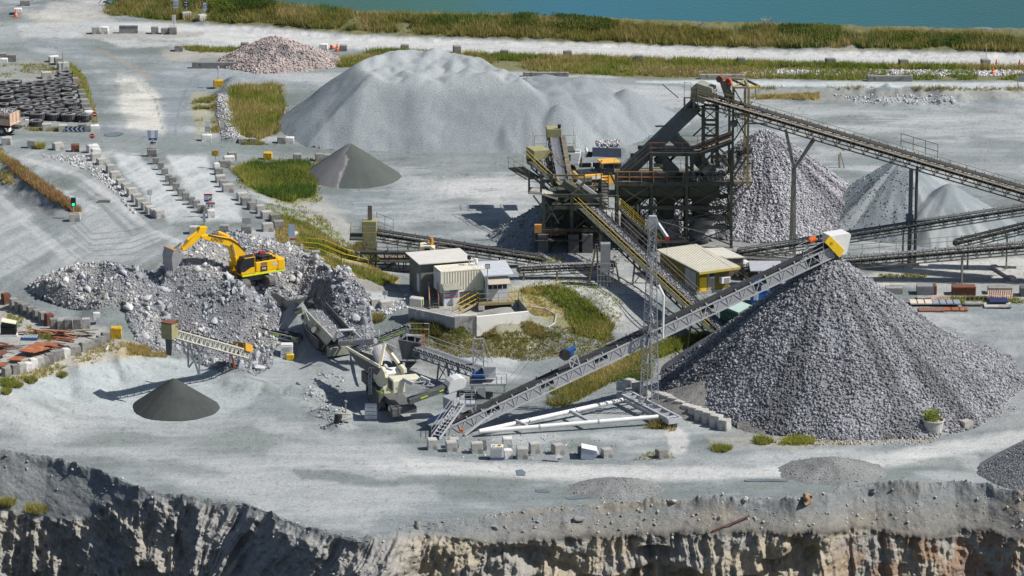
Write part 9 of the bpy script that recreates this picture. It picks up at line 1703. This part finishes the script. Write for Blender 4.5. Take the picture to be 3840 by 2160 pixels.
veg('bank_grass', 'long olive and straw grass covering the bund between lake and road', [
 (BANK, 15000, 6, .85, .10, [vD*1.3, vG, vO, vO, vY*.8, vO*.9], .36, 0), (BANK, 5000, 5, 1.1, .08, [vO, vY, vY*.8], .5, 0),
 ([(1290,44),(1400,44),(1500,54),(1560,66),(1540,84),(1400,80),(1290,70)], 2600, 9, .8, .16, [vD, vD, vG*.8], .36, .17), ([(1960,72),(2115,74),(2110,110),(2040,112),(1960,92)], 2200, 9, .8, .16, [vD, vG*.8, vG], .38, .17),
 ([(460,2),(640,-10),(700,20),(600,40),(470,26)], 2400, 9, .9, .16, [vD, vG*.9, vG], .42, .17), ([(930,52),(1290,60),(1290,80),(930,70)], 900, 9, .5, .14, [vD*1.2, vO*.7], .5, .14), ([(2270,92),(2580,100),(2580,124),(2250,116)], 1600, 8, .7, .14, [vD*1.2, vG*.8, vO], .45, .15)])
veg('verge_grass', 'tall yellow-green grass on the verge between road and yard', [
 ([(835,140),(960,127),(1300,141),(1500,145),(2000,161),(2600,171),(2600,180),(2000,170),(1500,158),(1300,154),(960,142)], 5200, 6, .8, .09, [vG, vL, vO, vY*.9], .34, 0),
 ([(835,150),(960,135),(1300,150),(1500,155),(2000,172),(2600,182),(2600,204),(2100,202),(1700,196),(1500,190),(1290,178),(1000,156),(850,172)], 5200, 6, .65, .09, [vG, vL, vO, vY*.9, vY*.7], .44, 0),
 ([(440,118),(560,118),(640,122),(620,134),(500,132)], 500, 6, .5, .08, [vG, vL, vO], .42, 0), ([(1880,238),(2060,234),(2060,252),(1880,250)], 500, 5, .4, .08, [vY, vO], .45, 0), ([(1880,218),(2580,220),(2580,230),(1900,228)], 260, 6, .5, .08, [vY*.7, vO*.8], .55, 0)])
veg('yard_grass', 'lush green and straw grass patches around the haul lanes and yard slope', [
 ([(578,222),(700,218),(712,270),(700,335),(650,352),(600,344),(578,290)], 3800, 6, .9, .09, [vG, vL, vO, vY*.9], .30, 0), ([(480,230),(545,238),(552,338),(490,345)], 800, 6, .5, .09, [vO, vY*.9, vL], .46, 0),
 ([(583,428),(640,414),(770,414),(795,440),(785,500),(720,515),(640,480)], 4600, 7, .85, .09, [vD*1.4, vG, vL, vL, vO], .26, 0), ([(640,424),(760,420),(770,470),(680,480)], 900, 9, .7, .15, [vD, vG*.8], .45, .15),
 ([(700,545),(760,570),(840,615),(895,655),(885,668),(800,640),(730,580)], 2600, 6, .7, .09, [vG, vL, vO, vY], .30, 0), ([(690,575),(770,590),(770,622),(700,612)], 700, 5, .35, .1, [vY, vY*.8], .35, 0),
 ([(755,640),(850,648),(1005,700),(990,715),(900,702),(800,672)], 2600, 4, .2, .09, [vY, vO, vL], .25, 0), ([(840,600),(930,610),(960,660),(900,660)], 700, 6, .6, .07, [vO*.8, vY*.6], .4, 0),
 ([(0,375),(60,425),(150,488),(205,530),(190,540),(130,505),(30,432),(0,402)], 1700, 6, .6, .09, [vR, vY, vO, vL, vR*.9], .32, 0), ([(0,425),(30,440),(40,470),(0,460)], 120, 6, .4, .1, [vY, vO], .3, 0),
 ([(175,155),(215,195),(235,260),(248,320),(238,330),(220,260),(180,190)], 700, 6, .4, .08, [vL, vO, vY], .38, 0), ([(0,160),(120,160),(160,185),(80,200),(0,200)], 260, 5, .35, .08, [vL, vY, vO], .5, 0), ([(60,318),(240,325),(235,334),(60,330)], 200, 6, .45, .08, [vL, vO], .45, 0), ([(600,350),(740,352),(740,366),(600,366)], 300, 5, .3, .08, [vY, vO], .45, 0)])
veg('ragged_weeds', 'thin ragged weeds between the haul lanes, the yard and the offices', [
 ([(560,395),(810,400),(810,520),(860,600),(960,680),(1020,720),(760,660),(690,560),(600,480)], 2600, 5, .35, .08, [vL, vO, vY, vG], .40, 0), ([(690,540),(770,560),(900,660),(1000,705),(960,720),(820,650),(720,590)], 2400, 6, .55, .09, [vG, vL, vO, vY], .34, 0),
 ([(1030,835),(1180,845),(1400,820),(1540,830),(1560,900),(1450,930),(1250,905),(1100,900)], 3000, 5, .28, .08, [vO*.8, vY*.7, vL*.8, vO], .36, 0), ([(1030,815),(1060,812),(1380,806),(1420,850),(1300,860),(1160,850)], 1500, 5, .24, .09, [vG*.8, vO*.8, vY*.6], .40, 0), ([(560,210),(720,212),(730,350),(560,350)], 500, 5, .4, .08, [vL, vO, vY], .46, 0), ([(1330,690),(1480,700),(1580,760),(1560,850),(1300,760)], 700, 5, .35, .08, [vY, vO, vL], .44, 0)])
veg('slope_scrub', 'green scrub and dry grass on the slope below the offices and behind the stacker', [
 ([(1300,730),(1400,722),(1475,760),(1545,820),(1520,858),(1450,840),(1400,770)], 1612, 7, .6, .10, [vG*.9, vL, vO, vY*.9, vY], .34, 0), ([(1340,730),(1430,730),(1480,770),(1440,790)], 682, 9, .6, .14, [vG*.7, vL*.8, vG], .36, .14), ([(1285,745),(1350,745),(1400,800),(1340,795)], 558, 4, .2, .09, [vY, vY*.8], .3, 0),
 ([(1180,828),(1330,808),(1375,828),(1360,850),(1200,850)], 682, 8, .3, .12, [vG*.8, vO, vY*.8], .38, .13), ([(1090,840),(1380,850),(1430,900),(1340,905),(1100,890)], 930, 5, .25, .08, [vO, vY*.8, vY*.9], .46, 0), ([(1440,820),(1540,815),(1520,870),(1450,860)], 558, 6, .5, .08, [vY*.9, vO, vY*.7], .36, 0),
 ([(1385,990),(1440,940),(1540,925),(1610,880),(1650,862),(1640,900),(1560,950),(1450,1010)], 1612, 7, .7, .09, [vO, vY*.8, vL*.8, vY], .34, 0), ([(1660,868),(1740,842),(1790,842),(1700,885),(1650,905)], 682, 6, .6, .09, [vL, vG, vO], .3, 0), ([(1540,890),(1650,880),(1640,960),(1540,970)], 558, 8, .8, .12, [vD*1.6, vO*.9, vY*.7], .42, .13),
 ([(1630,1050),(1700,1060),(1700,1090),(1620,1080)], 124, 6, .5, .08, [vY*.8, vO], .4, 0), ([(1770,1105),(2060,1085),(2050,1120),(1790,1130)], 434, 6, .45, .09, [vL, vO, vY*.9], .46, 0), ([(1990,1110),(2380,1092),(2340,1108),(2010,1128)], 161, 5, .25, .08, [vY*.9, vO], .5, 0), ([(1280,640),(1420,650),(1420,665),(1290,660)], 124, 6, .35, .08, [vG, vL], .45, 0), ([(1680,1120),(1760,1130),(1740,1160),(1570,1160)], 99, 5, .3, .08, [vO, vY], .5, 0)])
veg('yard_weeds', 'dry weeds along the scrap yard walls and the slope by the short conveyor', [
 ([(0,935),(80,900),(280,850),(330,862),(300,890),(180,925),(0,990)], 420, 6, .4, .09, [vY, vO, vL], .46, 0), ([(320,865),(420,880),(420,900),(320,895)], 500, 6, .45, .09, [vY, vO, vL], .40, 0), ([(70,820),(130,832),(130,862),(70,850)], 160, 6, .45, .08, [vY, vL, vO], .4, 0), ([(20,790),(60,800),(50,830),(20,820)], 90, 5, .35, .08, [vL, vO], .4, 0), ([(1030,800),(1120,800),(1110,850),(1040,850)], 300, 7, .6, .09, [vO*.6, vD*1.3], .4, 0), ([(2330,750),(2576,745),(2576,765),(2330,765)], 600, 6, .35, .09, [vL, vG, vO], .42, 0), ([(2210,690),(2330,690),(2330,700),(2210,700)], 160, 5, .3, .08, [vL, vO], .45, 0), ([(2190,560),(2240,545),(2235,580),(2200,585)], 160, 7, .5, .08, [vO, vL], .3, 0)])
def bush(p, h, r, pal, label, name='grass_tussock', cat='grass clump', group=None, leaf=0.0, k=14, n=26, wd=.07):
 a = RNG.uniform(0, 6.28, n); rr = np.sqrt(RNG.random(n))*r; v, f, c = blades(p.x*0+rr*np.cos(a), rr*np.sin(a), np.zeros(n), k, h, wd, pal, .5, leaf)
 o = np_mesh(name, v, f, leafm, False, c); o.location = p; return tag(o, label, cat, group)
TG = 'tussocks and shrubs'
for (x, y, h, r, pal, lab) in ((18,1268,.75,.55,[vL,vO,vY],'yellow-green tussock at the left frame edge above the quarry face'),(95,1283,.8,.9,[vL,vO,vY],'broad yellow-green tussock on the left lip of the quarry face')): bush(face_pt(x, y), h, r, pal, lab, group=TG, n=60)
for (x, y, c, r_, h, rad, pal, lab) in ((630,885,0,2,.5,.3,[vL,vO],'small tussock on the dusty slope left of the dark dust cone'),(300,935,0,2,.6,.6,[vL,vG,vO],'green tussock on the slope under the low wall, right of the pair'),(90,960,0,2,.75,1.0,[vL,vG,vO],'large green clump on the slope at the left frame edge'),(170,985,0,2,.5,.5,[vL,vO],'round green clump just right of the largest clump'),(60,1050,0,2,.5,.4,[vL,vO],'lowest green clump at the left edge of the dusty slope'),(1000,182,0,1,.0,.0,[vL],'')):
 if h: bush(G(*T(c,r_,x,y)), h, rad, pal, lab, group=TG, n=50)
for (x, y, c, r_, h, rad, pal, lab) in ((400,45,0,1,.75,.35,[vL,vY],'bright tuft beside the grey block under the dump truck'),(2530,100,2,3,.7,.8,[vO,vL,vD*1.3],'shrub right of the wall end at the foot of the rock cone'),(2110,180,2,3,.6,.9,[vL,vG,vO],'low green bush left of the shrub at the cone foot'),(480,1165,2,2,.9,1.1,[vO*.8,vY*.7,vD*1.3],'grey-green bush below the middle of the white stacker'),(660,440,0,0,.01,.01,[vL],''),(1205,320,1,2,.8,.7,[vO*.8,vY*.7],'scrubby bush between the rock pile end and the slab wall'),(1480,1400,2,2,.6,.7,[vY*.8,vO*.8],'dry tussock beside the wheeled carriage'),(460,850,3,1,.8,.9,[vO,vL],'grassy clump at the right foot of the pale rock pile')):
 if h > .1: bush(G(*T(c,r_,x,y)), h, rad, pal, lab, group=TG, n=60, leaf=.0)
bush(PLANTER+Vector((0,0,0)), 1.1, .75, [vG,vO,vL,vD*1.4], 'leafy shrub growing out of the round concrete planter', 'planter_shrub', 'shrub', None, leaf=.16, n=60, k=18, wd=.12)
bush(G(*T(3,2,1810,1400)), .9, .7, [vY*.8,vO*.7,np.array((.35,.2,.1))], 'dry brown shrub between the planter and the small grey block', 'dry_shrub', 'shrub', None, n=60)
M_DEAD = mat('bare_wood', (.42,.38,.33), (.32,.29,.25), 4, .9, vary=.1)
def dead_tree(px, py, pytop, label, seed):
 p = G(px, py); hgt_ = at(p, pytop)-p.z; r = random.Random(seed); t = wthing('bare_tree', label, 'tree', p, 'bare trees by the lake'); tk = MB(); br = MB()
 for s_ in range(2+seed % 2):
  d0 = Vector((r.uniform(-.35,.35), r.uniform(-.2,.2), 1)).normalized(); L0 = hgt_*r.uniform(.5,.75); e = p+Vector((r.uniform(-.3,.3),0,0))+d0*L0; tk.tube(p+Vector((0,0,-.3)), e, .07, 6, .035)
  for i in range(7):
   s0 = p+(e-p)*r.uniform(.4,1); d1 = Vector((r.uniform(-.9,.9), r.uniform(-.5,.5), r.uniform(.4,1))).normalized(); e1 = s0+d1*hgt_*r.uniform(.2,.45); br.tube(s0, e1, .032, 5, .015)
   for j in range(3): d2 = (d1+Vector((r.uniform(-.8,.8), r.uniform(-.5,.5), r.uniform(-.1,.6)))).normalized(); s1 = s0+(e1-s0)*r.uniform(.4,1); br.tube(s1, s1+d2*hgt_*r.uniform(.1,.25), .02, 4, .01)
 tk.build('trunk', M_DEAD, t); br.build('branch', M_DEAD, t)
for i, (x, y, yt, c, lab) in enumerate(((1640,312,245,2,'short bare grey tree at the water edge, leftmost of the row'),(1885,305,195,2,'taller bushy bare tree at the water edge right of the leftmost one'),(2545,300,175,2,'thin bare twigs standing on the bund above the steel tower'),(30,290,175,3,'bare branching tree just right of the thin twigs'),(1670,365,255,3,'tall leaning pale bare trunk on the right part of the bund'),(1760,365,290,3,'low spreading bare tree beside the leaning pale trunk'),(2010,360,285,3,'faint bare tree farthest right on the bund'))): dead_tree(*T(c,0,x,y), T(c,0,x,yt)[1], lab, i+3)
for o in list(bpy.data.objects):
 if '_world' in o.keys(): del o['_world']
 if o.parent is None and o.get('label'):
  wds = o['label'].split()
  if len(wds) > 16: o['label'] = ' '.join(wds[:16])
for m in bpy.data.meshes:
 if m.users == 0: bpy.data.meshes.remove(m)
